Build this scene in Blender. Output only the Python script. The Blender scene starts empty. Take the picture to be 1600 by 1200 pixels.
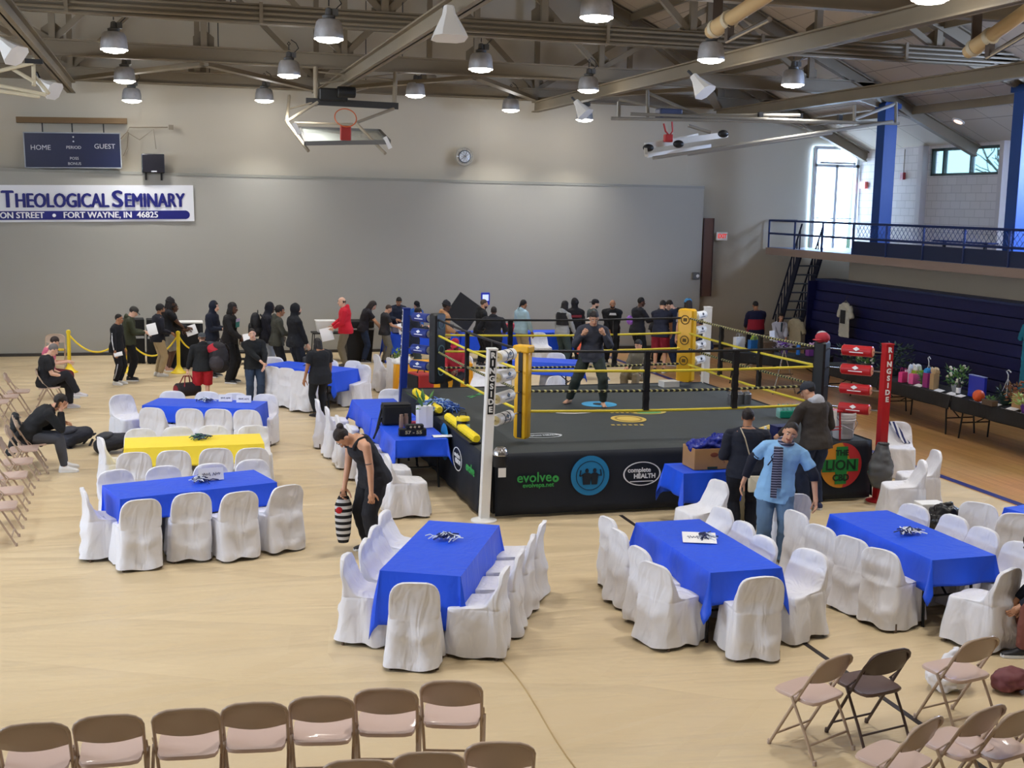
import bpy, bmesh, math, random
import numpy as np
from mathutils import Matrix, Vector, noise

S = bpy.context.scene
COL = S.collection
rad = math.radians
# ---------------------------------------------------------------- camera (matched to the photograph, units are metres)
CAM_H = 4.1
FOCAL = 1918.6
YAW, PITCH, ROLL = rad(15.86), rad(8.35), rad(1.17)
_f = np.array([math.sin(YAW)*math.cos(PITCH), math.cos(YAW)*math.cos(PITCH), -math.sin(PITCH)])
_r0 = np.array([math.cos(YAW), -math.sin(YAW), 0.0])
_u0 = np.cross(_r0, _f)
_r = math.cos(ROLL)*_r0 + math.sin(ROLL)*_u0
_u = -math.sin(ROLL)*_r0 + math.cos(ROLL)*_u0
cam = bpy.data.cameras.new('camera')
cam.sensor_width = 36.0
cam.lens = FOCAL/1600*36
cam.clip_end = 500
cam_o = bpy.data.objects.new('camera', cam)
COL.objects.link(cam_o)
cam_o.matrix_world = Matrix(((_r[0], _u[0], -_f[0], 0), (_r[1], _u[1], -_f[1], 0), (_r[2], _u[2], -_f[2], CAM_H), (0, 0, 0, 1)))
S.camera = cam_o

# ---------------------------------------------------------------- world, exposure
S.view_settings.view_transform = 'Standard'
S.view_settings.look = 'None'
S.view_settings.gamma = 1.0
S.view_settings.exposure = -0.1
S.view_settings.use_curve_mapping = False
world = bpy.data.worlds.new('world')
S.world = world
world.use_nodes = True
_wn = world.node_tree.nodes
_wn['Background'].inputs[0].default_value = (0.42, 0.78, 0.95, 1)
_wn['Background'].inputs[1].default_value = 2.0
LAMP_W = 43.0      # power of one gym lamp
DAY_W = 900.0       # daylight at the balcony door and the added unseen windows

def area(name, loc, target, sx, sy, power, col, spread=180):
    l = bpy.data.lights.new(name, 'AREA')
    l.shape = 'RECTANGLE'; l.size = sx; l.size_y = sy; l.energy = power; l.color = col; l.spread = rad(spread)
    o = bpy.data.objects.new(name, l)
    COL.objects.link(o)
    o.location = loc
    o.rotation_euler = (Vector(target)-Vector(loc)).to_track_quat('-Z', 'Y').to_euler()
    return o
# daylight pushing in through the glazed balcony door and an added row of unseen windows (sky light at the openings, on their outside)
area('door_daylight', (19.4, 33.75, 4.4), (17.0, 20, 3.0), 1.5, 3.0, DAY_W, (0.52, 0.70, 1.0))
area('added_window_light', (20.75, 21.7, 5.45), (14, 24.5, 3.0), 7.0, 0.75, DAY_W*3.0, (0.50, 0.66, 1.0))

area('added_left_light', (-12.75, 18, 5.15), (15, 24, 1.5), 25.0, 1.35, DAY_W*3.2, (0.72, 0.82, 1.0))  # added behind the unseen left windows to brighten the right side

# ---------------------------------------------------------------- geometry helpers
def ray(x, y):
    return _f + _r*(x-800)/FOCAL + _u*(600-y)/FOCAL
def at(x, y, z=0.0):
    d = ray(x, y); t = (z-CAM_H)/d[2]
    return np.array([d[0]*t, d[1]*t, z])
def atY(x, y, Y):
    d = ray(x, y); t = Y/d[1]
    return np.array([d[0]*t, Y, CAM_H+d[2]*t])
def atX(x, y, X):
    d = ray(x, y); t = X/d[0]
    return np.array([X, d[1]*t, CAM_H+d[2]*t])
def V(*a): return np.array(a, float)
def unit(v):
    v = np.asarray(v, float); n = np.linalg.norm(v)
    return v/n if n > 1e-9 else V(0, 0, 1)
def rotz(a): c, s = math.cos(a), math.sin(a); return np.array([[c, -s, 0], [s, c, 0], [0, 0, 1.]])
def rotx(a): c, s = math.cos(a), math.sin(a); return np.array([[1., 0, 0], [0, c, -s], [0, s, c]])
def roty(a): c, s = math.cos(a), math.sin(a); return np.array([[c, 0, s], [0, 1., 0], [-s, 0, c]])

class MB:
    """collects shapes into ONE mesh"""
    def __init__(s): s.v = []; s.f = []; s.m = []; s.n = 0; s.mi = 0
    def add(s, vs, fs):
        vs = np.asarray(vs, float).reshape(-1, 3)
        s.v.append(vs)
        for f in fs: s.f.append([i+s.n for i in f]); s.m.append(s.mi)
        s.n += len(vs)
        return s
    def box(s, c, d, R=None):
        h = np.array(d)/2.0
        p = np.array([[x, y, z] for x in (-1, 1) for y in (-1, 1) for z in (-1, 1)])*h
        if R is not None: p = p @ np.asarray(R).T
        return s.add(p+np.asarray(c, float), [(0, 1, 3, 2), (4, 6, 7, 5), (0, 4, 5, 1), (2, 3, 7, 6), (0, 2, 6, 4), (1, 5, 7, 3)])
    def bar(s, a, b, w, h, up=(0, 0, 1)):
        a = np.asarray(a, float); b = np.asarray(b, float); d = unit(b-a)
        x = np.cross(d, np.asarray(up, float))
        if np.linalg.norm(x) < 1e-6: x = V(1, 0, 0)
        x = unit(x); z = np.cross(x, d)
        return s.box((a+b)/2, (w, np.linalg.norm(b-a), h), np.stack([x, d, z], 1))
    def rings(s, R, cap0=True, cap1=True, closed=True):
        n = len(R[0]); vs = np.concatenate([np.asarray(r, float) for r in R]); fs = []
        for i in range(len(R)-1):
            for j in range(n if closed else n-1):
                k = (j+1) % n
                fs.append((i*n+j, i*n+k, (i+1)*n+k, (i+1)*n+j))
        if cap0: fs.append(tuple(range(n-1, -1, -1)))
        if cap1: fs.append(tuple((len(R)-1)*n+j for j in range(n)))
        return s.add(vs, fs)
    def tube(s, pts, r, n=8, cap=True, close=False):
        P = [np.asarray(p, float) for p in pts]; m = len(P)
        rs = [r]*m if np.isscalar(r) else list(r)
        T = []
        for i in range(m):
            if close: t = P[(i+1) % m]-P[i-1]
            else: t = P[min(i+1, m-1)]-P[max(i-1, 0)]
            T.append(unit(t))
        a = V(0, 0, 1) if abs(T[0][2]) < .9 else V(1, 0, 0)
        x = unit(np.cross(T[0], a)); R = []
        for i in range(m):
            x = unit(x-T[i]*(x@T[i])); y = np.cross(T[i], x)
            R.append([P[i]+rs[i]*(math.cos(q)*x+math.sin(q)*y) for q in np.linspace(0, 2*math.pi, n, endpoint=False)])
        if close: R.append(R[0]); cap = False
        return s.rings(R, cap, cap)
    def ball_tube(s, a, b, ra, rb, n=10):
        """capsule with rounded ends"""
        a = np.asarray(a, float); b = np.asarray(b, float); d = unit(b-a)
        pts = []; rs = []
        for q in (80, 50, 20): pts.append(a-d*ra*math.sin(rad(q))); rs.append(ra*math.cos(rad(q)))
        pts += [a, b]; rs += [ra, rb]
        for q in (20, 50, 80): pts.append(b+d*rb*math.sin(rad(q))); rs.append(rb*math.cos(rad(q)))
        return s.tube(pts, rs, n)
    def ell(s, c, r, R=None, nu=14, nv=9):
        rr = np.array([r]*3 if np.isscalar(r) else r, float); Q = []
        for i in range(nv):
            t = math.pi*(i+.15)/(nv-.7)
            Q.append([(math.sin(t)*math.cos(q), math.sin(t)*math.sin(q), -math.cos(t)) for q in np.linspace(0, 2*math.pi, nu, endpoint=False)])
        Q = [np.array(q)*rr for q in Q]
        if R is not None: Q = [q @ np.asarray(R).T for q in Q]
        return s.rings([q+np.asarray(c, float) for q in Q])
    def lathe(s, prof, o=(0, 0, 0), n=20, R=None):
        Q = []
        for r, z in prof:
            q = np.array([(r*math.cos(a), r*math.sin(a), z) for a in np.linspace(0, 2*math.pi, n, endpoint=False)])
            if R is not None: q = q @ np.asarray(R).T
            Q.append(q+np.asarray(o, float))
        return s.rings(Q)
    def prism(s, poly, th, O=(0, 0, 0), X=(1, 0, 0), Y=(0, 1, 0)):
        """flat outline (x, y) given real thickness th along X x Y"""
        O = np.asarray(O, float); X = np.asarray(X, float); Y = np.asarray(Y, float); Z = np.cross(X, Y)
        a = [O+X*p[0]+Y*p[1] for p in poly]; n = len(a)
        vs = a+[p+Z*th for p in a]
        fs = [tuple(range(n-1, -1, -1)), tuple(range(n, 2*n))]+[(i, (i+1) % n, n+(i+1) % n, n+i) for i in range(n)]
        return s.add(vs, fs)
    def quad(s, a, b, c, d): return s.add([a, b, c, d], [(0, 1, 2, 3)])
    def mesh(s, name):
        me = bpy.data.meshes.new(name)
        me.from_pydata(np.concatenate(s.v).tolist(), [], s.f)
        return me
    def build(s, name, mats, parent=None, smooth=35, bevel=0, sub=0):
        me = s.mesh(name)
        mats = mats if isinstance(mats, (list, tuple)) else [mats]
        for m in mats: me.materials.append(m)
        if len(mats) > 1: me.polygons.foreach_set('material_index', s.m)
        return link(name, me, parent, smooth, bevel, sub)

def link(name, me, parent=None, smooth=35, bevel=0, sub=0):
    if smooth:
        me.polygons.foreach_set('use_smooth', [True]*len(me.polygons))
        me.update()
        if smooth < 180: me.set_sharp_from_angle(angle=rad(smooth))
    o = bpy.data.objects.new(name, me)
    COL.objects.link(o)
    if parent is not None: o.parent = parent
    if bevel:
        b = o.modifiers.new('bevel', 'BEVEL'); b.width = bevel; b.segments = 2; b.limit_method = 'ANGLE'; b.angle_limit = rad(40)
    if sub:
        b = o.modifiers.new('sub', 'SUBSURF'); b.levels = sub; b.render_levels = sub
    return o
def tag(o, label, cat, group=None, kind=None):
    o['label'] = label; o['category'] = cat
    if group: o['group'] = group
    if kind: o['kind'] = kind
    return o
def struct(o): o['kind'] = 'structure'; return o
def thing(name, label, cat, loc=(0, 0, 0), rz=0.0, group=None):
    o = bpy.data.objects.new(name, None)
    o.empty_display_size = 0.1
    COL.objects.link(o)
    o.location = tuple(float(x) for x in loc); o.rotation_euler = (0, 0, rz)
    return tag(o, label, cat, group)
def dup(root, label=None, loc=None, rz=None, group=None):
    r = root.copy(); COL.objects.link(r)
    if loc is not None: r.location = tuple(float(x) for x in loc)
    if rz is not None: r.rotation_euler = (0, 0, rz)
    if label: r['label'] = label
    if group: r['group'] = group
    for ch in list(root.children):
        c = ch.copy(); COL.objects.link(c); c.parent = r
        for g in list(ch.children):
            d = g.copy(); COL.objects.link(d); d.parent = c
    return r
def text(body, size, loc, X, Y, mat, parent, name='lettering', bold=0.0, align='CENTER', depth=0.003, sx=1.0, space=1.0, wd=0, fat=0):
    """lettering as a mesh, lying in the plane X, Y"""
    cu = bpy.data.curves.new('t', 'FONT'); cu.body = body; cu.size = size; cu.align_x = align; cu.align_y = 'CENTER'
    cu.offset = bold; cu.extrude = depth; cu.space_character = space; cu.resolution_u = 3
    t = bpy.data.objects.new('t', cu)
    me = bpy.data.meshes.new_from_object(t)
    bpy.data.objects.remove(t); bpy.data.curves.remove(cu)
    if wd:
        xs = [v.co.x for v in me.vertices]; sx = wd/(max(xs)-min(xs))
    if fat:      # heavier strokes: the same outlines a little apart, in one mesh
        bm = bmesh.new()
        for dx, dz in ((0, 0), (-fat, .0007), (fat, .0014), (0, .0021)):
            m2 = me.copy(); m2.transform(Matrix.Translation((dx/sx, fat*.6 if dz > .002 else 0, dz))); bm.from_mesh(m2); bpy.data.meshes.remove(m2)
        bm.to_mesh(me); bm.free()
    X = unit(X)*sx; Y = unit(Y); Z = np.cross(unit(X), Y)
    M = Matrix(((X[0], Y[0], Z[0], loc[0]), (X[1], Y[1], Z[1], loc[1]), (X[2], Y[2], Z[2], loc[2]), (0, 0, 0, 1)))
    me.transform(M)
    me.materials.clear(); me.materials.append(mat); me.name = name
    return link(name, me, parent, 0)
def finish(mb, voxel, smooth_it=2, fold=0.0, ff=9.0, post=None, name='m', seed=0.0):
    """melt the collected shapes into one continuous surface"""
    me = mb.mesh('tmp')
    o = bpy.data.objects.new('tmp', me); COL.objects.link(o)
    m = o.modifiers.new('r', 'REMESH'); m.mode = 'VOXEL'; m.voxel_size = voxel; m.use_smooth_shade = True
    if smooth_it:
        k = o.modifiers.new('s', 'SMOOTH'); k.iterations = smooth_it; k.factor = 0.5
    dg = bpy.context.evaluated_depsgraph_get()
    res = bpy.data.meshes.new_from_object(o.evaluated_get(dg))
    bpy.data.objects.remove(o); bpy.data.meshes.remove(me)
    n = len(res.vertices)
    if fold and n:
        co = np.empty(n*3); res.vertices.foreach_get('co', co); co = co.reshape(-1, 3)
        no = np.empty(n*3); res.vertices.foreach_get('normal', no); no = no.reshape(-1, 3)
        dv = np.array([noise.noise(Vector((p[0]*ff+seed, p[1]*ff, p[2]*ff*1.7)))+.5*noise.noise(Vector((p[0]*ff*2.3, p[1]*ff*2.3+seed, p[2]*ff*2.3))) for p in co])
        co = co+no*(dv*fold)[:, None]
        res.vertices.foreach_set('co', co.reshape(-1))
    res.name = name
    return res

# ---------------------------------------------------------------- materials
MATS = {}
def lin(c):
    return tuple(((x/255.)/12.92 if x/255. <= .04045 else ((x/255.+.055)/1.055)**2.4) for x in c)
def mat(name, rgb, rough=.6, metal=0., bump=0., bs=40., var=0., vs=6., coat=0., emit=0., trans=0., alpha=1.0, sheen=0., ior=1.45):
    """principled material, rgb as sRGB 0-255; var mottles the colour, bump roughens it"""
    if name in MATS: return MATS[name]
    m = bpy.data.materials.new(name); m.use_nodes = True
    nt = m.node_tree; b = nt.nodes['Principled BSDF']; L = nt.links
    c = lin(rgb)
    b.inputs['Base Color'].default_value = (*c, 1); b.inputs['Roughness'].default_value = rough; b.inputs['Metallic'].default_value = metal
    b.inputs['IOR'].default_value = ior
    if coat: b.inputs['Coat Weight'].default_value = coat
    if sheen: b.inputs['Sheen Weight'].default_value = sheen
    if trans: b.inputs['Transmission Weight'].default_value = trans
    if alpha < 1: b.inputs['Alpha'].default_value = alpha
    if emit: b.inputs['Emission Color'].default_value = (*c, 1); b.inputs['Emission Strength'].default_value = emit
    g = nt.nodes.new('ShaderNodeTexCoord')
    if var:
        n = nt.nodes.new('ShaderNodeTexNoise'); n.inputs['Scale'].default_value = vs; n.inputs['Detail'].default_value = 4
        L.new(g.outputs['Object'], n.inputs['Vector'])
        r = nt.nodes.new('ShaderNodeMix'); r.data_type = 'RGBA'
        r.inputs[6].default_value = (*[x*(1-var) for x in c], 1); r.inputs[7].default_value = (*[min(1, x*(1+var)) for x in c], 1)
        L.new(n.outputs['Fac'], r.inputs[0]); L.new(r.outputs[2], b.inputs['Base Color'])
    if bump:
        n = nt.nodes.new('ShaderNodeTexNoise'); n.inputs['Scale'].default_value = bs; n.inputs['Detail'].default_value = 3
        L.new(g.outputs['Object'], n.inputs['Vector'])
        k = nt.nodes.new('ShaderNodeBump'); k.inputs['Strength'].default_value = bump; k.inputs['Distance'].default_value = .02
        L.new(n.outputs['Fac'], k.inputs['Height']); L.new(k.outputs['Normal'], b.inputs['Normal'])
    MATS[name] = m
    return m
def nodes(m): return m.node_tree.nodes, m.node_tree.links, m.node_tree.nodes['Principled BSDF']

def wood_floor():
    m = mat('oak strip floor', (186, 140, 84), .32)
    N, L, b = nodes(m)
    g = N.new('ShaderNodeNewGeometry'); mp = N.new('ShaderNodeMapping'); mp.inputs['Rotation'].default_value = (0, 0, rad(90))
    L.new(g.outputs['Position'], mp.inputs['Vector'])
    br = N.new('ShaderNodeTexBrick'); br.inputs['Scale'].default_value = 1.0
    br.inputs['Brick Width'].default_value = 1.3; br.inputs['Row Height'].default_value = .07; br.inputs['Mortar Size'].default_value = .003
    br.inputs['Color1'].default_value = (*lin((216, 168, 108)), 1); br.inputs['Color2'].default_value = (*lin((194, 144, 88)), 1); br.inputs['Mortar'].default_value = (*lin((130, 92, 54)), 1)
    L.new(mp.outputs['Vector'], br.inputs['Vector'])
    n = N.new('ShaderNodeTexNoise'); n.inputs['Scale'].default_value = .8; n.inputs['Detail'].default_value = 4
    L.new(g.outputs['Position'], n.inputs['Vector'])
    x = N.new('ShaderNodeMix'); x.data_type = 'RGBA'; x.blend_type = 'MULTIPLY'; x.inputs[0].default_value = .3
    L.new(br.outputs['Color'], x.inputs[6]); L.new(n.outputs['Color'], x.inputs[7]); L.new(x.outputs[2], b.inputs['Base Color'])
    return m
def paper_floor():
    m = mat('tan floor cover', (216, 195, 156), .42)
    N, L, b = nodes(m)
    g = N.new('ShaderNodeNewGeometry')
    mp = N.new('ShaderNodeMapping'); mp.inputs['Scale'].default_value = (.35, 1.6, 1)
    L.new(g.outputs['Position'], mp.inputs['Vector'])
    n = N.new('ShaderNodeTexNoise'); n.inputs['Scale'].default_value = .9; n.inputs['Detail'].default_value = 5; n.inputs['Distortion'].default_value = .6
    L.new(mp.outputs['Vector'], n.inputs['Vector'])
    v = N.new('ShaderNodeTexVoronoi'); v.inputs['Scale'].default_value = .55; v.feature = 'DISTANCE_TO_EDGE'
    mp2 = N.new('ShaderNodeMapping'); mp2.inputs['Scale'].default_value = (.5, 1.4, 1); mp2.inputs['Rotation'].default_value = (0, 0, .35)
    L.new(g.outputs['Position'], mp2.inputs['Vector']); L.new(mp2.outputs['Vector'], v.inputs['Vector'])
    r = N.new('ShaderNodeMapRange'); r.inputs['From Max'].default_value = .1; L.new(v.outputs['Distance'], r.inputs['Value'])
    a = N.new('ShaderNodeMath'); a.operation = 'MULTIPLY_ADD'; a.inputs[1].default_value = .25
    L.new(r.outputs['Result'], a.inputs[0]); L.new(n.outputs['Fac'], a.inputs[2])
    k = N.new('ShaderNodeBump'); k.inputs['Strength'].default_value = 1.0; k.inputs['Distance'].default_value = .10
    L.new(a.outputs[0], k.inputs['Height']); L.new(k.outputs['Normal'], b.inputs['Normal'])
    c = N.new('ShaderNodeMix'); c.data_type = 'RGBA'
    c.inputs[6].default_value = (*lin((200, 178, 140)), 1); c.inputs[7].default_value = (*lin((214, 194, 158)), 1)
    L.new(n.outputs['Fac'], c.inputs[0]); L.new(c.outputs[2], b.inputs['Base Color'])
    return m
def plank_roof():
    m = mat('roof planks', (196, 184, 166), .75)
    N, L, b = nodes(m)
    g = N.new('ShaderNodeNewGeometry')
    br = N.new('ShaderNodeTexBrick'); br.inputs['Scale'].default_value = 1
    br.inputs['Brick Width'].default_value = 1.2; br.inputs['Row Height'].default_value = 1.3; br.inputs['Mortar Size'].default_value = .015; br.offset = 0
    br.inputs['Color1'].default_value = (*lin((200, 188, 168)), 1); br.inputs['Color2'].default_value = (*lin((192, 179, 160)), 1); br.inputs['Mortar'].default_value = (*lin((150, 140, 124)), 1)
    L.new(g.outputs['Position'], br.inputs['Vector']); L.new(br.outputs['Color'], b.inputs['Base Color'])
    return m
def block_wall():
    m = mat('painted block', (214, 208, 204), .7)
    N, L, b = nodes(m)
    g = N.new('ShaderNodeNewGeometry'); mp = N.new('ShaderNodeMapping'); mp.inputs['Rotation'].default_value = (rad(90), 0, rad(90))
    sx = N.new('ShaderNodeSeparateXYZ'); cx = N.new('ShaderNodeCombineXYZ')
    L.new(g.outputs['Position'], sx.inputs[0]); L.new(sx.outputs['Y'], cx.inputs['X']); L.new(sx.outputs['Z'], cx.inputs['Y'])
    br = N.new('ShaderNodeTexBrick'); br.inputs['Scale'].default_value = 1
    br.inputs['Brick Width'].default_value = .42; br.inputs['Row Height'].default_value = .21; br.inputs['Mortar Size'].default_value = .008
    br.inputs['Color1'].default_value = (*lin((216, 210, 206)), 1); br.inputs['Color2'].default_value = (*lin((208, 202, 198)), 1); br.inputs['Mortar'].default_value = (*lin((182, 176, 172)), 1)
    L.new(cx.outputs[0], br.inputs['Vector']); L.new(br.outputs['Color'], b.inputs['Base Color'])
    return m
def stripes(name, a, b_, scale, axis='z', rough=.6, duty=.5):
    """two-colour bands along one axis"""
    if name in MATS: return MATS[name]
    m = mat(name, a, rough)
    N, L, b = nodes(m)
    g = N.new('ShaderNodeTexCoord'); s = N.new('ShaderNodeSeparateXYZ'); L.new(g.outputs['Object'], s.inputs[0])
    if axis == 'd':
        ad = N.new('ShaderNodeMath'); ad.operation = 'ADD'; L.new(s.outputs[0], ad.inputs[0]); L.new(s.outputs[1], ad.inputs[1]); src = ad.outputs[0]
    else: src = s.outputs['xyz'.index(axis)]
    k = N.new('ShaderNodeMath'); k.operation = 'MULTIPLY'; k.inputs[1].default_value = scale; L.new(src, k.inputs[0])
    f = N.new('ShaderNodeMath'); f.operation = 'FRACT'; L.new(k.outputs[0], f.inputs[0])
    t = N.new('ShaderNodeMath'); t.operation = 'GREATER_THAN'; t.inputs[1].default_value = duty; L.new(f.outputs[0], t.inputs[0])
    x = N.new('ShaderNodeMix'); x.data_type = 'RGBA'; x.inputs[6].default_value = (*lin(a), 1); x.inputs[7].default_value = (*lin(b_), 1)
    L.new(t.outputs[0], x.inputs[0]); L.new(x.outputs[2], b.inputs['Base Color'])
    return m
def crease(m, scale=9., strength=.5, stretch=(1, 1, .35)):
    """soft cloth creases as bump"""
    N, L, b = nodes(m)
    g = N.new('ShaderNodeTexCoord'); mp = N.new('ShaderNodeMapping'); mp.inputs['Scale'].default_value = stretch
    L.new(g.outputs['Object'], mp.inputs['Vector'])
    n = N.new('ShaderNodeTexNoise'); n.inputs['Scale'].default_value = scale; n.inputs['Detail'].default_value = 2; n.inputs['Distortion'].default_value = 1.2
    L.new(mp.outputs['Vector'], n.inputs['Vector'])
    k = N.new('ShaderNodeBump'); k.inputs['Strength'].default_value = strength; k.inputs['Distance'].default_value = .045
    L.new(n.outputs['Fac'], k.inputs['Height']); L.new(k.outputs['Normal'], b.inputs['Normal'])
    return m

M_floor = wood_floor(); M_paper = paper_floor(); M_roof = plank_roof(); M_block = block_wall()
M_wall = mat('cream wall paint', (186, 179, 163), .8, bump=.05, bs=3, var=.02, vs=.6)
M_pad = mat('grey wall pad', (160, 158, 150), .65, var=.03, vs=.4)
M_wallR = mat('pale wall paint', (196, 190, 184), .8, var=.02, vs=.6)
M_beam = mat('taupe steel paint', (122, 111, 92), .55, var=.05, vs=1.5)
M_beamL = mat('cream steel paint', (196, 186, 160), .5)
M_alu = mat('spun aluminium', (180, 181, 184), .45, .45, var=.3, vs=11)
M_white = mat('white paint', (232, 232, 230), .45)
M_black = mat('black paint', (16, 17, 19), .5)
M_rubber = mat('black rubber', (22, 22, 23), .8)
M_dark = mat('dark steel', (44, 44, 46), .45, .5)
M_navy = mat('navy blue paint', (16, 30, 78), .5)
M_blue = mat('royal blue paint', (22, 48, 128), .45)
M_colblue = mat('column blue paint', (12, 62, 132), .5)
M_paperw = mat('white paper', (238, 238, 240), .7)
M_chrome = mat('chrome', (190, 190, 194), .2, 1.0)
M_board = mat('cardboard', (168, 128, 84), .8, var=.05, vs=8)
M_glass = mat('clear glass', (255, 255, 255), .02, trans=1.0)
# ================================================================ the hall
YB = 33.3           # back wall
XR = 20.25          # right wall
XL = -12.25
RIDGE = 4.0
PITCHR = .46
def roof_z(x): return 5.9+PITCHR*(XR-abs(x-RIDGE)-RIDGE)

b = MB(); b.box((XL/2+XR/2, 14.6, -.1), (XR-XL+1, 38.4, .2))
o = struct(b.build('floor', M_floor, smooth=0)); tag(o, 'oak strip gym floor at the right beyond the blue line', 'floor')
# thin tan cover taped over the court, left of the blue boundary line
b = MB(); b.box(((XL+.3+11.55)/2, (33.2-3.5)/2, .002), (11.55-XL-.3, 36.7, .004))
o = struct(b.build('floor_cover', M_paper, smooth=0)); tag(o, 'wrinkled tan protective sheet covering most of the gym floor', 'floor cover')
b = MB(); b.box((11.68, 14.85, .003), (.14, 36.4, .004))
tag(struct(b.build('boundary_line', mat('court line blue', (34, 40, 110), .4), smooth=0)), 'dark blue court line along the edge of the tan floor cover', 'court line')
b = MB(); b.box((5.81, 8.3, .0055), (.055, 13.4, .003))
tag(struct(b.build('tape_line', mat('black floor tape', (38, 30, 32), .5), smooth=0)), 'thin black tape line running from the ring towards the camera', 'court line')
b = MB()
pts = [(2.86+.03*math.sin(y*2.1), y, .006) for y in np.linspace(6, 11.2, 24)]
b.tube(pts, .007, 6)
tag(struct(b.build('cover_seam', mat('seam dark tan', (176, 150, 106), .7))), 'raised seam in the tan floor sheet near the centre table', 'seam')  # seam drawn in a darker tan than the sheet

# back wall (gabled), pierced by the balcony door
b = MB()
poly = [(XL, 0), (18.7, 0), (18.7, roof_z(18.7)+.1), (RIDGE, roof_z(RIDGE)+.1), (XL, roof_z(XL)+.1)]
b.prism(poly, -.2, (0, YB+.2, 0), (1, 0, 0), (0, 0, 1))
b.prism([(18.7, 0), (XR, 0), (XR, 2.85), (18.7, 2.85)], -.2, (0, YB+.2, 0), (1, 0, 0), (0, 0, 1))
b.prism([(18.7, 5.98), (XR, 5.98), (XR, 6.1), (18.7, roof_z(18.7)+.1)], -.2, (0, YB+.2, 0), (1, 0, 0), (0, 0, 1))
for x in (-.55, 8.4, 14.6): b.box((x, YB+.003-.004, 6.0), (.012, .006, 2.7))
tag(struct(b.build('wall_back', M_wall, smooth=0)), 'cream painted end wall of the gym above the grey pads', 'wall')
b = MB(); b.box(((-9.5+15.12)/2, YB-.03, 2.36), (24.62, .06, 4.58))
for x in np.arange(-8.5, 15, 2.44): b.box((x, YB-.0605, 2.36), (.006, .003, 4.5))
tag(struct(b.build('wall_pad', M_pad, smooth=0)), 'wide grey protective padding covering the lower end wall', 'wall padding')
b = MB(); b.box(((-9.5+15.12)/2, YB-.035, 4.68), (24.64, .08, .07))
tag(struct(b.build('trim_1', mat('pad trim grey', (140, 140, 132), .5), smooth=0)), 'narrow grey strip along the top of the wall padding', 'trim')
b = MB(); b.box(((XL+18.7)/2, YB-.04, .03), (18.7-XL, .1, .1))
tag(struct(b.build('baseboard_back', mat('base dark', (58, 54, 50), .6), smooth=0)), 'dark baseboard at the foot of the grey wall padding', 'baseboard')
# left wall, wall behind the camera
b = MB()
for y0, y1, z0, z1 in ((-4.4, 33.6, -.1, 4.4), (-4.4, 33.6, 5.9, 8), (-4.4, 5, 4.4, 5.9), (31, 33.6, 4.4, 5.9)): b.box((XL-.1, (y0+y1)/2, (z0+z1)/2), (.2, y1-y0, z1-z0))
tag(struct(b.build('wall_left', M_wall, smooth=0)), 'cream wall on the far left with added high windows, outside the picture', 'wall')
b = MB()
for y in np.linspace(5.05, 30.95, 12): b.box((XL-.1, y, 5.15), (.1, .08, 1.5))
for z in (4.44, 5.86): b.box((XL-.1, 18, z), (.1, 26, .08))
win = b.build('added_window_3', mat('grey green window frame', (66, 84, 82), .5), smooth=0); tag(struct(win), 'added row of high windows in the left wall, outside the picture', 'window')  # unseen window row added so light reaches the right side
p = MB(); p.box((XL-.1, 18, 5.15), (.012, 25.9, 1.42)); p.build('window_pane', M_glass, win, smooth=0)
b = MB(); b.prism([(XL, 0), (XR, 0), (XR, 6), (RIDGE, roof_z(RIDGE)), (XL, 6)], .2, (0, -3.8, 0), (1, 0, 0), (0, 0, 1))
tag(struct(b.build('wall_front', M_wall, smooth=0)), 'cream wall behind the camera, outside the picture', 'wall')
# right wall with the high window
WY0, WY1, WZ0, WZ1 = 26.7, 29.85, 5.08, 5.82
b = MB()
for y0, y1, z0, z1 in ((-3.8, 18.0, 0, 6.0), (25.4, WY0, 0, 6.0), (18.0, 25.4, 0, WZ0), (18.0, 25.4, WZ1, 6.0), (WY1, YB+.2, 0, 6.0), (WY0, WY1, 0, WZ0), (WY0, WY1, WZ1, 6.0)):
    b.box((XR+.15, (y0+y1)/2, (z0+z1)/2), (.3, y1-y0, z1-z0))
tag(struct(b.build('wall_right', M_block, smooth=0)), 'pale painted block wall at the back of the balcony', 'wall')
b = MB(); b.box((XR-.09, WY1+.16, 4.4), (.18, .22, 3.0)); b.box((XR-.09, WY0-.12, 4.4), (.18, .16, 3.0))
tag(struct(b.build('trim_2', mat('pilaster', (198, 192, 190), .7), smooth=0)), 'slim pilasters either side of the high window', 'trim')
w = MB(); fy = (WY0+WY1)/2
for y in (WY0+.04, WY0+1.42, WY1-.55, WY1-.04): w.box((XR+.12, y, (WZ0+WZ1)/2), (.12, .07, WZ1-WZ0))
for z in (WZ0+.035, WZ1-.035): w.box((XR+.12, fy, z), (.12, WY1-WY0, .07))
win = w.build('window_1', mat('grey green window frame', (66, 84, 82), .5), smooth=0)
tag(struct(win), 'high horizontal window in the balcony wall with trees outside', 'window')
p = MB(); p.box((XR+.14, fy, (WZ0+WZ1)/2), (.012, WY1-WY0-.06, WZ1-WZ0-.06)); p.build('window_pane', M_glass, win, smooth=0)
w = MB()
for y in np.linspace(18.04, 25.36, 6): w.box((XR+.12, y, (WZ0+WZ1)/2), (.12, .07, WZ1-WZ0))
for z in (WZ0+.035, WZ1-.035): w.box((XR+.12, 21.7, z), (.12, 7.4, .07))
win = w.build('added_window_2', MATS['grey green window frame'], smooth=0); tag(struct(win), 'added row of high windows further along the balcony wall, outside the picture', 'window')  # unseen row added to bring bluish light onto balcony and end wall
p = MB(); p.box((XR+.14, 21.7, (WZ0+WZ1)/2), (.012, 7.3, WZ1-WZ0-.06)); p.build('window_pane', M_glass, win, smooth=0)
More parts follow.
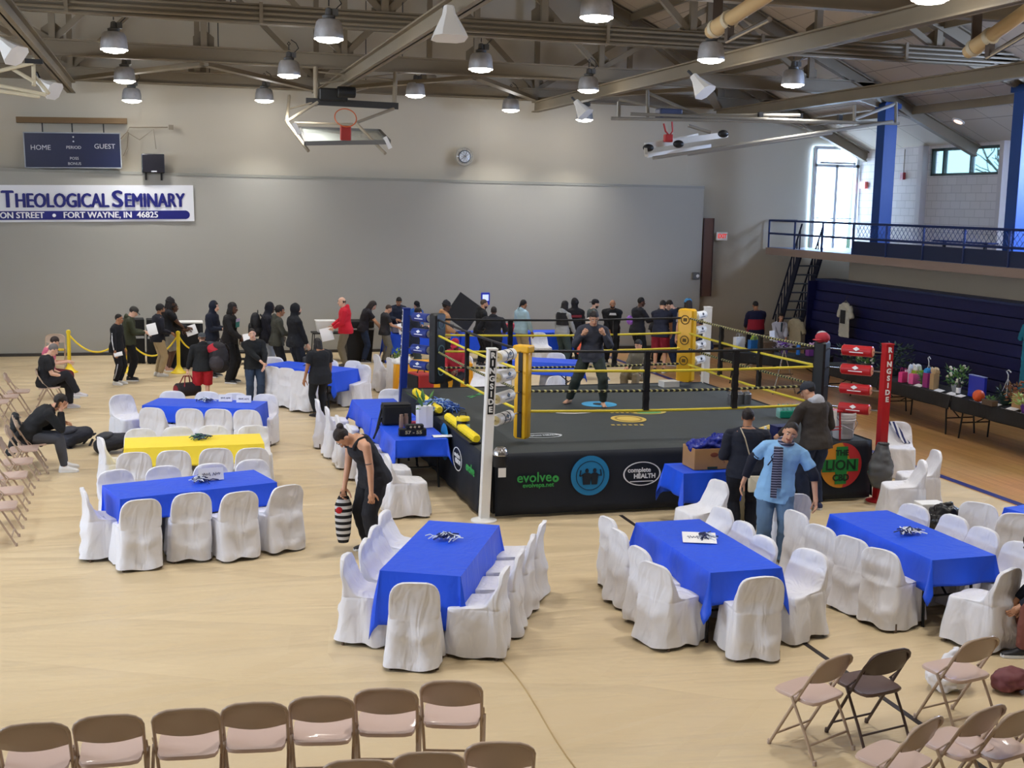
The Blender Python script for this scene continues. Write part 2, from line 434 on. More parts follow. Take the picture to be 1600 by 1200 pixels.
# glazed double door with a light above it, in the end wall at balcony level
d = MB(); dc = 19.47
for x in (18.74, 19.46, 20.16): d.box((x, YB+.08, 4.15), (.09, .12, 2.6))
for z in (2.9, 5.42, 5.94): d.box((dc, YB+.08, z), (1.5, .12, .09))
d.box((20.16, YB+.08, 5.68), (.09, .12, .5)); d.box((18.74, YB+.08, 5.68), (.09, .12, .5))
door = d.build('door_1', mat('white door frame', (208, 214, 220), .4), smooth=0)
tag(struct(door), 'bright glazed double door at the end of the balcony', 'door')
p = MB()
for x in (19.1, 19.81): p.box((x, YB+.09, 4.16), (.64, .012, 2.44))
p.box((dc, YB+.09, 5.68), (1.36, .012, .46)); p.build('door_pane', M_glass, door, smooth=0)
p = MB()
for x in (19.1, 19.81): p.tube([(x-.3, YB+.0, 3.86), (x+.3, YB+.0, 3.86)], .02, 8)
p.build('push_bar', M_chrome, door)
p = MB(); p.box((dc, YB+.02, 5.5), (1.2, .05, .06)); p.build('door_closer', M_alu, door, smooth=0)

# roof
for nm, x0, x1, lb in (('ceiling', RIDGE, XR+.3, 'sloping plank ceiling over the right of the gym'), ('ceiling', XL-.3, RIDGE, 'sloping plank ceiling over the left of the gym')):
    b = MB(); z0, z1 = roof_z(x0), roof_z(x1)
    b.prism([(x0, z0), (x1, z1), (x1, z1+.25), (x0, z0+.25)], -38, (0, -4, 0), (1, 0, 0), (0, 0, 1))
    tag(struct(b.build(nm, M_roof, smooth=0)), lb, 'ceiling')

# steel trusses across the hall and the beams along it
def ibeam(mb, a, b_, w, h, up=(0, 0, 1), t=.035):
    a = np.asarray(a, float); b_ = np.asarray(b_, float); up = np.asarray(up, float)
    mb.bar(a, b_, t, h, up)
    mb.bar(a+up*(h/2-t/2), b_+up*(h/2-t/2), w, t, up); mb.bar(a-up*(h/2-t/2), b_-up*(h/2-t/2), w, t, up)
XB = (-8.1, -2.15, 3.9, 9.9, 15.35)
def truss(Y, zb, label, conduit=False):
    t = thing('roof_truss', label, 'roof truss', (4, Y, zb), 0, 'steel roof trusses'); t['kind'] = 'structure'
    O = V(4, Y, zb)
    b = MB(); ibeam(b, V(XL, Y, zb+.17)-O, V(XR, Y, zb+.17)-O, .2, .34); b.build('bottom_chord', M_beam, t, smooth=0)
    for s in (-1, 1):
        b = MB(); xe = XL if s < 0 else XR
        ibeam(b, V(4, Y, roof_z(4)-.22)-O, V(xe, Y, roof_z(xe)-.22)-O, .2, .3, (s*PITCHR/1.1, 0, 1/1.1)); b.build('top_chord', M_beam, t, smooth=0)
    xs = [-2.15, .9, 3.9, 6.9, 9.9, 12.6, 15.35]
    for i, x in enumerate(xs):
        b = MB(); b.bar(V(x, Y, zb+.3)-O, V(x, Y, roof_z(x)-.3)-O, .13, .11, (0, 1, 0)); b.build('web_post', M_beam, t, smooth=0)
        for dx in (-3.0, 3.0):
            if i % 2 == 0:
                x2 = x+dx; z2 = min(zb+3.2, roof_z(x2)-.3)
                b = MB(); b.bar(V(x, Y+.06, zb+.3)-O, V(x2, Y+.06, z2)-O, .12, .1, (0, 1, 0)); b.build('web_brace', M_beam, t, smooth=0)
        b = MB(); b.prism([(-.22, .3), (.22, .3), (.22, .55), (0, .72), (-.22, .55)], .02, V(x, Y+.11, zb)-O, (1, 0, 0), (0, 0, 1)); b.build('gusset', M_beam, t, smooth=0)
    if conduit:
        for k in range(3):
            b = MB(); b.tube([V(XL, Y-.16, zb+.08+.09*k)-O, V(XR-1, Y-.16, zb+.08+.09*k)-O], .028, 8); b.build('conduit', M_beam, t)
        for x in np.arange(-1.5, 16, 3.2):
            b = MB(); b.box(V(x, Y-.2, zb+.17)-O, (.06, .04, .36)); b.build('conduit_clamp', M_beam, t, smooth=0)
    for x in (1.2, 5.2):
        b = MB(); b.tube([V(x, Y, zb+.3)-O, V(x, Y, roof_z(x)-.1)-O], .012, 6); b.build('hanger_rod', M_dark, t)
    return t
truss(17.4, 7.14, 'steel truss nearest the camera, crossing the top edge at right', False)
truss(22.6, 7.12, 'second steel truss, with three conduits along its bottom beam', True)
truss(27.8, 6.95, 'third steel truss, just before the hoop hanging over the court', False)
truss(33.0, 6.9, 'farthest steel truss, close to the end wall', False)
for x, lb in zip(XB[1:], ('at far left', 'running to the folded hoop in the middle', 'above the boxing ring', 'ending over the balcony stairs')):
    b = MB(); ibeam(b, (x, -2, 6.74), (x, 33.1, 6.74), .2, .28, t=.03)
    o = b.build('roof_beam', M_beam, smooth=0); o['kind'] = 'structure'
    tag(o, 'long steel beam under the roof trusses '+lb, 'roof beam', 'steel beams along the hall')
for x0, x1, y0, y1, lb in ((-2.15, .9, 33, 27.8, 'left of the second lamp row'), (.9, 3.9, 27.8, 33, 'leading right into the hoop beam'), (3.9, 6.9, 33, 27.8, 'right of the folded hoop'), (6.9, 9.9, 27.8, 33, 'left of the ring beam end'),
                           (9.9, 12.6, 33, 27.8, 'behind the folded side hoop'), (12.6, 15.35, 27.8, 33, 'near the balcony end')):
    b = MB(); b.bar((x0, y0, 6.93), (x1, y1, 6.93), .22, .09)
    o = b.build('roof_brace', M_beam, smooth=0); o['kind'] = 'structure'; tag(o, 'flat diagonal steel brace '+lb, 'roof brace', 'diagonal braces near the end wall')
# purlins on the slopes
for k, x in enumerate((6.8, 9.7, 12.6, 15.5, 18.3)):
    b = MB(); b.box((x, 14.6, roof_z(x)-.16), (.09, 37, .2))
    o = b.build('purlin', M_beam, smooth=0); o['kind'] = 'structure'
    tag(o, ('%s roof purlin above the ring side of the gym' % ('topmost', 'second', 'third', 'fourth', 'lowest')[k]), 'purlin', 'roof purlins')

# ---------------------------------------------------------------- gym lamps
M_lens = mat('lit lens', (255, 250, 240), .3, emit=14)
def lamp_proto():
    r = thing('gym_lamp', 'x', 'lamp')
    b = MB(); b.lathe([(.235, 0), (.233, .03), (.222, .15), (.2, .25), (.165, .29), (.09, .305)], n=24); b.build('reflector', M_alu, r)
    b = MB(); b.lathe([(.228, -.012), (.228, .006), (.17, -.045), (.02, -.07)][::-1]+[(.228, .006)], n=24); b.build('lens', M_lens, r)
    b = MB(); b.lathe([(.1, .31), (.11, .35), (.06, .37), (.05, .46), (.02, .48)], n=16); b.box((.1, 0, .41), (.09, .1, .1)); h = b.build('ballast_housing', mat('housing grey', (86, 86, 84), .5), r)
    b = MB(); b.tube([(0, 0, .5), (0, 0, .6), (.03, 0, .63), (0, 0, .67), (-.03, 0, .63), (0, 0, .6)], .01, 6); b.build('hook', M_dark, h)
    b = MB(); b.tube([(.1, 0, .45), (.2, 0, .55), (.16, .1, .66), (.05, .05, .72)], .009, 6); b.build('lamp_cord', M_dark, r)
    l = bpy.data.lights.new('lamp_light', 'AREA'); l.shape = 'DISK'; l.size = .42; l.energy = LAMP_W; l.color = (1.0, .975, .94); l.spread = rad(98)
    lo = bpy.data.objects.new('lamp_light', l); COL.objects.link(lo); lo.parent = r; lo.location = (0, 0, -.085)
    l = bpy.data.lights.new('lamp_fill', 'POINT'); l.shadow_soft_size = .12; l.energy = LAMP_W*.5; l.color = (1.0, .98, .96)  # extra point light added below the lens to brighten ceiling and beams
    lo = bpy.data.objects.new('lamp_fill', l); COL.objects.link(lo); lo.parent = r; lo.location = (0, 0, -.2)
    return r
LAMPS = [((5.79, 16.5, 6.66), 'large gym lamp at top centre, above the boxing ring post'), ((-.77, 23.1, 6.62), 'gym lamp left of the long conduits, nearest of the left row'),
         ((2.57, 20.05, 6.62), 'gym lamp hanging at the conduits left of the diagonal beam'), ((-.77, 29.2, 6.62), 'middle gym lamp of the left row above the scoreboard'),
         (tuple(atY(206, 157, 32.1)), 'farthest gym lamp of the left row, just above the scoreboard'), ((2.54, 26.2, 6.62), 'gym lamp left of the folded hoop frame'),
         (tuple(atY(413, 157, 32.1)), 'small far gym lamp on the wall side left of the hoop'), ((5.86, 23.25, 6.62), 'gym lamp right of the white cone under the diagonal beam'),
         ((5.86, 29.6, 6.62), 'gym lamp directly right of the folded hoop frame'), ((9.12, 26.4, 6.62), 'gym lamp above the beam end, right of centre'),
         (tuple(atY(798, 172, 32.1)), 'small far gym lamp above the wall clock'), ((9.12, 20.0, 6.62), 'gym lamp below the large tan tube'),
         ((12.42, 23.2, 6.62), 'gym lamp farthest right, over the folded side hoop'), ((9.15, 13.7, 6.7), 'gym lamp cut off by the top edge at right'),
         (tuple(atY(913, 187, 32.1)), 'small far gym lamp beside the tilted white floodlight'),
         ((-.77, 16.7, 6.62), ''), ((-.77, 10.3, 6.62), ''), ((2.57, 13.6, 6.62), ''), ((2.57, 7.0, 6.62), ''), ((5.86, 10.0, 6.62), ''), ((9.12, 7.2, 6.62), ''), ((-4.1, 20, 6.62), ''), ((-4.1, 13.4, 6.62), ''), ((-4.1, 26.4, 6.62), ''), ((15.7, 13.2, 6.62), ''), ((15.7, 8, 6.62), ''), ((12.42, 14.8, 6.9), ''), ((12.42, 10.3, 6.62), '')]  # unseen rows overhead, with an extra lamp added to brighten the right floor
lp = lamp_proto()
for i, (loc, lb) in enumerate(LAMPS):
    lb = lb or 'gym lamp hanging outside the picture, lighting the court'
    q = lp if i == 0 else dup(lp)
    q.location = loc; q['label'] = lb; q['group'] = 'gym lamps over the court' if i < 15 else 'gym lamps outside the picture'
    if i == 12:
        pass
# white speakers / emergency flood heads fixed to the beams
def horn(loc, rx, rz, lb):
    t = thing('horn_speaker', lb, 'loudspeaker', loc, rz, 'white horn loudspeakers on the beams')
    b = MB(); R = rotx(rx)
    Q = []
    for w, h, y in ((.1, .1, .3), (.13, .12, .2), (.3, .24, -.02), (.36, .3, -.12)):
        Q.append(np.array([(x*w, y, z*h) for x, z in ((-1, -.6), (-.6, -1), (.6, -1), (1, -.6), (1, .6), (.6, 1), (-.6, 1), (-1, .6))])*V(.62, 1, .62) @ R.T)
    b.rings(Q); b.build('horn', M_white, t)
    b = MB(); b.bar(R @ V(0, .25, 0), (0, .3, .32), .06, .04); b.build('bracket', M_dark, t, smooth=0)
horn(tuple(atY(18, 80, 22)), rad(40), rad(60), 'white horn loudspeaker high on the left beam, at the picture edge')
horn(tuple(atY(78, 138, 27)), rad(30), rad(60), 'smaller white horn loudspeaker lower on the left beam')
horn(tuple(atY(702, 46, 16.0)), rad(80), rad(0), 'white cone loudspeaker pointing down under the middle beam')
horn(tuple(atY(1097, 137, 21.8)), rad(50), rad(40), 'white horn loudspeaker tilted under the ring-side beam')
horn(tuple(atY(911, 173, 28.5)), rad(50), rad(50), 'small white horn loudspeaker at the far end of the ring beam')

# ---------------------------------------------------------------- things on the end wall
M_sb = mat('scoreboard navy', (26, 34, 66), .3)
t = thing('scoreboard', 'navy scoreboard reading HOME and GUEST on the end wall', 'scoreboard', (-2.15, YB, 5.2), 0)
R = roty(rad(-1.3))
b = MB(); b.box((0, -.1, 0), (2.28, .2, .86), R); b.build('case', M_sb, t, smooth=0)
b = MB()
for s in (-1, 1): b.box(R @ V(0, -.205, s*.43), (2.3, .02, .025), R); b.box(R @ V(s*1.14, -.205, 0), (.025, .02, .88), R)
b.build('border', mat('silver edge', (150, 156, 164), .4), t, smooth=0)
M_sbt = mat('scoreboard lettering', (196, 198, 206), .5)
for s_, z_, x_, y_ in (('HOME', .17, -.76, .06), ('GUEST', .17, .76, .1), ('PERIOD', .105, .02, .07), ('POSS', .095, .02, -.2), ('BONUS', .095, .02, -.33)):
    text(s_, z_, R @ V(x_, -.203, y_), R @ V(1, 0, 0), R @ V(0, 0, 1), M_sbt, t)
for z in (.33, .22): b = MB(); b.ell(R @ V(.02, -.205, z), (.02, .01, .02)); b.build('colon_light', M_sbt, t)
b = MB(); b.box(V(0, -.1, .74), (2.62, .2, .14), R); b.build('mounting_beam', mat('brown beam', (104, 82, 54), .7), t, smooth=0)
for x in (-.7, 0, .75): b = MB(); b.bar(R @ V(x, -.1, .45), R @ V(x, -.1, .7), .03, .03); b.build('mounting_strap', M_dark, t, smooth=0)
b = MB(); b.tube([R @ V(1.15, -.06, .3), V(1.3, -.05, .5), V(1.36, -.04, .62), V(2.3, -.04, .66)], .018, 6); b.box((2.38, -.05, .66), (.12, .07, .12))
b.tube([V(1.3, -.05, .5), V(1.6, -.04, .32), V(1.95, -.04, .6), V(2.0, -.04, .1)], .012, 6); b.tube([V(1.34, -.05, .5), V(1.3, -.05, .1), V(1.2, -.05, -.1)], .016, 6)
b.build('cable_run', mat('cable grey', (132, 122, 106), .6), t)
t = thing('shot_clock', 'small dark shot clock below and right of the scoreboard', 'clock', (-.23, YB, 4.93), 0)
b = MB(); b.box((0, -.17, 0), (.56, .26, .48)); b.build('case', mat('clock black', (24, 24, 34), .25), t, smooth=0, bevel=.02)
b = MB(); b.box((.02, -.305, -.2), (.14, .01, .03)); b.build('badge', M_sbt, t, smooth=0)
for x in (-.18, .2): b = MB(); b.bar((x, -.1, -.22), (x, -.1, -.42), .05, .05); b.build('bracket', M_dark, t, smooth=0)
t = thing('banner', 'white banner with blue school name and street address hung on grey pads', 'banner', (0, YB-.085, 3.93), 0)
R = roty(rad(-1.25))
b = MB()
n = 24; xs = np.linspace(-6.4, .76, n)
Q = [[R @ V(x, -.012-.01*math.sin(x*3), z) for z in (-.46, .46)]+[R @ V(x, .0-.01*math.sin(x*3), z) for z in (.46, -.46)] for x in xs]
b.rings(Q); b.build('cloth', mat('banner white', (226, 228, 234), .5), t)
M_bb = mat('banner blue', (18, 24, 112), .5)
def bt(s_, size, x, z, x2, bold=.012, m=M_bb, fat=0): text(s_, size, R @ V((x+x2)/2, -.034, z), R @ V(1, 0, 0), R @ V(0, 0, 1), m, t, bold=bold, wd=x2-x, depth=.004, fat=fat)
bt('T', .60, -3.86, .085, -3.60, .0, fat=.022); bt('HEOLOGICAL', .5, -3.55, .055, -1.35, .0, fat=.018); bt('S', .60, -1.24, .085, -1.0, .0, fat=.022); bt('EMINARY', .5, -.94, .055, .52, .0, fat=.018)
b = MB()
po = [(-6.4, -.405), (.54, -.405)]+[(.54+.11*math.sin(q), -.295-.11*math.cos(q)) for q in np.linspace(.1, math.pi-.1, 10)]+[(.54, -.185), (-6.4, -.185)]
b.prism(po, .006, R @ V(0, -.024, 0), R @ V(1, 0, 0), R @ V(0, 0, 1)); b.build('address_stripe', M_bb, t, smooth=0)
M_wt = mat('lettering white', (240, 240, 244), .5)
bt('ON STREET', .215, -3.93, -.297, -2.9, m=M_wt, bold=0, fat=.007); bt('FORT WAYNE, IN  46825', .215, -2.43, -.297, -.15, m=M_wt, bold=0, fat=.007)
b = MB(); b.ell(R @ V(-2.66, -.03, -.297), (.045, .01, .045)); b.build('bullet_dot', M_wt, t)
t = thing('wall_clock', 'round white clock in a wire guard high on the end wall', 'clock', (7.96, YB, 5.35), 0)
Rw = rotx(rad(90))
b = MB(); b.lathe([(.26, 0), (.26, .05), (.235, .075), (.22, .06)], R=Rw, n=28); b.build('rim', mat('clock rim', (176, 172, 160), .4), t)
b = MB(); b.lathe([(.175, .02), (.175, .085), (.15, .09)], R=Rw, n=28); b.build('case', mat('clock bezel', (70, 80, 92), .4), t)
b = MB(); b.lathe([(.15, .085), (.15, .093), (.01, .094)], R=Rw, n=28); b.build('dial', mat('dial', (206, 214, 222), .3), t)
b = MB(); b.bar((0, -.1, 0), (.05, -.1, .11), .014, .008, (0, 1, 0)); b.bar((0, -.1, 0), (-.03, -.1, .13), .012, .008, (0, 1, 0)); b.build('hand', M_black, t, smooth=0)
b = MB()
for q in np.linspace(0, math.pi, 5, endpoint=False): b.tube([(.24*math.cos(q), -.05, .24*math.sin(q)), (.12*math.cos(q), -.13, .12*math.sin(q)), (-.12*math.cos(q), -.13, -.12*math.sin(q)), (-.24*math.cos(q), -.05, -.24*math.sin(q))], .005, 5)
b.build('wire_guard', M_chrome, t)
t = thing('wall_panel', 'tall narrow brown wooden panel on the end wall right of the pads', 'wall panel', (15.32, YB, 2.66), 0)
b = MB(); b.box((0, -.03, 0), (.32, .06, 2.28)); b.build('board', mat('brown board', (96, 66, 52), .6, var=.15, vs=3), t, smooth=0)
b = MB()
for s in (-1, 1): b.box((s*.15, -.065, 0), (.03, .02, 2.28))
b.build('edge_strip', mat('dark brown edge', (66, 44, 38), .6), t, smooth=0)
t = thing('exit_sign', 'white exit sign with red letters on the wall near the balcony', 'sign', (15.75, YB, 3.28), 0)
b = MB(); b.box((0, -.04, 0), (.34, .08, .24)); b.build('case', M_white, t, smooth=0, bevel=.01)
text('EXIT', .17, (0, -.082, 0), (1, 0, 0), (0, 0, 1), mat('exit red', (214, 60, 50), .4, emit=.8), t, bold=.006, sx=.8)
t = thing('wall_box', 'small grey control box at the right end of the wall pads', 'control box', (14.95, YB-.06, 2.12), 0)
b = MB(); b.box((0, -.05, 0), (.2, .1, .2)); b.build('case', mat('box grey', (96, 96, 96), .5), t, smooth=0, bevel=.01)
b = MB(); b.ell((.04, -.1, 0), (.05, .02, .05)); b.build('dial', M_white, t)

# ---------------------------------------------------------------- folded basketball hoops
def hoop_main():
    t = thing('basketball_hoop', 'glass basketball hoop folded up flat below the roof beams', 'basketball hoop', (4.0, 26.5, 5.5), 0)
    def P(x, y, Y): return atY(x, y, Y)-V(4.0, 26.5, 5.5)
    a, b2, c, d = P(478, 224, 26.0), P(608, 222, 26.0), P(592, 205, 27.0), P(468, 201, 27.0)
    fr = MB()
    for p, q in ((a, b2), (b2, c), (c, d), (d, a)): fr.bar(p, q, .07, .09)
    fr.build('backboard_frame', mat('backboard grey', (112, 112, 110), .4, .3), t, smooth=0)
    g = MB(); n = V(0, 0, .012); g.add([a, b2, c, d, a+n, b2+n, c+n, d+n], [(0, 1, 2, 3), (7, 6, 5, 4), (0, 4, 5, 1), (1, 5, 6, 2), (2, 6, 7, 3), (3, 7, 4, 0)])
    g.build('backboard_glass', mat('backboard glass', (206, 214, 208), .05, alpha=.45), t, smooth=0)
    r = MB(); cc = P(540, 184, 25.9); u1 = V(.225, 0, 0); u2 = V(0, .12, .19)
    r.tube([cc+u1*math.cos(q)+u2*math.sin(q) for q in np.linspace(0, 2*math.pi, 24, endpoint=False)], .012, 6, close=True)
    r.build('rim', mat('rim orange', (196, 92, 44), .4), t)
    r = MB(); r.box(P(540, 208, 25.9), (.22, .12, .3)); r.build('rim_bracket', mat('bracket red', (150, 40, 36), .5), t, smooth=0, bevel=.02)
    M = mat('hoop frame paint', (150, 140, 122), .5)
    def tb(nm, pts, rr=.035): m = MB(); m.tube(pts, rr, 8); m.build(nm, M, t)
    tb('mast', [P(493, 105, 27.6), P(493, 165, 27.4)], .05); tb('mast', [P(618, 113, 27.6), P(616, 168, 27.4)], .05)
    m = MB(); m.bar(P(478, 158, 27.4), P(622, 166, 27.4), .1, .14); m.build('winch_beam', mat('winch dark', (40, 40, 42), .5), t, smooth=0)
    tb('frame_tube', [P(448, 190, 26.6), P(496, 160, 27.2)]); tb('frame_tube', [P(556, 192, 26.6), P(615, 170, 27.2)])
    tb('frame_tube', [P(448, 190, 26.6), P(482, 236, 26.0)]); tb('frame_tube', [P(556, 192, 26.6), P(602, 240, 25.8)])
    tb('frame_tube', [P(448, 190, 26.6), P(452, 150, 27.6)]); tb('frame_tube', [P(460, 192, 26.6), P(552, 194, 26.6)], .025)
    tb('brace', [P(452, 170, 27.2), P(575, 137, 27.8)], .02); tb('brace', [P(493, 112, 27.6), P(620, 125, 27.6)], .02); tb('brace', [P(500, 130, 27.6), P(640, 113, 27.9)], .02)
    m = MB(); m.box(P(520, 148, 27.3), (.62, .3, .26)); m.lathe([(.12, -.2), (.12, .2)], P(541, 144, 27.1), R=roty(rad(90))); m.build('winch_motor', M_black, t, smooth=0, bevel=.03)
    for x, y in ((463, 200), (605, 222)):
        m = MB(); m.bar(P(x-4, y-8, 26), P(x+5, y+10, 26), .08, .08); m.build('corner_pad', M_white, t, smooth=0)
hoop_main()
def hoop_side():
    O = V(13, 24, 6.0)
    t = thing('basketball_hoop', 'white-backed side hoop folded up under the roof at right', 'basketball hoop', O, 0)
    def P(x, y, Y=24.0): return atY(x, y, Y)-O
    M = mat('side hoop tube', (128, 124, 116), .5); MW = mat('side hoop white', (206, 204, 198), .5)
    f = MB(); f.bar(P(1008, 228), P(1136, 210, 24.6), .07, .12); f.bar(P(1012, 243, 23.6), P(1110, 228, 24.2), .05, .08); f.bar(P(1008, 228), P(1010, 243, 23.6), .06, .06); f.bar(P(1020, 224, 24.6), P(1090, 210, 25.2), .05, .05)
    f.build('backboard_frame', MW, t, smooth=0)
    for x, y in ((1013, 231), (1060, 225), (1130, 209)):
        f = MB(); f.ell(P(x, y, 23.9), (.12, .08, .08)); f.build('corner_bracket', M_dark, t)
    f = MB(); cc = P(1044, 197)
    f.tube([P(1037, 193), P(1040, 205), P(1046, 212), P(1051, 205), P(1050, 190)], .02, 8); f.build('rim', mat('rim red', (168, 40, 40), .5), t)
    f = MB(); f.box(P(1044, 216), (.17, .14, .16)); f.build('rim_bracket', MATS['rim red'], t, smooth=0, bevel=.02)
    for pts in ([P(955, 185), P(1405, 193, 23)], [P(985, 178), P(1340, 192, 23)], [P(1020, 247, 23.4), P(1395, 190, 23)], [P(1075, 241, 23.6), P(1300, 208, 23.5)], [P(1060, 180), P(1250, 180, 23.5)], [P(967, 160, 24.5), P(967, 186)], [P(1012, 142, 24.5), P(1012, 182)],
                [P(967, 155, 24.5), P(1080, 178)], [P(1012, 145, 24.5), P(1090, 180)], [P(1335, 165, 23.2), P(1335, 190, 23)], [P(1400, 160, 23.2), P(1400, 194, 23)], [P(1335, 186, 23), P(1400, 162, 23.2)], [P(1075, 196), P(1110, 207)]):
        f = MB(); f.tube(pts, .035, 8); f.build('frame_tube', M, t)
    f = MB(); f.box(P(1045, 178), (.5, .3, .2)); f.build('winch_motor', mat('winch blue', (50, 60, 92), .5), t, smooth=0, bevel=.03)
    for x in range(3):
        f = MB(); f.box(P(1188+x*62, 183+x*2, 23.6), (.09, .09, .2)); f.build('pulley', M_dark, t, smooth=0)
hoop_side()
O_ = V(-3.2, 24, 6.3); t = thing('basketball_hoop', 'tan folded hoop frame cut off by the left edge, near the roof', 'basketball hoop', O_, 0)
for pts in ((( -30, 128), (72, 148)), ((-30, 138), (62, 151)), ((-30, 118), (52, 98)), ((52, 92), (53, 134)), ((20, 108), (54, 128)), ((53, 118), (76, 146))):
    f = MB(); f.tube([atY(pts[0][0], pts[0][1], 24.2)-O_, atY(pts[1][0], pts[1][1], 24.0)-O_], .035, 8); f.build('frame_tube', M_beamL, t)
f = MB(); f.box(atY(53, 96, 24)-O_, (.3, .1, .08)); f.build('clamp', M_dark, t, smooth=0)
# hoop masts swung up nearer the camera
def swung_mast(p0, p1, lb):
    p0 = np.asarray(p0); p1 = np.asarray(p1)
    t = thing('hoop_mast', lb, 'hoop mast', p0, 0, 'tan hoop masts folded against the roof')
    d = p1-p0; k = unit(d)
    b = MB(); b.tube([V(0, 0, 0), d*.1, d*.101, d*.33, d*.331, d], [.1, .1, .125, .125, .105, .105], 14); b.build('tube', mat('mast cream', (196, 168, 122), .45), t)
    b = MB(); b.tube([d*.3-V(0, 0, .28), d-V(0, 0, .35)], .04, 10); b.build('brace_tube', M_chrome, t)
    b = MB(); b.bar(d*.12, d*.12+V(.05, .1, .75), .14, .1); b.bar(d*.34, d*.34-V(0, 0, .3), .1, .1); b.build('bracket', mat('bracket brown', (70, 58, 50), .5), t, smooth=0)
    for q in (.1, .33): b = MB(); b.tube([d*q-k*.04, d*q+k*.04], .135, 14); b.build('collar', M_beamL, t)
swung_mast(atY(1110, 50, 17.2), atY(1205, -12, 15.6), 'tan hoop mast at the top edge above the ring')
swung_mast(atY(1512, 82, 17.0), atY(1625, 2, 15.4), 'tan hoop mast at the top right with a small work light')

# ---------------------------------------------------------------- balcony, stairs, bleachers
XF = 17.2
b = MB(); b.box(((XF+XR)/2+.1, 14.75, 2.87), (XR-XF+.2, 37, .2))
tag(struct(b.build('balcony_slab', mat('concrete tan', (148, 128, 116), .8, var=.08, vs=2), smooth=0)), 'tan concrete balcony slab above the blue bleachers', 'balcony')
b = MB(); b.box(((XF+XR)/2+.1, 14.75, 2.975), (XR-XF+.1, 36.9, .012)); tag(struct(b.build('balcony_floor', mat('blue grey floor', (92, 104, 130), .5), smooth=0)), 'blue grey floor of the balcony', 'floor')
b = MB(); b.box((XF+.72, 12.9, 1.4), (.2, 33.4, 2.78))
tag(struct(b.build('wall_under', mat('beige wall', (156, 146, 130), .8), smooth=0)), 'beige wall strip between the bleachers and the balcony', 'wall')
for y, lb in ((27.75, 'blue steel column rising beside the glazed balcony door'), (22.55, 'blue steel column at the right edge beside the window')):
    t = thing('column', lb, 'column', (XF+.34, y, 2.98), 0, 'blue columns on the balcony edge'); t['kind'] = 'structure'
    b = MB(); h = roof_z(XF+.34)-.35-2.98
    b.box((0, 0, h/2), (.36, .36, h)); b.build('shaft', M_colblue, t, smooth=0, bevel=.01)
    b = MB(); b.box((0, 0, h-.1), (.46, .46, .12)); b.build('cap', M_colblue, t, smooth=0)
def railing():
    t = thing('balcony_railing', 'dark blue balcony railing with wire mesh panels', 'railing', (XF+.05, 33.2, 2.97))
    M = mat('railing blue', (22, 44, 96), .5)
    y0, y1 = 0.0, -30.0
    for z in (.80, .42): b = MB(); b.tube([(0, y0, z), (0, y1, z)], .03, 8); b.build('rail', M, t)
    b = MB(); b.tube([(0, y0, .8), (.9, y0, .8)], .03, 8); b.build('rail', M, t)
    for y in np.arange(0, -30, -1.55): b = MB(); b.tube([(0, y, 0), (0, y, .8)], .028, 8); b.build('rail_post', M, t)
    b = MB(); b.box((.02, -4.6-12.5, .17), (.03, 25, .36)); b.build('kick_panel', mat('kick panel navy', (18, 34, 70), .5), t, smooth=0)
    b = MB()
    for k in range(150):
        yy = -4.7-k*.17
        b.bar((0, yy, .42), (0, yy-.36, .8), .008, .008); b.bar((0, yy-.36, .42), (0, yy, .8), .008, .008)
    b.build('wire_mesh', M, t, smooth=0)
railing()
def bench(y, lb):
    t = thing('balcony_bench', lb, 'bench', (XF+1.5, y, 2.98), 0, 'benches on the balcony')
    b = MB(); b.box((0, 0, .42), (.3, 2.2, .04)); b.build('seat', M_navy, t, smooth=0, bevel=.01)
    for s in (-.8, .8): b = MB(); b.bar((0, s, .4), (0, s, 0), .06, .06); b.bar((-.15, s, .02), (.15, s, .02), .05, .03); b.build('leg', M_dark, t, smooth=0)
bench(25.9, 'low bench on the balcony right of the first blue column'); bench(23.2, 'low bench on the balcony left of the second blue column')
t = thing('fire_alarm', 'small red fire alarm on the pale balcony wall', 'fire alarm', (XR-.01, 31.0, 5.1))
b = MB(); b.box((-.04, 0, 0), (.08, .16, .2)); b.build('case', mat('alarm red', (146, 40, 50), .5), t, smooth=0, bevel=.01)
b = MB(); b.tube([(-.02, 0, .1), (-.02, 0, .75)], .012, 6); b.build('conduit', M_beam, t)
t = thing('exit_sign', 'small red exit sign beside the blue column on the balcony', 'sign', (XR-.01, 33.0, 4.86))
b = MB(); b.box((-.05, 0, 0), (.1, .3, .2)); b.build('case', mat('exit case red', (200, 90, 80), .5), t, smooth=0)
t = thing('ceiling_light', 'round recessed ceiling light above the balcony', 'ceiling light', (19.2, 27.2, roof_z(19.2)-.03), 0)
b = MB(); b.lathe([(.16, 0), (.16, .03), (.12, .05)], R=roty(rad(24.7))); b.build('trim_ring', M_white, t)
b = MB(); b.lathe([(.11, -.005), (.11, .02)], R=roty(rad(24.7))); b.build('diffuser', mat('warm bulb', (255, 200, 170), .4, emit=3), t)
def bleachers():
    t = thing('bleachers', 'folded dark navy bleachers along the right wall', 'bleachers', (XF, 19.6, 0))
    M = mat('bleacher navy', (7, 13, 66), .5)
    zs = np.linspace(.08, 2.22, 9)
    for k in range(8):
        z0, z1 = zs[k], zs[k+1]; x = -.42+.035*k
        b = MB(); b.box((x+.2, -3.3, (z0+z1)/2), (.36, 27.2, z1-z0-.015)); b.build('seat_board', M, t, smooth=0, bevel=.008)
    b = MB(); b.box((.1, -3.3, 2.24), (.62, 27.2, .05)); b.build('top_board', mat('bleacher top', (30, 44, 84), .5), t, smooth=0)
    b = MB(); b.box((.0, 10.33, 1.1), (.8, .05, 2.2)); b.build('end_panel', M, t, smooth=0)
bleachers()
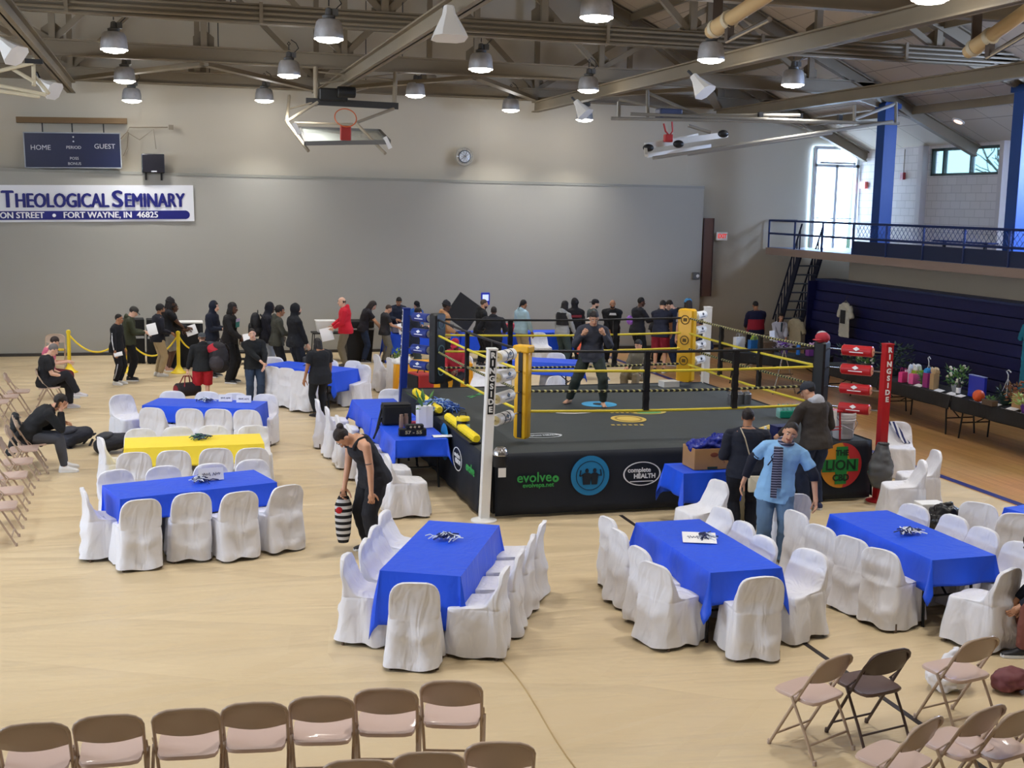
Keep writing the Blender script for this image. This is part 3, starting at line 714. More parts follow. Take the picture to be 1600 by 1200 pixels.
def stairs():
    t = thing('stairs', 'steep dark open stairs with railings from floor to balcony', 'stairs', (17.78, 32.95, 0))
    M = mat('stair navy', (16, 26, 52), .5); N = 11; run = 1.35; rise = 2.9
    for s in (-.34, .34):
        b = MB(); b.bar((s, 0, 0), (s, -run, rise), .05, .2, (0, 1, 0)); b.build('stringer', M, t, smooth=0)
        b = MB(); b.tube([(s, .1, .85), (s, -run, rise+.8)], .025, 8); b.build('handrail', M, t)
        for k in range(9): b = MB(); y = -run*(k+.5)/9; z = rise*(k+.5)/9; b.tube([(s, y, z), (s, y, z+.86)], .02, 8); b.build('baluster', M, t)
    for k in range(N):
        b = MB(); b.box((0, -run*(k+.5)/N, rise*(k+.5)/N), (.66, .22, .035)); b.build('tread', mat('tread steel', (66, 72, 84), .5), t, smooth=0)
stairs()

# outside: bare trees seen through the window, and the ground
b = MB(); b.box((60, 40, 1.5), (78, 120, .2)); tag(struct(b.build('ground', mat('winter grass', (120, 132, 104), .9), smooth=0)), 'lawn outside the balcony window', 'ground')
rng = random.Random(4)
def tree(x, y, h, lb):
    b = MB()
    def br(p, d, l, r, n):
        q = p+d*l; b.tube([p, (p+q)/2+V(rng.uniform(-.1, .1), rng.uniform(-.1, .1), 0)*l, q], [r, r*.85, r*.7], 5)
        if n:
            for k in range(3): br(q if k else (p+q)/2, unit(d+V(rng.uniform(-.9, .9), rng.uniform(-.9, .9), rng.uniform(-.1, .6))), l*.68, r*.6, n-1)
    br(V(x, y, 1.6), V(0, 0, 1), h*.3, .16, 4)
    tag(b.build('bare_tree', mat('bark', (70, 78, 74), .9)), lb, 'tree', 'bare trees outside the window')
tree(34, 45, 9, 'bare tree outside, seen in the left window pane'); tree(36, 42.5, 8, 'bare tree outside, seen in the middle of the window'); tree(35, 39, 9, 'bare tree outside, seen in the right window pane')
# ================================================================ the boxing ring
RX0, RX1, RY0, RY1, RZ = 3.98, 9.66, 15.2, 20.95, .87
M_canvas = mat('ring canvas', (53, 58, 59), .7, bump=.12, bs=5, var=.1, vs=2.5)
M_skirt = mat('ring skirt', (17, 25, 38), .65, bump=.1, bs=6)
M_ry = mat('ring yellow vinyl', (232, 176, 26), .42)
M_ropey = mat('yellow rope cover', (226, 206, 62), .45)
M_ropek = mat('black rope cover', (28, 28, 32), .5)
M_ropet = stripes('black and yellow twist', (190, 184, 120), (24, 24, 26), 12, 'd', .5, duty=.36)
M_red = mat('ring red', (176, 24, 32), .4)
M_padw = mat('white vinyl', (230, 228, 222), .45)
M_print = mat('white print', (226, 228, 232), .6)
M_gprint = mat('green print', (54, 158, 78), .6)
M_bprint = mat('sky blue print', (24, 122, 178), .6)
M_yprint = mat('gold print', (206, 176, 84), .6)
ring = thing('boxing_ring', 'raised boxing ring with dark canvas, black skirts and yellow and black ropes', 'boxing ring', (6.8, 18, 0))
RO = V(6.8, 18, 0)
def disc(mb, c, X, Y, rx, ry, th=.004, n=40, hole=None):
    if hole is None:
        mb.prism([(rx*math.cos(q), ry*math.sin(q)) for q in np.linspace(0, 2*math.pi, n, endpoint=False)], th, c, X, Y)
    else:
        X = V(*X); Y = V(*Y); Z = np.cross(X, Y); c = np.asarray(c)
        mk = lambda k, z: [c+X*rx*k*math.cos(q)+Y*ry*k*math.sin(q)+Z*z for q in np.linspace(0, 2*math.pi, n, endpoint=False)]
        mb.rings([mk(hole, 0), mk(hole, th), mk(1, th), mk(1, 0)], False, False)
    return mb
# platform: canvas over the deck
b = MB()
nx = 30
def canvas_grid(x0, x1, y0, y1, z, nx=34, ny=34):
    vs = []; fs = []
    for j in range(ny+1):
        for i in range(nx+1):
            x = x0+(x1-x0)*i/nx; y = y0+(y1-y0)*j/ny
            e = min(i, nx-i, j, ny-j)
            vs.append((x, y, z-(.02 if e == 0 else 0)+.004*noise.noise(Vector((x*2, y*2, 0)))))
    for j in range(ny):
        for i in range(nx): a = j*(nx+1)+i; fs.append((a, a+1, a+nx+2, a+nx+1))
    return vs, fs
b.add(*canvas_grid(RX0-6.8, RX1-6.8, RY0-18, RY1-18, RZ))
b.box((0.02, .075, RZ-.07), (RX1-RX0-.04, RY1-RY0-.04, .08))
canvas = b.build('canvas', M_canvas, ring, smooth=60)
b = MB(); b.box((.02, .075, .41), (RX1-RX0-.3, RY1-RY0-.3, .78)); b.build('deck_frame', M_black, ring, smooth=0)
def skirt(p0, p1, nrm, nm='skirt'):
    """hanging cloth from p0 to p1 with shallow folds"""
    p0 = V(*p0); p1 = V(*p1); nrm = V(*nrm); N = 60; M = 8; vs = []; fs = []
    for j in range(M+1):
        z = RZ-.005-(RZ-.05)*j/M
        for i in range(N+1):
            p = p0+(p1-p0)*i/N; k = j/M
            off = .02+.05*k+.012*k*math.sin(i*.9+1)+.01*k*noise.noise(Vector((p[0]*2.5, p[1]*2.5, 3)))
            vs.append(p+nrm*off+V(0, 0, z))
    for j in range(M):
        for i in range(N): a = j*(N+1)+i; fs.append((a, a+1, a+N+2, a+N+1))
    b = MB(); b.add(vs, fs)
    o = b.build(nm, M_skirt, ring, smooth=80)
    m = o.modifiers.new('thick', 'SOLIDIFY'); m.thickness = .006
    return o
x0, x1, y0, y1 = RX0-6.8, RX1-6.8, RY0-18, RY1-18
sk_f = skirt((x0+.12, y0, 0), (x1, y0, 0), (0, -1, 0)); sk_l = skirt((x0, y1, 0), (x0, y0+.12, 0), (-1, 0, 0)); skirt((x1, y0, 0), (x1, y1, 0), (1, 0, 0)); skirt((x1, y1, 0), (x0, y1, 0), (0, 1, 0))
# prints on the front skirt
Yf = y0-.075
fx = lambda px: atY(px, 750, 15.1)[0]-6.8
X_, Z_ = V(1, 0, 0), V(0, .035, 1)
def fp(px, py): p = atY(px, py, 15.12)-RO; return V(p[0], Yf-.012+.035*(p[2]-.3)*1, p[2])
text('evolve', .185, fp(835, 746.5), X_, Z_, M_gprint, sk_f, bold=.002); text('evolvepa.net', .085, fp(841, 758), X_, Z_, M_gprint, sk_f, bold=.001)
b = MB(); disc(b, fp(868, 748), X_, V(0, 0, 1), .045, .045, .006, hole=.35); b.build('logo_ring', M_gprint, sk_f, smooth=0)
c0 = fp(922, 743)
b = MB(); disc(b, c0+V(0, -.002, 0), X_, V(0, 0, 1), .27, .27, .004); b.build('round_emblem', M_bprint, sk_f, smooth=0)
M_dp = mat('dark print', (12, 26, 40), .6)
b = MB(); disc(b, c0+V(0, -.007, 0), X_, V(0, 0, 1), .2, .2, .003, hole=.96)
# two flexing figures, plain silhouettes
def fig(cx, s):
    o = c0+V(cx, -.012, -.02); b.prism([(-.05*s, -.1), (.05*s, -.1), (.065*s, .04), (.03*s, .06), (-.03*s, .06), (-.065*s, .04)], .003, o, X_, (0, 0, 1))
    disc(b, o+V(0, 0, .09), X_, V(0, 0, 1), .024, .03, .003, 16)
fig(-.05, 1.0); fig(.06, .8)
for sgn, x in ((-1, -.1), (1, .105)):
    o = c0+V(0, -.012, 0); b.bar(o+V(x, 0, .01), o+V(x+sgn*.05, 0, .0), .012, .03, (0, 1, 0)); b.bar(o+V(x+sgn*.05, 0, .0), o+V(x+sgn*.035, 0, .08), .01, .025, (0, 1, 0))
b.build('emblem_figures', M_dp, sk_f, smooth=0)
c1 = fp(1003, 740)
b = MB(); disc(b, c1+V(0, -.002, 0), X_, V(0, 0, 1), .27, .165, .005, hole=.93); b.build('oval_logo', M_print, sk_f, smooth=0)
text('complete', .088, c1+V(-.04, -.004, .05), X_, Z_, M_print, sk_f, bold=.002); text('HEALTH', .085, c1+V(.04, -.004, -.035), X_, Z_, M_print, sk_f, bold=.003)
b = MB(); b.box(c1+V(.0, -.004, -.105), (.34, .004, .012)); b.build('logo_rule', M_print, sk_f, smooth=0)
c2 = fp(1314, 727)
b = MB(); disc(b, c2, X_, V(0, 0, 1), .325, .325, .004); b.build('lion_disc', mat('lion orange', (212, 142, 40), .6), sk_f, smooth=0)
b = MB(); b.prism([(.0, .325)]+[(.325*math.sin(q), .325*math.cos(q)) for q in np.linspace(.15, math.pi-.1, 18)]+[(.08, -.2), (.16, 0), (.1, .2)], .004, c2+V(0, -.004, 0), X_, (0, 0, 1)); b.build('lion_arc', mat('lion red', (186, 44, 50), .6), sk_f, smooth=0)
b = MB(); b.prism([(-.09, .27), (.09, .27), (.09, .09), (.27, .09), (.27, -.09), (.09, -.09), (.09, -.27), (-.09, -.27), (-.09, -.09), (-.3, -.09), (-.3, .09), (-.09, .09)], .004, c2+V(0, -.009, 0), X_, (0, 0, 1)); b.build('lion_cross', mat('lion green', (28, 128, 58), .6), sk_f, smooth=0)
M_dg = mat('dark green print', (10, 44, 26), .6)
text('THE', .11, c2+V(0, -.016, .18), X_, Z_, M_dg, sk_f, bold=.004); text('LION', .2, c2+V(-.01, -.016, .0), X_, Z_, M_dg, sk_f, bold=.004, sx=1.05); text('CBD', .13, c2+V(0, -.016, -.18), X_, Z_, M_dg, sk_f, bold=.004)
# prints on the left skirt
Xl = V(0, -1, 0)
def lp_(px, py): p = atX(px, py, RX0-.06)-RO; return V(x0-.082, p[1], p[2])
cl = lp_(717, 717)
b = MB(); disc(b, cl, Xl, V(0, 0, 1), .27, .165, .004, hole=.93); b.build('oval_logo', M_print, sk_l, smooth=0)
text('complete', .088, cl+V(-.002, .02, .05), Xl, V(0, 0, 1), M_print, sk_l, bold=.002); text('HEALTH', .085, cl+V(-.002, -.03, -.035), Xl, V(0, 0, 1), M_print, sk_l, bold=.003)
text('evolve', .185, lp_(737, 733), Xl, V(0, 0, 1), M_gprint, sk_l, bold=.002)
b = MB(); disc(b, lp_(697, 690), Xl, V(0, 0, 1), .27, .27, .004); b.build('round_emblem', M_bprint, sk_l, smooth=0)
# prints on the canvas
def cp(px, py): p = at(px, py, RZ)-RO; return p+V(0, 0, .004)
XX, YY = V(1, 0, 0), V(0, 1, 0)
def dec(nm, px, py, rx, ry, m, hole=None, dz=0): b = MB(); disc(b, cp(px, py)+V(0, 0, dz), XX, YY, rx, ry, .003, hole=hole); return b.build(nm, m, canvas, smooth=0)
dec('oval_logo', 847, 681, .29, .17, M_print, .9); text('complete HEALTH', .075, cp(847, 681)+V(0, 0, .004), XX, YY, M_print, canvas, bold=.002)
dec('blue_emblem', 936, 632, .29, .29, mat('canvas blue print', (60, 158, 206), .6)); dec('emblem_figures', 936, 632, .1, .1, M_dp, None, .004)
dec('white_logo', 897, 644, .33, .17, mat('canvas cream print', (202, 196, 184), .6)); dec('white_logo_centre', 897, 644, .14, .08, MATS['ring canvas'], None, .004)
dec('gold_emblem', 982, 655, .27, .3, M_yprint); dec('gold_emblem_ring', 982, 655, .21, .24, mat('gold dark', (150, 122, 50), .6), .85, .004)
b = MB()
for k in range(6): b.box(cp(958+k*8, 646)+V(0, .05, .001), (.045, .06, .004)); b.box(cp(957+k*9, 664)+V(0, -.02, .001), (.05, .06, .004))
b.build('gold_marks', M_yprint, canvas, smooth=0)
dec('lion_emblem', 1012, 644, .3, .22, mat('canvas gold', (196, 174, 88), .6)); dec('lion_emblem_cross', 1014, 645, .2, .12, mat('canvas green', (92, 152, 86), .6), None, .004)
b = MB()
for k in range(3):
    a, c = cp(1184+k*9, 671), cp(1205+k*9, 664); b.bar(a, c, .055, .004)
b.build('gold_slashes', M_yprint, canvas, smooth=0)
b = MB(); b.bar(cp(730, 620), cp(757, 616), .05, .004); b.bar(cp(735, 622), cp(752, 614), .05, .004); b.build('green_mark', mat('green chalk', (66, 140, 84), .6), canvas, smooth=0)

# corners: (post, rope corner)
CN = {'nl': (V(3.94, 15.08), V(4.66, 15.86)), 'nr': (V(9.74, 15.04), V(9.12, 15.75)), 'fl': (V(3.96, 21.05), V(4.45, 20.38)), 'fr': (V(9.78, 21.1), V(9.06, 20.4))}
RH = [RZ+h for h in (.43, .71, .99, 1.26)]
def post(k, m, lab, lm, face):
    p = CN[k][0]-RO[:2]; o = V(p[0], p[1], 0)
    b = MB(); lx = {'nl': .07, 'fl': .08}.get(k, 0)/2.25
    Q = lambda w, z: [o+V(sx*w+lx*z, sy*w, z) for sx, sy in ((-1, -1), (1, -1), (1, 1), (-1, 1))]
    b.rings([Q(.06, .01), Q(.06, 2.25), Q(.066, 2.25), Q(.066, 2.27)]); ps = b.build('ring_post', m, ring, smooth=0, bevel=.008)
    b = MB(); b.lathe([(.17, 0), (.17, .02), (.1, .035), (.08, .05)], o, 24); b.build('post_base', m, ring)
    if face is not None:
        n = V(*face); X = np.cross(n, V(0, 0, 1))*-1
        c = o+n*.062
        lv = V(lx, 0, 1)
        if lab: b = MB(); b.bar(c+lv*1.42, c+lv*2.24, .075, .006, n); b.build('label_strip', lab, ps, smooth=0)
        for i, ch in enumerate('RINGSIDE'): text(ch, .1, c+n*.005+lv*(2.18-.1*i), X, V(0, 0, 1), lm, ps, bold=.004)
    return ps
post('nl', M_white, M_black, M_white, (0, -1, 0)); post('nr', M_red, None, M_white, (0, -1, 0)); post('fl', M_blue, M_white, M_black, (-1, 0, 0)); post('fr', M_white, None, M_black, None)
def rollers(k, m, endm, mark, idx, band=None):
    p, q = CN[k]
    for j, z in enumerate(RH):
        a = V(p[0]-RO[0]+{'nl': .07, 'fl': .08}.get(k, 0)/2.25*z, p[1]-RO[1], z); c = V(q[0]-RO[0], q[1]-RO[1], z)
        d = c-a; L = np.linalg.norm(d); u = d/L
        r0 = a+u*.2; r1 = a+u*min(.64, L-.2)
        b = MB(); b.tube([r0, r0+u*.012, r1-u*.012, r1], [.062, .078, .078, .062], 18); o = b.build('turnbuckle_pad', m, ring)
        for e0, e1, w_ in ((r0-u*.004, r0+u*.001, .06), (r1-u*.001, r1+u*.004, .06)): b = MB(); b.tube([e0, e1], w_, 16); b.build('pad_end', endm, o)
        for e0, e1 in ((a, r0), (r1, c)): b = MB(); b.tube([e0, e1], .012, 6); b.build('turnbuckle', M_chrome, ring)
        n = unit(np.cross(u, V(0, 0, 1))); n = n if n[1] < 0 else -n
        Xd = u if u[0] > 0 else -u
        Zu = unit(V(0, 0, 1)*.8+n*-.25)
        nn = np.cross(Xd, Zu); mid = (r0+r1)/2
        b = MB(); b.prism([(-.05, 0), (0, .03), (.05, 0), (0, -.03)], .003, mid+nn*.079+V(0, 0, .01), Xd, Zu); b.box(mid+nn*.0785-V(0, 0, .04), (.2, .006, .012), np.stack([Xd, nn, np.cross(Xd, nn)], 1)); b.build('pad_print', mark, o, smooth=0)
        if band and j in band:
            for t_ in (.35, .7): b = MB(); b.tube([r0+(r1-r0)*(t_-.03), r0+(r1-r0)*(t_+.03)], .0795, 18); b.build('pad_band', M_black, o)
rollers('nl', M_padw, mat('cork tan', (206, 186, 130), .8), M_dark, 0, (0, 3)); rollers('nr', M_red, mat('red end', (214, 150, 110), .8), M_print, 0); rollers('fl', M_blue, mat('blue end', (190, 184, 170), .8), M_print, 0); rollers('fr', M_padw, M_padw, M_dark, 0)
def cpad(k, m, w, d, z0, z1, top=None, strap=None):
    q = CN[k][1]-RO[:2]; p = CN[k][0]-RO[:2]; a = math.atan2(*(p-q)[::-1]); R = rotz(a+math.pi/2); o = V(q[0], q[1], 0)
    b = MB(); Q = []
    for z, s in ((z0, .8), (z0+.03, 1), (z1-.03, 1), (z1, .82)): Q.append([o+R @ V(x*w/2*s, y*d/2*s, z) for x, y in ((-1, -.7), (-.8, -1), (.8, -1), (1, -.7), (1, .7), (.8, 1), (-.8, 1), (-1, .7))])
    b.rings(Q); c = b.build('corner_pad', m, ring)
    if top: b = MB(); b.box(o+V(0, 0, z1-.03), (w*1.2, d*1.25, .1), R); b.build('pad_cap', m, c, smooth=0, bevel=.02)
    if strap:
        b = MB(); b.box(o+R @ V(0, d/2+.006, (z0+z1)/2), (.09, .012, z1-z0-.04), R); b.box(o+R @ V(0, -d/2-.006, (z0+z1)/2), (.06, .012, z1-z0-.04), R); b.build('pad_strap', strap, c, smooth=0)
    return c, o, R, d
cpad('nl', M_ry, .2, .16, RZ+.06, RZ+1.32, True, M_black); cpad('nr', M_black, .24, .18, RZ+.02, RZ+1.36)
c, o, R, d = cpad('fl', M_black, .26, .18, RZ+.16, RZ+1.36)
for z in (1.25, 1.62, 2.05): b = MB(); disc(b, o+R @ V(.0, d/2+.004, z), R @ V(-1, 0, 0), V(0, 0, 1), .08, .08, .004, 20, .75); disc(b, o+R @ V(.0, -d/2-.008, z), R @ V(1, 0, 0), V(0, 0, 1), .08, .08, .004, 20, .75); b.build('pad_emblem', mat('grey teal print', (84, 110, 112), .6), c, smooth=0)
c, o, R, d = cpad('fr', M_ry, .3, .2, RZ+.1, RZ+1.42)
for z in (1.36, 1.73, 2.1): b = MB(); disc(b, o+R @ V(0, -d/2-.006, z), R @ V(1, 0, 0), V(0, 0, 1), .085, .085, .005, 20, .8); b.box(o+R @ V(0, -d/2-.006, z), (.07, .006, .06), R); disc(b, o+R @ V(0, d/2+.006, z), R @ V(-1, 0, 0), V(0, 0, 1), .085, .085, .005, 20, .8); b.box(o+R @ V(0, d/2+.006, z), (.07, .006, .06), R); b.build('pad_emblem', mat('brown print', (110, 82, 14), .6), c, smooth=0)
SEQ = [('nl', 'nr'), ('nr', 'fr'), ('fr', 'fl'), ('fl', 'nl')]
for a, c in SEQ:
    for j, z in enumerate(RH):
        p = V(*(CN[a][1]-RO[:2]), z); q = V(*(CN[c][1]-RO[:2]), z); n = 14
        tw = {('nl', 'nr'): (0, 1, 0, 1), ('nr', 'fr'): (1, 0, 1, 0), ('fr', 'fl'): (1, 1, 0, 0), ('fl', 'nl'): (1, 0, 1, 0)}[(a, c)]
        b = MB(); b.tube([p+(q-p)*i/n-V(0, 0, .03*math.sin(math.pi*i/n)) for i in range(n+1)], .019, 10)
        kind = {0: 't', 1: 'y', 2: 't', 3: 't'}[j] if a in ('nr',) else {0: 'y', 1: 't', 2: 'y', 3: 'k'}[j]
        if a == 'nr': kind = ('y', 't', 'y', 't')[j]
        if a == 'fr': kind = ('t', 'y', 'y', 'k')[j]
        b.build('rope', {'y': M_ropey, 'k': M_ropek, 't': M_ropet}[kind], ring)
    for f_ in ((.40, .70) if a != 'fr' else (.3, .72)):
        p = V(*(CN[a][1]-RO[:2]), 0); q = V(*(CN[c][1]-RO[:2]), 0); m_ = p+(q-p)*f_
        b = MB(); n = 16
        zz = np.linspace(RH[0]-.02, RH[3]-.02, n)
        b.rings([[m_+V(sx*.04, sy*.028*(1.0+.35*math.cos(i*2.1)), z) if a in ('nl', 'fr') else m_+V(sy*.028, sx*.04*(1.0+.2*math.cos(i*2.1)), z) for sx, sy in ((-1, -1), (1, -1), (1, 1), (-1, 1))] for i, z in enumerate(zz)])
        b.build('rope_spacer', mat('spacer black', (20, 20, 22), .55), ring, smooth=60)
# ================================================================ tables, cloths, covered chairs, folding chairs
M_cover = crease(mat('white chair cover', (226, 226, 232), .7, sheen=.2), 5, .9)
M_foot = mat('brown chair foot', (96, 78, 66), .6)
M_cloth = crease(mat('royal blue table cloth', (26, 82, 226), .45), 5, .25, (1, 1, .6))
M_clothy = crease(mat('yellow table cloth', (250, 222, 62), .5), 5, .2)
M_clotho = crease(mat('orange yellow cloth', (246, 176, 34), .55), 5, .2)
M_clothk = crease(mat('black table cloth', (20, 21, 24), .7), 5, .2)
M_top = mat('grey table top', (150, 148, 142), .5)

def hd(h): return V(math.sin(rad(h)), math.cos(rad(h)), 0)
def cover_mesh(seed):
    """loose cover over a folding chair: round-topped back, seat box, skirt to the floor (chair faces +y)"""
    r = random.Random(seed); N = 68
    def ring(z, w, yb, yf, rnd=.04):
        # rounded rectangle, counted round from the back middle
        pts = []
        hw = w/2; rnd = min(rnd, hw*.9, (yf-yb)/2*.95)
        for k in range(N):
            t = k/N*4
            s = int(t); u = t-s
            c = [(-1, -1), (1, -1), (1, 1), (-1, 1)]
            a, b = c[s], c[(s+1) % 4]
            x = a[0]+(b[0]-a[0])*u; y = a[1]+(b[1]-a[1])*u
            # soften the corners
            q = (abs(x)**7+abs(y)**7)**(1/7.)
            pts.append(V(x/q*hw, (yb+yf)/2+y/q*(yf-yb)/2, z))
        return pts
    R = []
    yf0 = .245
    for z in (.03, .06, .10, .14, .18, .22, .26, .30, .34, .38, .42, .445): k = 1-z/.45; R.append(ring(z, .458+.045*k, -.267-.035*k, .24+.062*k))
    R.append(ring(.456, .452, -.266, .232))
    for z, w, yb, yf in ((.462, .445, -.264, .21), (.468, .445, -.262, .10), (.475, .448, -.26, .0), (.485, .452, -.258, -.08), (.51, .455, -.256, -.125), (.56, .458, -.255, -.155), (.61, .454, -.258, -.185), (.64, .450, -.262, -.202)): R.append(ring(z, w, yb, yf))
    for k in range(1, 8):
        t = k/7*.985; z = .64+.165*math.sin(t*math.pi/2); w = .432*math.cos(t*math.pi/2)**.52+.018
        R.append(ring(z, w, -.262-.0045*k, -.218-.0045*k))
    b = MB(); b.rings(R, False, True)
    v = np.concatenate(b.v)
    ph = [r.uniform(0, 6.3) for _ in range(8)]
    o = []
    for p in v:
        x, y, z = p; n = unit(V(x, y*.8, 0)); low = max(0, min(1, (.56-z)/.46))
        ang = math.atan2(y, x)
        d = low*(.020*math.sin(ang*5+ph[0]+z*2)+.014*math.sin(ang*9+ph[1]+z*7)+.024*noise.noise(Vector((x*6+seed, y*6, z*3))))
        q = p+n*d
        if y < -.2:      # back sheet sags in soft swags
            q[1] += max(0, min(1, (z-.40)*6))*( .016*noise.noise(Vector((x*6+seed*3+z*4, z*8, 1)))+.012*math.sin(z*26+ph[2]+x*5)*max(0, 1-(x/.2)**2)*max(0, min(1, (.75-z)*6)))
            q[1] -= .030*max(0, min(1, (.58-z)*4))*max(0, math.sin(z*21+ph[3]-abs(x)*7))*(1-(x/.27)**2)
        if z < .05: q[2] += .012*math.sin(ang*3+ph[4])+.008*math.sin(ang*7+ph[5])
        o.append(q)
    b.v = [np.array(o)]
    return b
COVERS = []
def cover_proto(i):
    t = thing('covered_chair', 'x', 'chair', (0, 0, 0), 0)
    o = cover_mesh(i*7+1).build('chair_cover', M_cover, t, smooth=75)
    for sx, sy in ((-1, -1), (1, -1), (-1, 1), (1, 1)):
        b = MB(); b.tube([(sx*.205, sy*.235-.005, 0), (sx*.205, sy*.235-.005, .09)], [.016, .013], 8); b.build('leg', M_foot, t)
    return t
for i in range(4): COVERS.append([cover_proto(i), False])
_cc = [0]
def covered(px, py, h, label, ztop=.80, group=None):
    """chair whose back-top middle is the point seen at px, py"""
    p = at(px, py, ztop); k = _cc[0] % 4; _cc[0] += 1
    pr = COVERS[k]
    loc = p+hd(h)*.245; loc[2] = 0.006
    o = pr[0] if not pr[1] else dup(pr[0])
    pr[1] = True
    o.location = tuple(float(c) for c in loc); o.rotation_euler = (0, 0, -rad(h)); o['label'] = label
    if group: o['group'] = group
    return o
def covered_xy(x, y, h, label, group=None):
    k = _cc[0] % 4; _cc[0] += 1; pr = COVERS[k]
    o = pr[0] if not pr[1] else dup(pr[0]); pr[1] = True
    o.location = (x, y, .006); o.rotation_euler = (0, 0, -rad(h)); o['label'] = label
    if group: o['group'] = group
    return o

def cloth_mesh(L, W, ovL, ovW, z=.755, seed=0, flare=.10, corner=1.0):
    """cloth over an L x W top: overhang ovL beyond the short ends, ovW beyond the long sides, pointed corners"""
    r = random.Random(seed); P = []   # perimeter points: (pos, outward normal, drop, corneriness)
    def side(a, b, n, drop, k):
        for i in range(k): t = (i+.5)/k; P.append((a+(b-a)*t, n, drop, 0, t))
    hl, hw = L/2, W/2; c = [V(-hl, -hw), V(hl, -hw), V(hl, hw), V(-hl, hw)]; ns = [V(0, -1), V(1, 0), V(0, 1), V(-1, 0)]; dr = [ovW, ovL, ovW, ovL]; ks = [26, 14, 26, 14]
    dmax = min(math.hypot(ovL, ovW)*corner, z-.02)
    for s in range(4):
        side(c[s], c[(s+1) % 4], ns[s], dr[s], ks[s])
        n0, n1 = ns[s], ns[(s+1) % 4]; d0, d1 = dr[s], dr[(s+1) % 4]
        for i in range(7):
            t = i/6; a = t*math.pi/2; n = n0*math.cos(a)+n1*math.sin(a)
            tri = 1-abs(2*t-1)
            d = (d0+(d1-d0)*t)*(1-tri)+dmax*tri
            P.append((c[(s+1) % 4], n, d, tri, t))
    n = len(P); M = 9; R = []
    ins = .985
    R.append([V(*(p[0]*.5), z) for p in P]); R.append([V(*(p[0]*ins), z) for p in P])
    for j in range(M+1):
        k = j/M; Q = []
        for i, (p, nn, d, tri, t) in enumerate(P):
            dd = d*k; out = .006+flare*(.35*k+.9*tri*k)*.6+.016*k*math.sin(i*.55+seed)+.03*k*noise.noise(Vector((p[0]*3+seed, p[1]*3, k)))
            if tri > .01: out += .02*k*math.sin(t*math.pi*3)
            Q.append(V(p[0]+nn[0]*out, p[1]+nn[1]*out, z-.004*(1 if j else 0)-dd*(1 if j else 0)-.0*k))
        R.append(Q)
    b = MB(); b.rings(R, True, False)
    me = b.mesh('tablecloth'); bm = bmesh.new(); bm.from_mesh(me); bmesh.ops.remove_doubles(bm, verts=bm.verts[:], dist=.0008); bmesh.ops.dissolve_degenerate(bm, edges=bm.edges[:], dist=.0008); bm.to_mesh(me); bm.free()
    return me
def table_legs(t, L, W, H=.74, m=None):
    m = m or M_dark
    for s in (-1, 1):
        b = MB(); x = s*(L/2-.22); y = W/2-.07
        b.tube([(x, -y, H-.03), (x, -y*.95, .45), (x+s*.05, -y, .0)], .016, 8); o = b.build('leg', m, t)
        b = MB(); b.tube([(x, y, H-.03), (x, y*.95, .45), (x+s*.05, y, .0)], .016, 8); b.build('leg', m, t)
        b = MB(); b.tube([(x, -y*.95, .3), (x, y*.95, .3)], .012, 8); b.build('cross_bar', m, t)
        b = MB(); b.tube([(x, 0, .3), (s*.18, 0, H-.04)], .012, 8); b.build('brace', m, t)
TB = {}
def table(name, c, ang, L, W, m, tl, cl, ovL=.40, ovW=.265, group='banquet tables', cgroup='table cloths', H=.74, seed=0, flare=.17, corner=1.05):
    """ang: direction of the long axis, degrees from +x"""
    t = thing('folding_table', tl, 'table', (c[0], c[1], 0), rad(ang), group)
    b = MB(); b.box((0, 0, H-.022), (L, W, .044)); b.build('tabletop', M_top, t, smooth=0, bevel=.01)
    table_legs(t, L, W, H)
    if m is not None:
        me = cloth_mesh(L+.012, W+.012, ovL, ovW, H+.008, seed, flare, corner); me.materials.append(m); o = link('tablecloth', me, None, 70)
        s = o.modifiers.new('thick', 'SOLIDIFY'); s.thickness = .003; s.offset = 1
        o.location = (c[0], c[1], 0); o.rotation_euler = (0, 0, rad(ang)); tag(o, cl, 'tablecloth', cgroup)
    TB[name] = (V(c[0], c[1], 0), ang, L, W)
    return t
def mid(*pp):
    return sum(np.array(at(x, y, .75)) for x, y in pp)/len(pp)
T1, T2, T3 = 'front left blue table', 'yellow table', 'back left blue table'
table('T1', mid((193, 777), (411, 752), (178, 758), (396, 737)), 16.5, 1.83, .76, M_cloth, 'folding table hidden by the blue cloth, front of the three at left', 'blue plastic tablecloth with a handwritten name card, front left', seed=1, flare=.06)
table('T2', mid((200, 700), (402, 693), (206, 684), (400, 677.5)), .6, 1.83, .74, M_clothy, 'folding table hidden by the yellow cloth', 'yellow plastic tablecloth, the only bright yellow one at the left tables', seed=2, flare=.06)
table('T3', mid((232, 634), (392, 639), (255, 621), (407, 626)), -19.5, 1.83, .76, M_cloth, 'folding table under blue cloth behind the yellow table', 'blue plastic tablecloth with two folded cards, behind the yellow table', seed=3, flare=.08)
c4 = V(2.80, 24.87)
table('T4', c4, -47, 1.83, .76, M_cloth, 'folding table under blue cloth behind the woman in black', 'blue plastic tablecloth behind the woman in black tee and leggings', seed=4)
table('T5', mid((603, 888), (717, 898), (674, 815), (771, 822)), 64, 1.83, .74, M_cloth, 'folding table under blue cloth in the centre foreground', 'blue plastic tablecloth in the centre foreground, its corner nearly on the floor', ovL=.5, ovW=.34, seed=5, corner=1.05)
table('T6', mid((1110, 893), (1211, 885), (1001, 817), (1094.5, 812.5)), 90.5, 1.83, .72, M_cloth, 'folding table with bare steel legs below the blue cloth with a white card', 'blue plastic tablecloth with a white card, left of the man in light blue', ovL=.3, ovW=.32, seed=6)
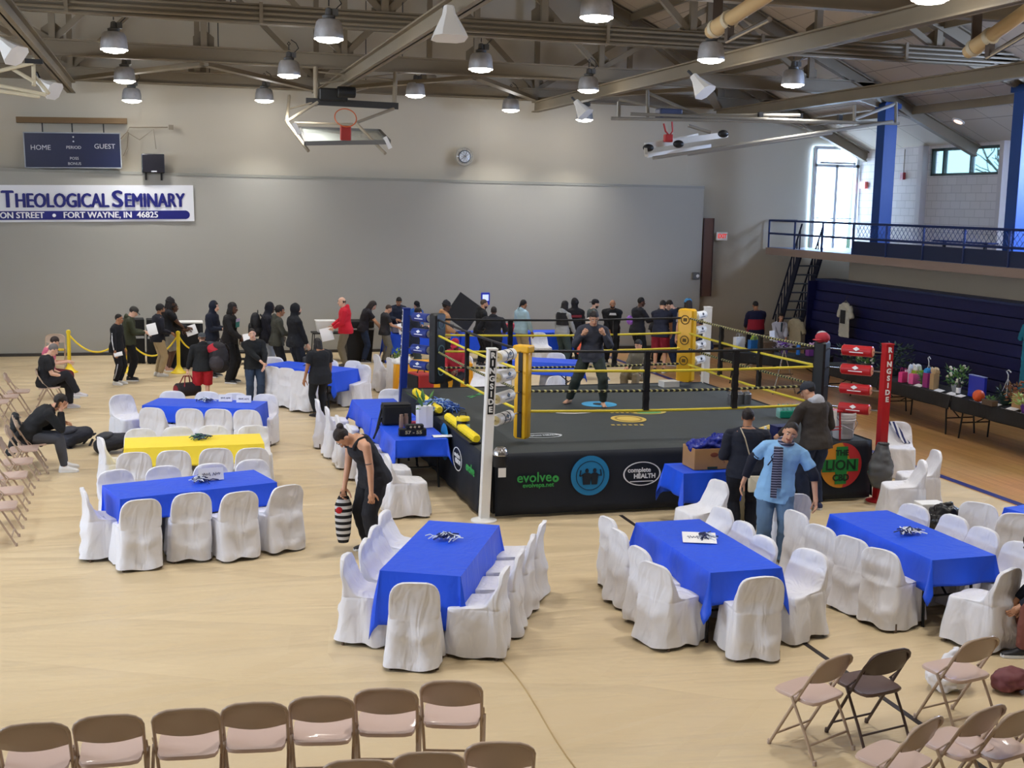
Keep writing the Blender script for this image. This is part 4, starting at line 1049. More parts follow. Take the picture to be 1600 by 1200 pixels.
table('T7', mid((1457.5, 873), (1543.7, 864.7), (1304, 804), (1388, 799)), 91.5, 1.83, .72, M_cloth, 'folding table with bare steel legs at right, boxes stored beneath', 'blue plastic tablecloth with only a ribbon cluster, at the right', ovL=.26, ovW=.32, seed=7)
table('T8', (10.25, 11.55), 12, 1.83, .76, M_cloth, 'folding table under blue cloth cut by the right edge', 'blue plastic tablecloth cut off by the right edge of the picture', seed=8)
table('T9', (3.46, 17.8), 91, 1.83, .74, M_cloth, 'scorers folding table with bare legs beside the left of the ring', 'blue plastic tablecloth under the black bag and score timer beside the ring', ovL=.24, ovW=.3, seed=9)
table('T9b', (3.40, 19.68), 91, 1.83, .7, M_cloth, 'second scorers table by the ring, behind the black bag', 'blue plastic tablecloth just behind the black bag beside the ring', ovL=.2, ovW=.3, seed=10)
table('T10', (6.92, 14.42), 0, 1.22, .6, M_cloth, 'small folding table under the cardboard box of blue bags', 'blue plastic tablecloth under the cardboard box in front of the ring', ovL=.3, ovW=.38, seed=11, flare=.16)
table('T11', mid((840, 562)), -30, 1.83, .76, M_cloth, 'folding table under blue cloth behind the yellow corner pad', 'blue plastic tablecloth seen through the ropes behind the boxer', seed=12)
table('T12', mid((675, 565)), -4, 1.6, .74, M_clotho, 'folding table under the orange yellow cloth behind the ring', 'orange yellow tablecloth to the floor behind the blue ring post', ovL=.68, ovW=.69, seed=13, flare=.05)
for i, (x, y) in enumerate(((6.35, 31.1), (8.3, 31.15), (10.2, 31.2))):
    lb = ('nearest the dark rubbish bin', 'behind the tall black sign', 'beside the man with the purple gloves')[i]
    table('R%d' % i, (x, y), 1, 1.83, .7, M_cloth, 'registration table under blue cloth '+lb, 'blue registration tablecloth '+lb, ovL=.5, ovW=.5, seed=14+i)
# chairs around them
G = 'white covered chairs'
def row(lst, fmt, ords=None):
    ords = ords or ('first', 'second', 'third', 'fourth', 'fifth', 'sixth')
    for i, (x, y, h) in enumerate(lst): covered(x, y, h, fmt % ords[i], group=G)
row([(220, 781, -14), (299, 771, -8), (374, 769, -16), (447.5, 759, -26)], 'white covered chair, %s from left on the near side of front left blue table')
covered(132.5, 765, 78, 'white covered chair at the left end of the front left blue table', group=G)
row([(180, 736, 160), (255, 730, 164), (329, 726, 166), (394, 720, 164)], 'white covered chair, %s from left on the far side of front left blue table')
row([(209, 707.5, 0), (271, 704.5, 2), (337.5, 701, 0), (394, 700.5, -2)], 'white covered chair, %s from left on the near side of the yellow table')
covered(159, 685, 76, 'white covered chair at the left end of the yellow table', group=G)
row([(219, 671, 178), (277.5, 668, 180), (332.5, 666, 182), (395, 666, 178)], 'white covered chair, %s from left on the far side of the yellow table')
row([(237.5, 637.5, 28), (296, 639, 18), (341, 639.5, 18), (386, 641, 20)], 'white covered chair, %s from left on the near side of back left blue table')
covered(190, 617.5, 152, 'white covered chair facing the camera at the left end of back left blue table', group=G)
row([(269, 612, 190), (324, 613, 196), (367, 615, 196)], 'white covered chair, %s from left on the far side of back left blue table')
covered(415, 617, 200, 'white covered chair facing the camera at the right end of back left blue table', group=G)
row([(399, 569, 60), (426, 573, 45), (448, 575.5, 42), (469, 580.5, 38)], 'white covered chair, %s from left behind the man in the black sweater')
covered(427.5, 558.5, 205, 'white covered chair on the far left side of the table behind the woman in black', group=G)
covered(515, 563, 222, 'white covered chair just right of the head of the woman in black', group=G)
covered(552, 564.5, 226, 'white covered chair facing us right of the woman in black, the farther of two', group=G)
covered(567, 570.5, 232, 'white covered chair facing us right of the woman in black, the nearer of two', group=G)
row([(589.6, 554.5, 80), (610, 559.5, 80), (626, 565, 80)], 'white covered chair, %s from left in side view left of the blue ring post')
covered(727, 556, 235, 'white covered chair seen under the ropes right of the red cap', group=G)
covered(783, 559, 200, 'white covered chair seen just above the white ring post rollers', group=G)
covered(752, 582, 240, 'white covered chair behind the ring, below the red cap', group=G)
covered(869, 552, 215, 'white covered chair behind the ring at the blue table, left of boxer', group=G)
covered(866, 588, 330, 'white covered chair back towards us behind the ring, left of the boxer', group=G)
covered(842, 520, 180, 'white covered chair against the registration table, left of grey hoodie', group=G)
covered(610.7, 609, 178, 'white covered chair facing us behind the scorers table, left of the ring', group=G)
for i, y in enumerate((20.3, 19.5, 18.7, 17.9, 17.15, 16.4, 15.6)):
    covered_xy(2.66+.06*i, y, 90, 'white covered chair in the row left of the scorers table, %s' % ('farthest', 'second farthest', 'third farthest', 'middle of seven', 'third nearest', 'second nearest', 'nearest to the camera')[i], G)
row([(543.5, 868.7, 112), (572.5, 845.8, 114), (587, 825, 116), (602.7, 801, 116)], 'white covered chair, %s on the left side of the centre foreground table', ('nearest', 'second nearest', 'second farthest', 'farthest'))
a5 = at(845, 817, .80)
for i, (dx, dy) in enumerate(((0, 0), (-.26, -.5), (-.53, -1.0), (-.82, -1.5))):
    covered_xy(a5[0]-.22+dx, a5[1]+.10+dy, 296, 'white covered chair, %s on the right side of the centre foreground table' % ('farthest', 'second farthest', 'second nearest', 'nearest')[i], G)
covered(648, 911, 12, 'white covered chair with back to us at the near end of centre foreground table', group=G)
row([(952, 810, 84), (968, 829, 84), (1002, 857, 82), (1024, 881, 66)], 'white covered chair, %s from the ring, left of the white card table')
row([(1128, 795, 262), (1162, 818, 264), (1193.6, 840.5, 262)], 'white covered chair, %s from the ring, facing us beside the man in light blue')
covered(1266, 861.5, 246, 'white covered chair turned outward, right of the near end of the white card table', group=G)
covered(1190, 902, 6, 'white covered chair with back to us at the near end of the white card table', group=G)
row([(1246, 800, 82), (1284, 822, 72), (1332, 840, 68), (1378, 859, 66)], 'white covered chair, %s from the ring on the left of the right hand table')
row([(1429, 790.6, 255), (1491, 807.5, 262), (1538, 827, 262)], 'white covered chair, %s from the ring on the far side of the right hand table')
covered(1576, 890, -22, 'white covered chair with back to us at the near end of the right hand table', group=G)
covered(1530, 786, 52, 'white covered chair showing its large back, left of the table at the right edge', group=G)
covered(1591, 803, 30, 'white covered chair cut by the right edge, below the edge table', group=G)
covered(1599, 850, 240, 'white covered chair facing us, cut by the right edge of the picture', group=G)
covered(1402.5, 660, 205, 'white covered chair with a blue striped towel, right of the red ring post', group=G)
covered(1462, 705, 285, 'white covered chair facing left beyond the black rubbish sack, farther of two', group=G)
covered(1441, 721, 290, 'white covered chair facing left behind the white and red carton', group=G)
covered(1240, 772, 8, 'white covered chair with back to us behind the man in light blue', group=G)
covered(1122, 752, 262, 'white covered chair under the small table by the woman with the purse', group=G)

# ---------------------------------------------------------------- steel folding chairs (chair faces +y)
M_tan = mat('tan chair enamel', (174, 152, 132), .38, coat=.2)
M_tanseat = mat('pinkish tan seat enamel', (204, 178, 166), .3, coat=.3)
M_tanback = mat('brownish tan back enamel', (176, 156, 141), .4, coat=.2)
M_brn = mat('dark brown chair enamel', (74, 58, 54), .4, coat=.2)
M_brns = mat('dark brown seat enamel', (88, 68, 62), .36, coat=.2)
M_yel = mat('yellow seat pad', (222, 186, 40), .5)
def fold_proto(mf, ms, mb):
    t = thing('folding_chair', 'x', 'chair')
    # one bent tube: front foot, up past the seat, round the top of the back and down again
    b = MB(); pts = [(-.21, .24, .0), (-.212, .0, .43), (-.213, -.13, .66)]
    for q in np.linspace(0, math.pi, 9): pts.append((-.15*math.cos(q)-math.copysign(.063, math.cos(q)) if abs(math.cos(q)) > .01 else 0, -.16-.035*math.sin(q), .70+.085*math.sin(q)))
    pts += [(.213, -.13, .66), (.212, .0, .43), (.21, .24, .0)]
    b.tube(pts, .0125, 10); b.build('frame', mf, t, smooth=80)
    for s in (-1, 1):
        b = MB(); b.tube([(s*.232, .03, .46), (s*.232, -.12, .2), (s*.232, -.22, 0)], .0115, 8); b.build('leg', mf, t)
    for s, y in ((-1, .238), (1, .238), (-1, -.22), (1, -.22)):
        b = MB(); b.tube([(s*(.21 if y > 0 else .232), y, 0), (s*(.21 if y > 0 else .232), y*.985, .035)], .0165, 8); b.build('foot_cap', mb, t)
    # pressed back panel following the tube's arch
    R = []
    for z, w, dy in ((.595, .18, 0), (.60, .204, 0), (.66, .207, -.02), (.70, .205, -.035), (.74, .19, -.045), (.765, .16, -.052), (.778, .115, -.055)):
        f = [V(x*w, -.108+dy*1.0-.018*(1-x*x)-(0 if z > .6 else 0), z-.018*(1-x*x)*(1 if z < .62 else 0)) for x in np.linspace(-1, 1, 11)]
        R.append(f+[p+V(0, -.012, 0) for p in f[::-1]])
    b = MB(); b.rings(R); b.build('backrest', mb, t, smooth=60)
    # pressed seat pan
    R = []
    for k, (w, z) in enumerate(((.2, .425), (.205, .44), (.2, .452), (.175, .449), (.1, .444))):
        Q = []
        for q in np.linspace(0, 2*math.pi, 32, endpoint=False):
            c, s_ = math.cos(q), math.sin(q); n_ = (abs(c)**7+abs(s_)**7)**(1/7)
            Q.append(V(c/n_*w*(1.0+.04*s_), .045+s_/n_*w*.98, z+.008*s_))
        R.append(Q)
    b = MB(); b.rings(R); b.build('seat', ms, t, smooth=60)
    b = MB(); b.tube([(-.211, .185, .1), (.211, .185, .1)], .009, 8); b.build('stretcher', mf, t)
    b = MB(); b.tube([(-.232, -.155, .13), (.232, -.155, .13)], .009, 8); b.build('stretcher', mf, t)
    for s in (-1, 1): b = MB(); b.bar((s*.222, .03, .455), (s*.222, -.06, .545), .008, .022, (1, 0, 0)); b.build('hinge_strap', mf, t, smooth=0)
    return t
FP = {'tan': [fold_proto(M_tan, M_tanseat, M_tanback), False], 'brown': [fold_proto(M_brn, M_brns, M_brn), False], 'yellow': [fold_proto(M_tan, M_yel, M_tanback), False]}
FG = 'steel folding chairs'
def fold(px, py, h, label, kind='tan', xy=None, ztop=.78):
    pr = FP[kind]
    o = pr[0] if not pr[1] else dup(pr[0]); pr[1] = True
    if xy is None: p = at(px, py, ztop)+hd(h)*.19
    else: p = V(xy[0], xy[1], 0)
    o.location = (float(p[0]), float(p[1]), 0.006); o.rotation_euler = (0, 0, -rad(h)); o['label'] = label; o['group'] = FG
    return o
for i, (x, y, h) in enumerate(((50, 1134, 2), (168, 1121, 3), (290, 1111, 6), (397, 1101, 8), (502, 1091, 10), (603, 1079, 13), (705, 1067, 16))):
    fold(x, y, h, 'tan folding chair, %s in the front row along the bottom edge' % ('first from left', 'second from left', 'third from left', 'fourth from left', 'fifth from left', 'sixth from left', 'rightmost')[i])
for i, (x, y, h) in enumerate(((560, 1191, 10), (670, 1179, 12), (782, 1163, 14))):
    fold(x, y, h, 'tan folding chair, %s of three tops cut by the bottom edge at centre' % ('leftmost', 'middle', 'rightmost')[i])
fold(1308, 1029, -22, 'tan folding chair beside the dark brown one at lower right')
fold(1394, 1019, -12, 'dark brown folding chair, the only dark one, at lower right', 'brown')
fold(1535, 1000, -12, 'tan folding chair in front of the white plastic bag at lower right')
fold(1452, 1129, -26, 'tan folding chair, left of the two cut by the bottom edge at right')
fold(1546, 1109, -18, 'tan folding chair, right of the two cut by the bottom edge at right')
fold(1601, 1112, -14, 'tan folding chair cut by the right edge, at the lower right corner')
# left audience rows facing the hall (+x)
for i, (px, py) in enumerate(((43, 682), (32, 702), (22, 722), (12, 744), (4, 768), (-8, 792))):
    p = at(px, py, .44)
    fold(0, 0, 88, 'tan folding chair at the left edge, %s behind the man on the phone' % ('nearest', 'second', 'third', 'fourth', 'fifth', 'sixth')[i] if i else 'tan folding chair at the left edge with a dark coat over its back', xy=(p[0], p[1]))
# ================================================================ people
SKIN = {'p': (224, 178, 152), 'l': (204, 154, 124), 'm': (166, 116, 84), 'd': (92, 60, 44), 'k': (64, 44, 36)}
def ik(a, b, l1, l2, pole):
    d = b-a; L = np.linalg.norm(d)
    if L > (l1+l2)*.998: b = a+d/L*(l1+l2)*.998; d = b-a; L = np.linalg.norm(d)
    if L < abs(l1-l2)+.02: L = abs(l1-l2)+.02
    u = unit(d); c = (l1*l1+L*L-l2*l2)/(2*l1*L); c = max(-1, min(1, c))
    p = np.asarray(pole, float); p = unit(p-u*(p@u))
    return a+u*l1*c+p*l1*math.sqrt(max(0, 1-c*c)), b
def hand(mb, w, d, n, side, curl, s):
    """palm, four unequal fingers and a thumb; d: along the hand, n: out of the palm, side: +1 thumb towards d x n"""
    d = unit(d); n = unit(n-d*(n@d)); t = np.cross(d, n)*side
    M = np.stack([t, d, n], 1)
    mb.ell(w+d*.045*s, (.041*s, .052*s, .016*s), M, 10, 7)
    mb.ball_tube(w-d*.03*s, w+d*.025*s, .026*s, .027*s, 10)
    for i, (o, L) in enumerate(((.030, .074), (.010, .083), (-.010, .077), (-.029, .060))):
        p = w+d*.086*s+t*o*s; q = d; a = curl*(.55+.08*i)
        for k, f in enumerate((.46, .30, .24)):
            if curl > 1.2: a = (1.3, 1.7, 1.0)[k]
            q, n = unit(q*math.cos(a)+n*math.sin(a)), unit(n*math.cos(a)-q*math.sin(a))
            e = p+q*L*f*s
            mb.ball_tube(p, e, (.0092-.0010*k)*s, (.0084-.0010*k)*s, 7); p = e
        n = M[:, 2]
    p = w+d*.02*s+t*.034*s; q = unit(d*.72+t*.66+n*.25) if curl < 1.2 else unit(d*.75+t*.1+n*.65)
    for k, L in enumerate((.044, .034, .026)):
        e = p+q*L*s; mb.ball_tube(p, e, (.0125-.0014*k)*s, (.0112-.0014*k)*s, 7); p = e; q = unit(q+d*.28+n*.22*curl-t*.12) if curl < 1.2 else unit(q-t*.8+n*.1)
def person(label, pos, h, H=1.72, top=((30, 32, 38), 'l'), bot=((30, 32, 40), 'p'), shoes=(40, 40, 44), skin='l', hair=((34, 26, 22), 'short'), build=1.0, lean=1, slean=0, hunch=3, twist=0,
           hl=None, hr=None, fl=None, fr=None, pz=None, heady=0, headp=5, headr=0, hood=None, beard=None, cap=None, curl=.5, sole=(225, 225, 225), hem=-.10, vox=.011, toe=(8, -8), el=None, er=None, handn=None, seated=False, bare=False, group='people in the gym', kp=None, lvox=None):
    s = H/1.75; build *= 1.06
    R = rotz(rad(-twist)) @ V(1, 0, 0); R0 = V(1, 0, 0)
    def updir(a, b): a = rad(a); b = rad(b); return unit(V(math.sin(b), math.sin(a), math.cos(a)*math.cos(b)))
    pz = (.94 if pz is None else pz)
    A = V(0, 0, pz); U1 = updir(lean*.7, slean*.7); U2 = updir(lean+hunch, slean)
    F0 = V(0, 1, 0)
    def spine(t):
        if t <= .2: return A+U1*t, U1
        return A+U1*.2+U2*(t-.2), unit(U1*max(0, .4-t)/.2+U2*(1-max(0, .4-t)/.2)) if t < .4 else U2
    def trunk(mb, lst, ease=0., n=22):
        Q = []
        for t, rx, ry, dy in lst:
            c, u = spine(t); k = max(0, min(1, t/.4)); r = unit(R0*(1-k)+R*k); r = unit(r-u*(r@u)); f = np.cross(u, r)
            Q.append([c+f*dy*build+r*(rx*build+ease)*math.cos(q)*(1 if abs(math.cos(q)) < .7 else 1)+f*(ry*build+ease)*math.sin(q) for q in np.linspace(0, 2*math.pi, n, endpoint=False)])
        mb.rings(Q)
    TR = [(-.09, .10, .085, 0), (-.05, .145, .11, -.005), (0, .165, .118, -.012), (.09, .157, .11, 0), (.19, .14, .10, .006), (.29, .152, .108, .006), (.38, .168, .115, .0), (.45, .168, .102, -.006), (.50, .140, .084, -.012), (.535, .085, .066, -.012), (.56, .056, .056, -.008)]
    D, UD = spine(.55)
    SH, _ = spine(.458)
    Rr = unit(R-UD*(R@UD)); Fr = np.cross(UD, Rr)
    sj = {-1: SH-Rr*.178*build-Fr*.012, 1: SH+Rr*.178*build-Fr*.012}
    hj = {k: A+R0*k*.092*build-U1*.03 for k in (-1, 1)}
    # head
    hy, hp, hr_ = rad(heady), rad(headp), rad(headr)
    Hm = np.stack([Rr, Fr, UD], 1) @ rotz(-hy) @ rotx(-hp) @ roty(hr_)
    neck_top = D+UD*.025+Fr*.014
    hc = neck_top+Hm @ V(0, .025, .105)
    feet = {}
    for k, f, i in ((-1, fl, 0), (1, fr, 1)):
        f = V(*f) if f is not None else V(k*.105, 0, 0)
        if len(f) == 2: f = V(f[0], f[1], 0)
        an = f+V(0, 0, .085)
        kn, an = ik(hj[k], an, .435, .425, (k*.12, 1, .25) if kp is None else kp)
        feet[k] = (kn, an, rad(toe[i]))
    arms = {}
    for k, t_, e_ in ((-1, hl, el), (1, hr, er)):
        t_ = V(*t_) if t_ is not None else V(k*.235*build, .05+math.sin(rad(lean+hunch))*.35, SH[2]-.575)+V(SH[0], SH[1]*.3, 0)
        pole = V(*e_) if e_ is not None else V(k*.55, -1, -.35)
        eb, wr = ik(sj[k], t_, .29, .262, pole); arms[k] = (eb, wr)
    # ---- body
    mb = MB(); trunk(mb, TR)
    mb.ball_tube(D-UD*.05, neck_top+Hm @ V(0, .01, .05), .064, .058, 14)
    mb.ell(hc+Hm @ V(0, -.008, .018), (.074, .092, .092), Hm, 18, 12)
    mb.ell(hc+Hm @ V(0, .016, -.042), (.058, .068, .072), Hm, 16, 10)
    mb.ell(hc+Hm @ V(0, .062, -.082), (.030, .026, .026), Hm, 10, 8)
    mb.ball_tube(hc+Hm @ V(0, .083, .015), hc+Hm @ V(0, .104, -.026), .010, .016, 8)
    for k in (-1, 1):
        mb.ell(hc+Hm @ V(k*.076, -.008, -.01), (.012, .022, .034), Hm, 8, 6)
        mb.ball_tube(D-UD*.02+Rr*k*.03, sj[k], .036, .044, 10); mb.ball_tube(sj[k], arms[k][0], .050*build**.6, .041*build**.4, 12); mb.ball_tube(arms[k][0], arms[k][1], .041*build**.4, .027, 12)
        mb.ball_tube(hj[k], feet[k][0], .080*build**.8, .055*build**.5, 14); mb.ball_tube(feet[k][0], feet[k][1], .053*build**.5, .036, 14)
        kn, an, ty = feet[k]
        mb.ell(kn+(an-kn)*.28+unit(np.cross(R0, an-kn))*(-.016), (.050, .050, .11), None, 10, 8)
        fd = rotz(ty) @ V(0, 1, 0)
        mb.ball_tube(an-V(0, 0, .03), an+fd*.15+V(0, 0, -.06), .036, .026, 10); mb.ball_tube(an+V(0, 0, -.05)-fd*.03, an+fd*.1+V(0, 0, -.06), .032, .03, 10)
        if bare:
            sd = V(fd[1], -fd[0], 0)
            for j in range(5): q = an+fd*(.165-.008*abs(j-1))+sd*(.03-.016*j)*(-k)+V(0, 0, -.068); mb.ball_tube(q-fd*.03, q+fd*.012, .011, .010, 6)
    me = finish(mb, vox, 3)
    ex = MB()
    for k in (-1, 1):
        eb, wr = arms[k]; d = unit(wr-eb)
        if handn is not None: n = V(*handn[0 if k < 0 else 1])
        else: n = V(-k, .25, 0) if d[2] < -.5 else V(-k*.5, .2, -.6)
        hand(ex, wr+d*.015, d, n, -k, curl, 1.05)
    hm = ex.mesh('h')
    bm = bmesh.new(); bm.from_mesh(me); nb = len(bm.faces); bm.from_mesh(hm)
    fe = MB()
    for k in (-1, 1):
        fe.mi = 0; fe.ell(hc+Hm @ V(k*.031, .0845, .010), (.0125, .0085, .0066), Hm, 8, 6)
        fe.mi = 1; fe.ell(hc+Hm @ V(k*.031, .0905, .010), (.0062, .0045, .0062), Hm, 8, 6)
        fe.ball_tube(hc+Hm @ V(k*.016, .0925, .037), hc+Hm @ V(k*.048, .0775, .034), .0055, .004, 6)
    fe.mi = 2; fe.ball_tube(hc+Hm @ V(-.024, .086, -.050), hc+Hm @ V(.024, .086, -.050), .007, .007, 6); fe.ball_tube(hc+Hm @ V(-.012, .091, -.055), hc+Hm @ V(.012, .091, -.055), .007, .007, 6)
    fm = fe.mesh('f'); fm.polygons.foreach_set('material_index', [x+1 for x in fe.m]); bm.from_mesh(fm)
    bm.to_mesh(me); bm.free(); bpy.data.meshes.remove(hm); bpy.data.meshes.remove(fm)
    sk = SKIN[skin]
    for m in (mat('skin '+skin, sk, .5, bump=.03, bs=60), mat('eye white', (226, 222, 216), .3), mat('eye dark', (28, 20, 18), .4), mat('lips '+skin, tuple(int(c*f) for c, f in zip(sk, (.86, .68, .66))), .5)): me.materials.append(m)
    for v in me.vertices: v.co *= s
    root = link('person', me, None, 180)
    root.location = tuple(float(c) for c in pos); root.rotation_euler = (0, 0, -rad(h))
    tag(root, label, 'person', group)
    def part(nm, me_or_mb, m, parent=root, smooth=180):
        if isinstance(me_or_mb, MB): me_ = me_or_mb.mesh(nm)
        else: me_ = me_or_mb
        me_.materials.clear(); me_.materials.append(m)
        for v in me_.vertices: v.co *= s
        return link(nm, me_, parent, smooth)
    cl = lambda rgb, k='cloth': mat('%s %d %d %d' % ((k,)+tuple(rgb)), rgb, .88, bump=.15, bs=30)
    sd_ = float(abs(hash(label)) % 97) if False else (sum(ord(c) for c in label) % 97)*1.3
    # ---- legs wear
    if bot:
        rgb, style = bot; g = MB()
        trunk(g, [(-.10, .13, .105, 0)]+TR[1:4]+[(.135, .152, .106, .002)], .004)
        for k in (-1, 1):
            kn, an, ty = feet[k]; hp_ = hj[k]
            e = {'p': .027, 'w': .036, 'g': .015, 's': .036}[style]
            g.tube([hp_+V(0, 0, .03), hp_+(kn-hp_)*.3, kn-(kn-hp_)*.04] if style != 's' else [hp_+V(0, 0, .03), hp_+(kn-hp_)*.35, kn-(kn-hp_)*.02], [(.072+e)*build**.7, (.074+e)*build**.7, .058*build**.5+e+(.018 if style == 's' else 0)], 14)
            if style != 's':
                g.ball_tube(kn, kn+(an-kn)*.02, .057*build**.5+e, .057*build**.5+e, 12)
                w0 = {'p': .068, 'w': .085, 'g': .052}[style]
                g.tube([kn, kn+(an-kn)*.35, an-unit(an-kn)*(.01 if style != 'w' else -.02)], [.057*build**.5+e, .058*build**.5+e, w0*.95], 14)
        part({'p': 'trousers', 'w': 'trousers', 'g': 'leggings', 's': 'shorts'}[style], finish(g, vox*1.25, 2, .009 if style != 'g' else .003, 8, seed=sd_), cl(rgb, 'denim' if rgb[2] > rgb[0]+12 else 'cloth'))
    if top:
        rgb, style = top[:2]; g = MB(); e = .025
        lst = [(hem, .182, .145, -.004)]+[(q, .180, .140, -.006) for q in (-.12, -.06, 0) if q > hem+.02]+[(q[0], q[1]+max(0, .2-q[0])*.05, q[2]+max(0, .2-q[0])*.05, q[3]) for q in TR if .05 < q[0] < (.53 if style != 'n' else .42)]+([(.45, .135, .106, -.006), (.485, .108, .088, -.010)] if style == 'n' else [])
        trunk(g, lst, e)
        if style != 'n': trunk(g, [(.43, .15, .1, 0), (.50, .13, .085, -.01), (.535, .075, .066, -.008)], e*.8)
        for k in (-1, 1):
            eb, wr = arms[k]
            if style != 'n': g.ball_tube(D-UD*.035+Rr*k*.03, sj[k]-UD*.004, .056, .062*build**.5, 12); g.ball_tube(sj[k], sj[k]+(eb-sj[k])*.1, .058*build**.6, .056*build**.6, 12)
            if style == 'l':
                g.tube([sj[k], eb], [.070*build**.6, .064*build**.5], 14); g.ball_tube(eb, eb+(wr-eb)*.03, .064*build**.5, .062*build**.5, 12)
                g.tube([eb, eb+(wr-eb)*.5, wr-unit(wr-eb)*.012], [.063*build**.5, .056*build**.5, .044], 14)
            elif style == 's': g.tube([sj[k], sj[k]+(eb-sj[k])*.72], [.066*build**.6, .068*build**.6], 14)
            elif style == 'n':
                q0 = spine(.475)[0]+Rr*k*.088*build; q1 = spine(.525)[0]+Rr*k*.092*build-Fr*.012; g.tube([q0+Fr*.098*build, q0+Fr*.075*build+UD*.03, q1+UD*.012, q0-Fr*.085*build+UD*.03, q0-Fr*.10*build], .019, 8)
        if hood == 'up':
            g.ell(hc+Hm @ V(0, -.034, .012), (.103, .108, .128), Hm, 18, 12); g.ball_tube(D-UD*.03-Fr*.01, hc+Hm @ V(0, -.03, -.05), .088, .09, 14)
        elif hood == 'down':
            g.ell(D-Fr*.075-UD*.015, (.115, .055, .075), np.stack([Rr, Fr, UD], 1), 14, 9)
            for k in (-1, 1): g.ball_tube(D+Rr*k*.08-Fr*.05-UD*.0, D+Rr*k*.035+Fr*.07-UD*.055, .034, .026, 9)
        elif style != 'n':
            q = [D-UD*.012+Rr*.062*math.cos(a)+Fr*(.062*math.sin(a)-.004)-UD*.018*math.sin(a) for a in np.linspace(0, 2*math.pi, 16, endpoint=False)]
            g.tube(q, .013, 6, close=True)
        tn = {'l': 'sweatshirt', 's': 't_shirt', 'n': 'tank_top'}[style]
        if len(top) > 2: tn = top[2]
        tp = part(tn, finish(g, vox*1.2, 2, .010, 7, seed=sd_+3), cl(rgb))
    else: tp = None
    # ---- shoes
    if shoes and not bare:
        for k in (-1, 1):
            kn, an, ty = feet[k]; b = MB(); Rz = rotz(ty); base = an-V(0, 0, .085)
            Q = []
            for y, w, z1 in ((-.078, .018, .05), (-.07, .034, .085), (-.03, .041, .115), (.03, .042, .105), (.08, .046, .078), (.13, .049, .062), (.17, .043, .052), (.195, .022, .04)):
                Q.append([base+Rz @ V(w*math.cos(q), y, .012+(z1-.012)*(.5+.5*math.sin(q)) if math.sin(q) > -.99 else .012) for q in np.linspace(0, 2*math.pi, 12, endpoint=False)])
            b.rings(Q); so = part('shoe', b, mat('shoe %d %d %d' % tuple(shoes), shoes, .5), smooth=60)
            b = MB(); Q = [[base+Rz @ V(x*1.04, y, z) for x, y in ((-.02, -.08), (-.04, -.05), (-.043, .03), (-.052, .12), (-.04, .18), (-.0, .203), (.04, .18), (.052, .12), (.043, .03), (.04, -.05), (.02, -.08))] for z in (.001, .028)]
            b.rings(Q); part('sole', b, mat('sole %d %d %d' % tuple(sole), sole, .6), so, 30)
    # ---- hair, hats
    if hair:
        rgb, style = hair; hmt = mat('hair %d %d %d' % tuple(rgb), rgb, .6, bump=.4, bs=70)
        g = MB()
        if style in ('short', 'crop', 'bun', 'long', 'curly', 'pony', 'locs'):
            gw = {'short': 1.08, 'crop': 1.035, 'bun': 1.06, 'long': 1.1, 'curly': 1.2, 'pony': 1.07, 'locs': 1.15}[style]
            g.ell(hc+Hm @ V(0, -.022, .034), (.076*gw, .090*gw, .090*gw), Hm, 18, 12)
            if style == 'bun': g.ell(hc+Hm @ V(0, -.115, .075), (.045, .045, .045), Hm, 10, 8)
            if style == 'pony': g.ball_tube(hc+Hm @ V(0, -.10, .03), hc+Hm @ V(0, -.15, -.14), .032, .018, 8)
            if style in ('long',):
                g.ball_tube(hc+Hm @ V(0, -.06, .02), D-Fr*.075-UD*.16, .075, .06, 12)
                for k in (-1, 1): g.ball_tube(hc+Hm @ V(k*.06, -.02, .02), D+Rr*k*.075+Fr*.02-UD*.08, .034, .028, 9)
            if style == 'locs':
                for j in range(11):
                    a = -2.6+5.2*j/10; g.ball_tube(hc+Hm @ V(.075*math.sin(a), -.02-.075*math.cos(a), .02), hc+Hm @ V(.092*math.sin(a), -.03-.085*math.cos(a), -.13), .022, .016, 7)
        elif style == 'bald':
            for k in (-1, 1): g.ell(hc+Hm @ V(k*.067, -.03, -.005), (.012, .055, .035), Hm, 10, 7)
            g.ell(hc+Hm @ V(0, -.088, -.01), (.06, .015, .04), Hm, 10, 7)
        o = part('hair', finish(g, .009, 1, .004 if style in ('curly', 'locs') else .0015, 22), hmt)
        # keep the hair off the face
        ms = o.data; bm = bmesh.new(); bm.from_mesh(ms)
        lim = {'crop': .045, 'short': .045}.get(style, .03)
        kill = []
        Hi = Hm.T
        for v in bm.verts:
            q = Hi @ (np.array(v.co)/s-hc)
            if q[1] > .028 and q[2] < .05 and abs(q[0]) < .085: kill.append(v)
            elif style in ('short', 'crop', 'bun', 'pony', 'curly') and q[2] < -.035 and q[1] > -.075: kill.append(v)
        bmesh.ops.delete(bm, geom=kill, context='VERTS'); bm.to_mesh(ms); bm.free()
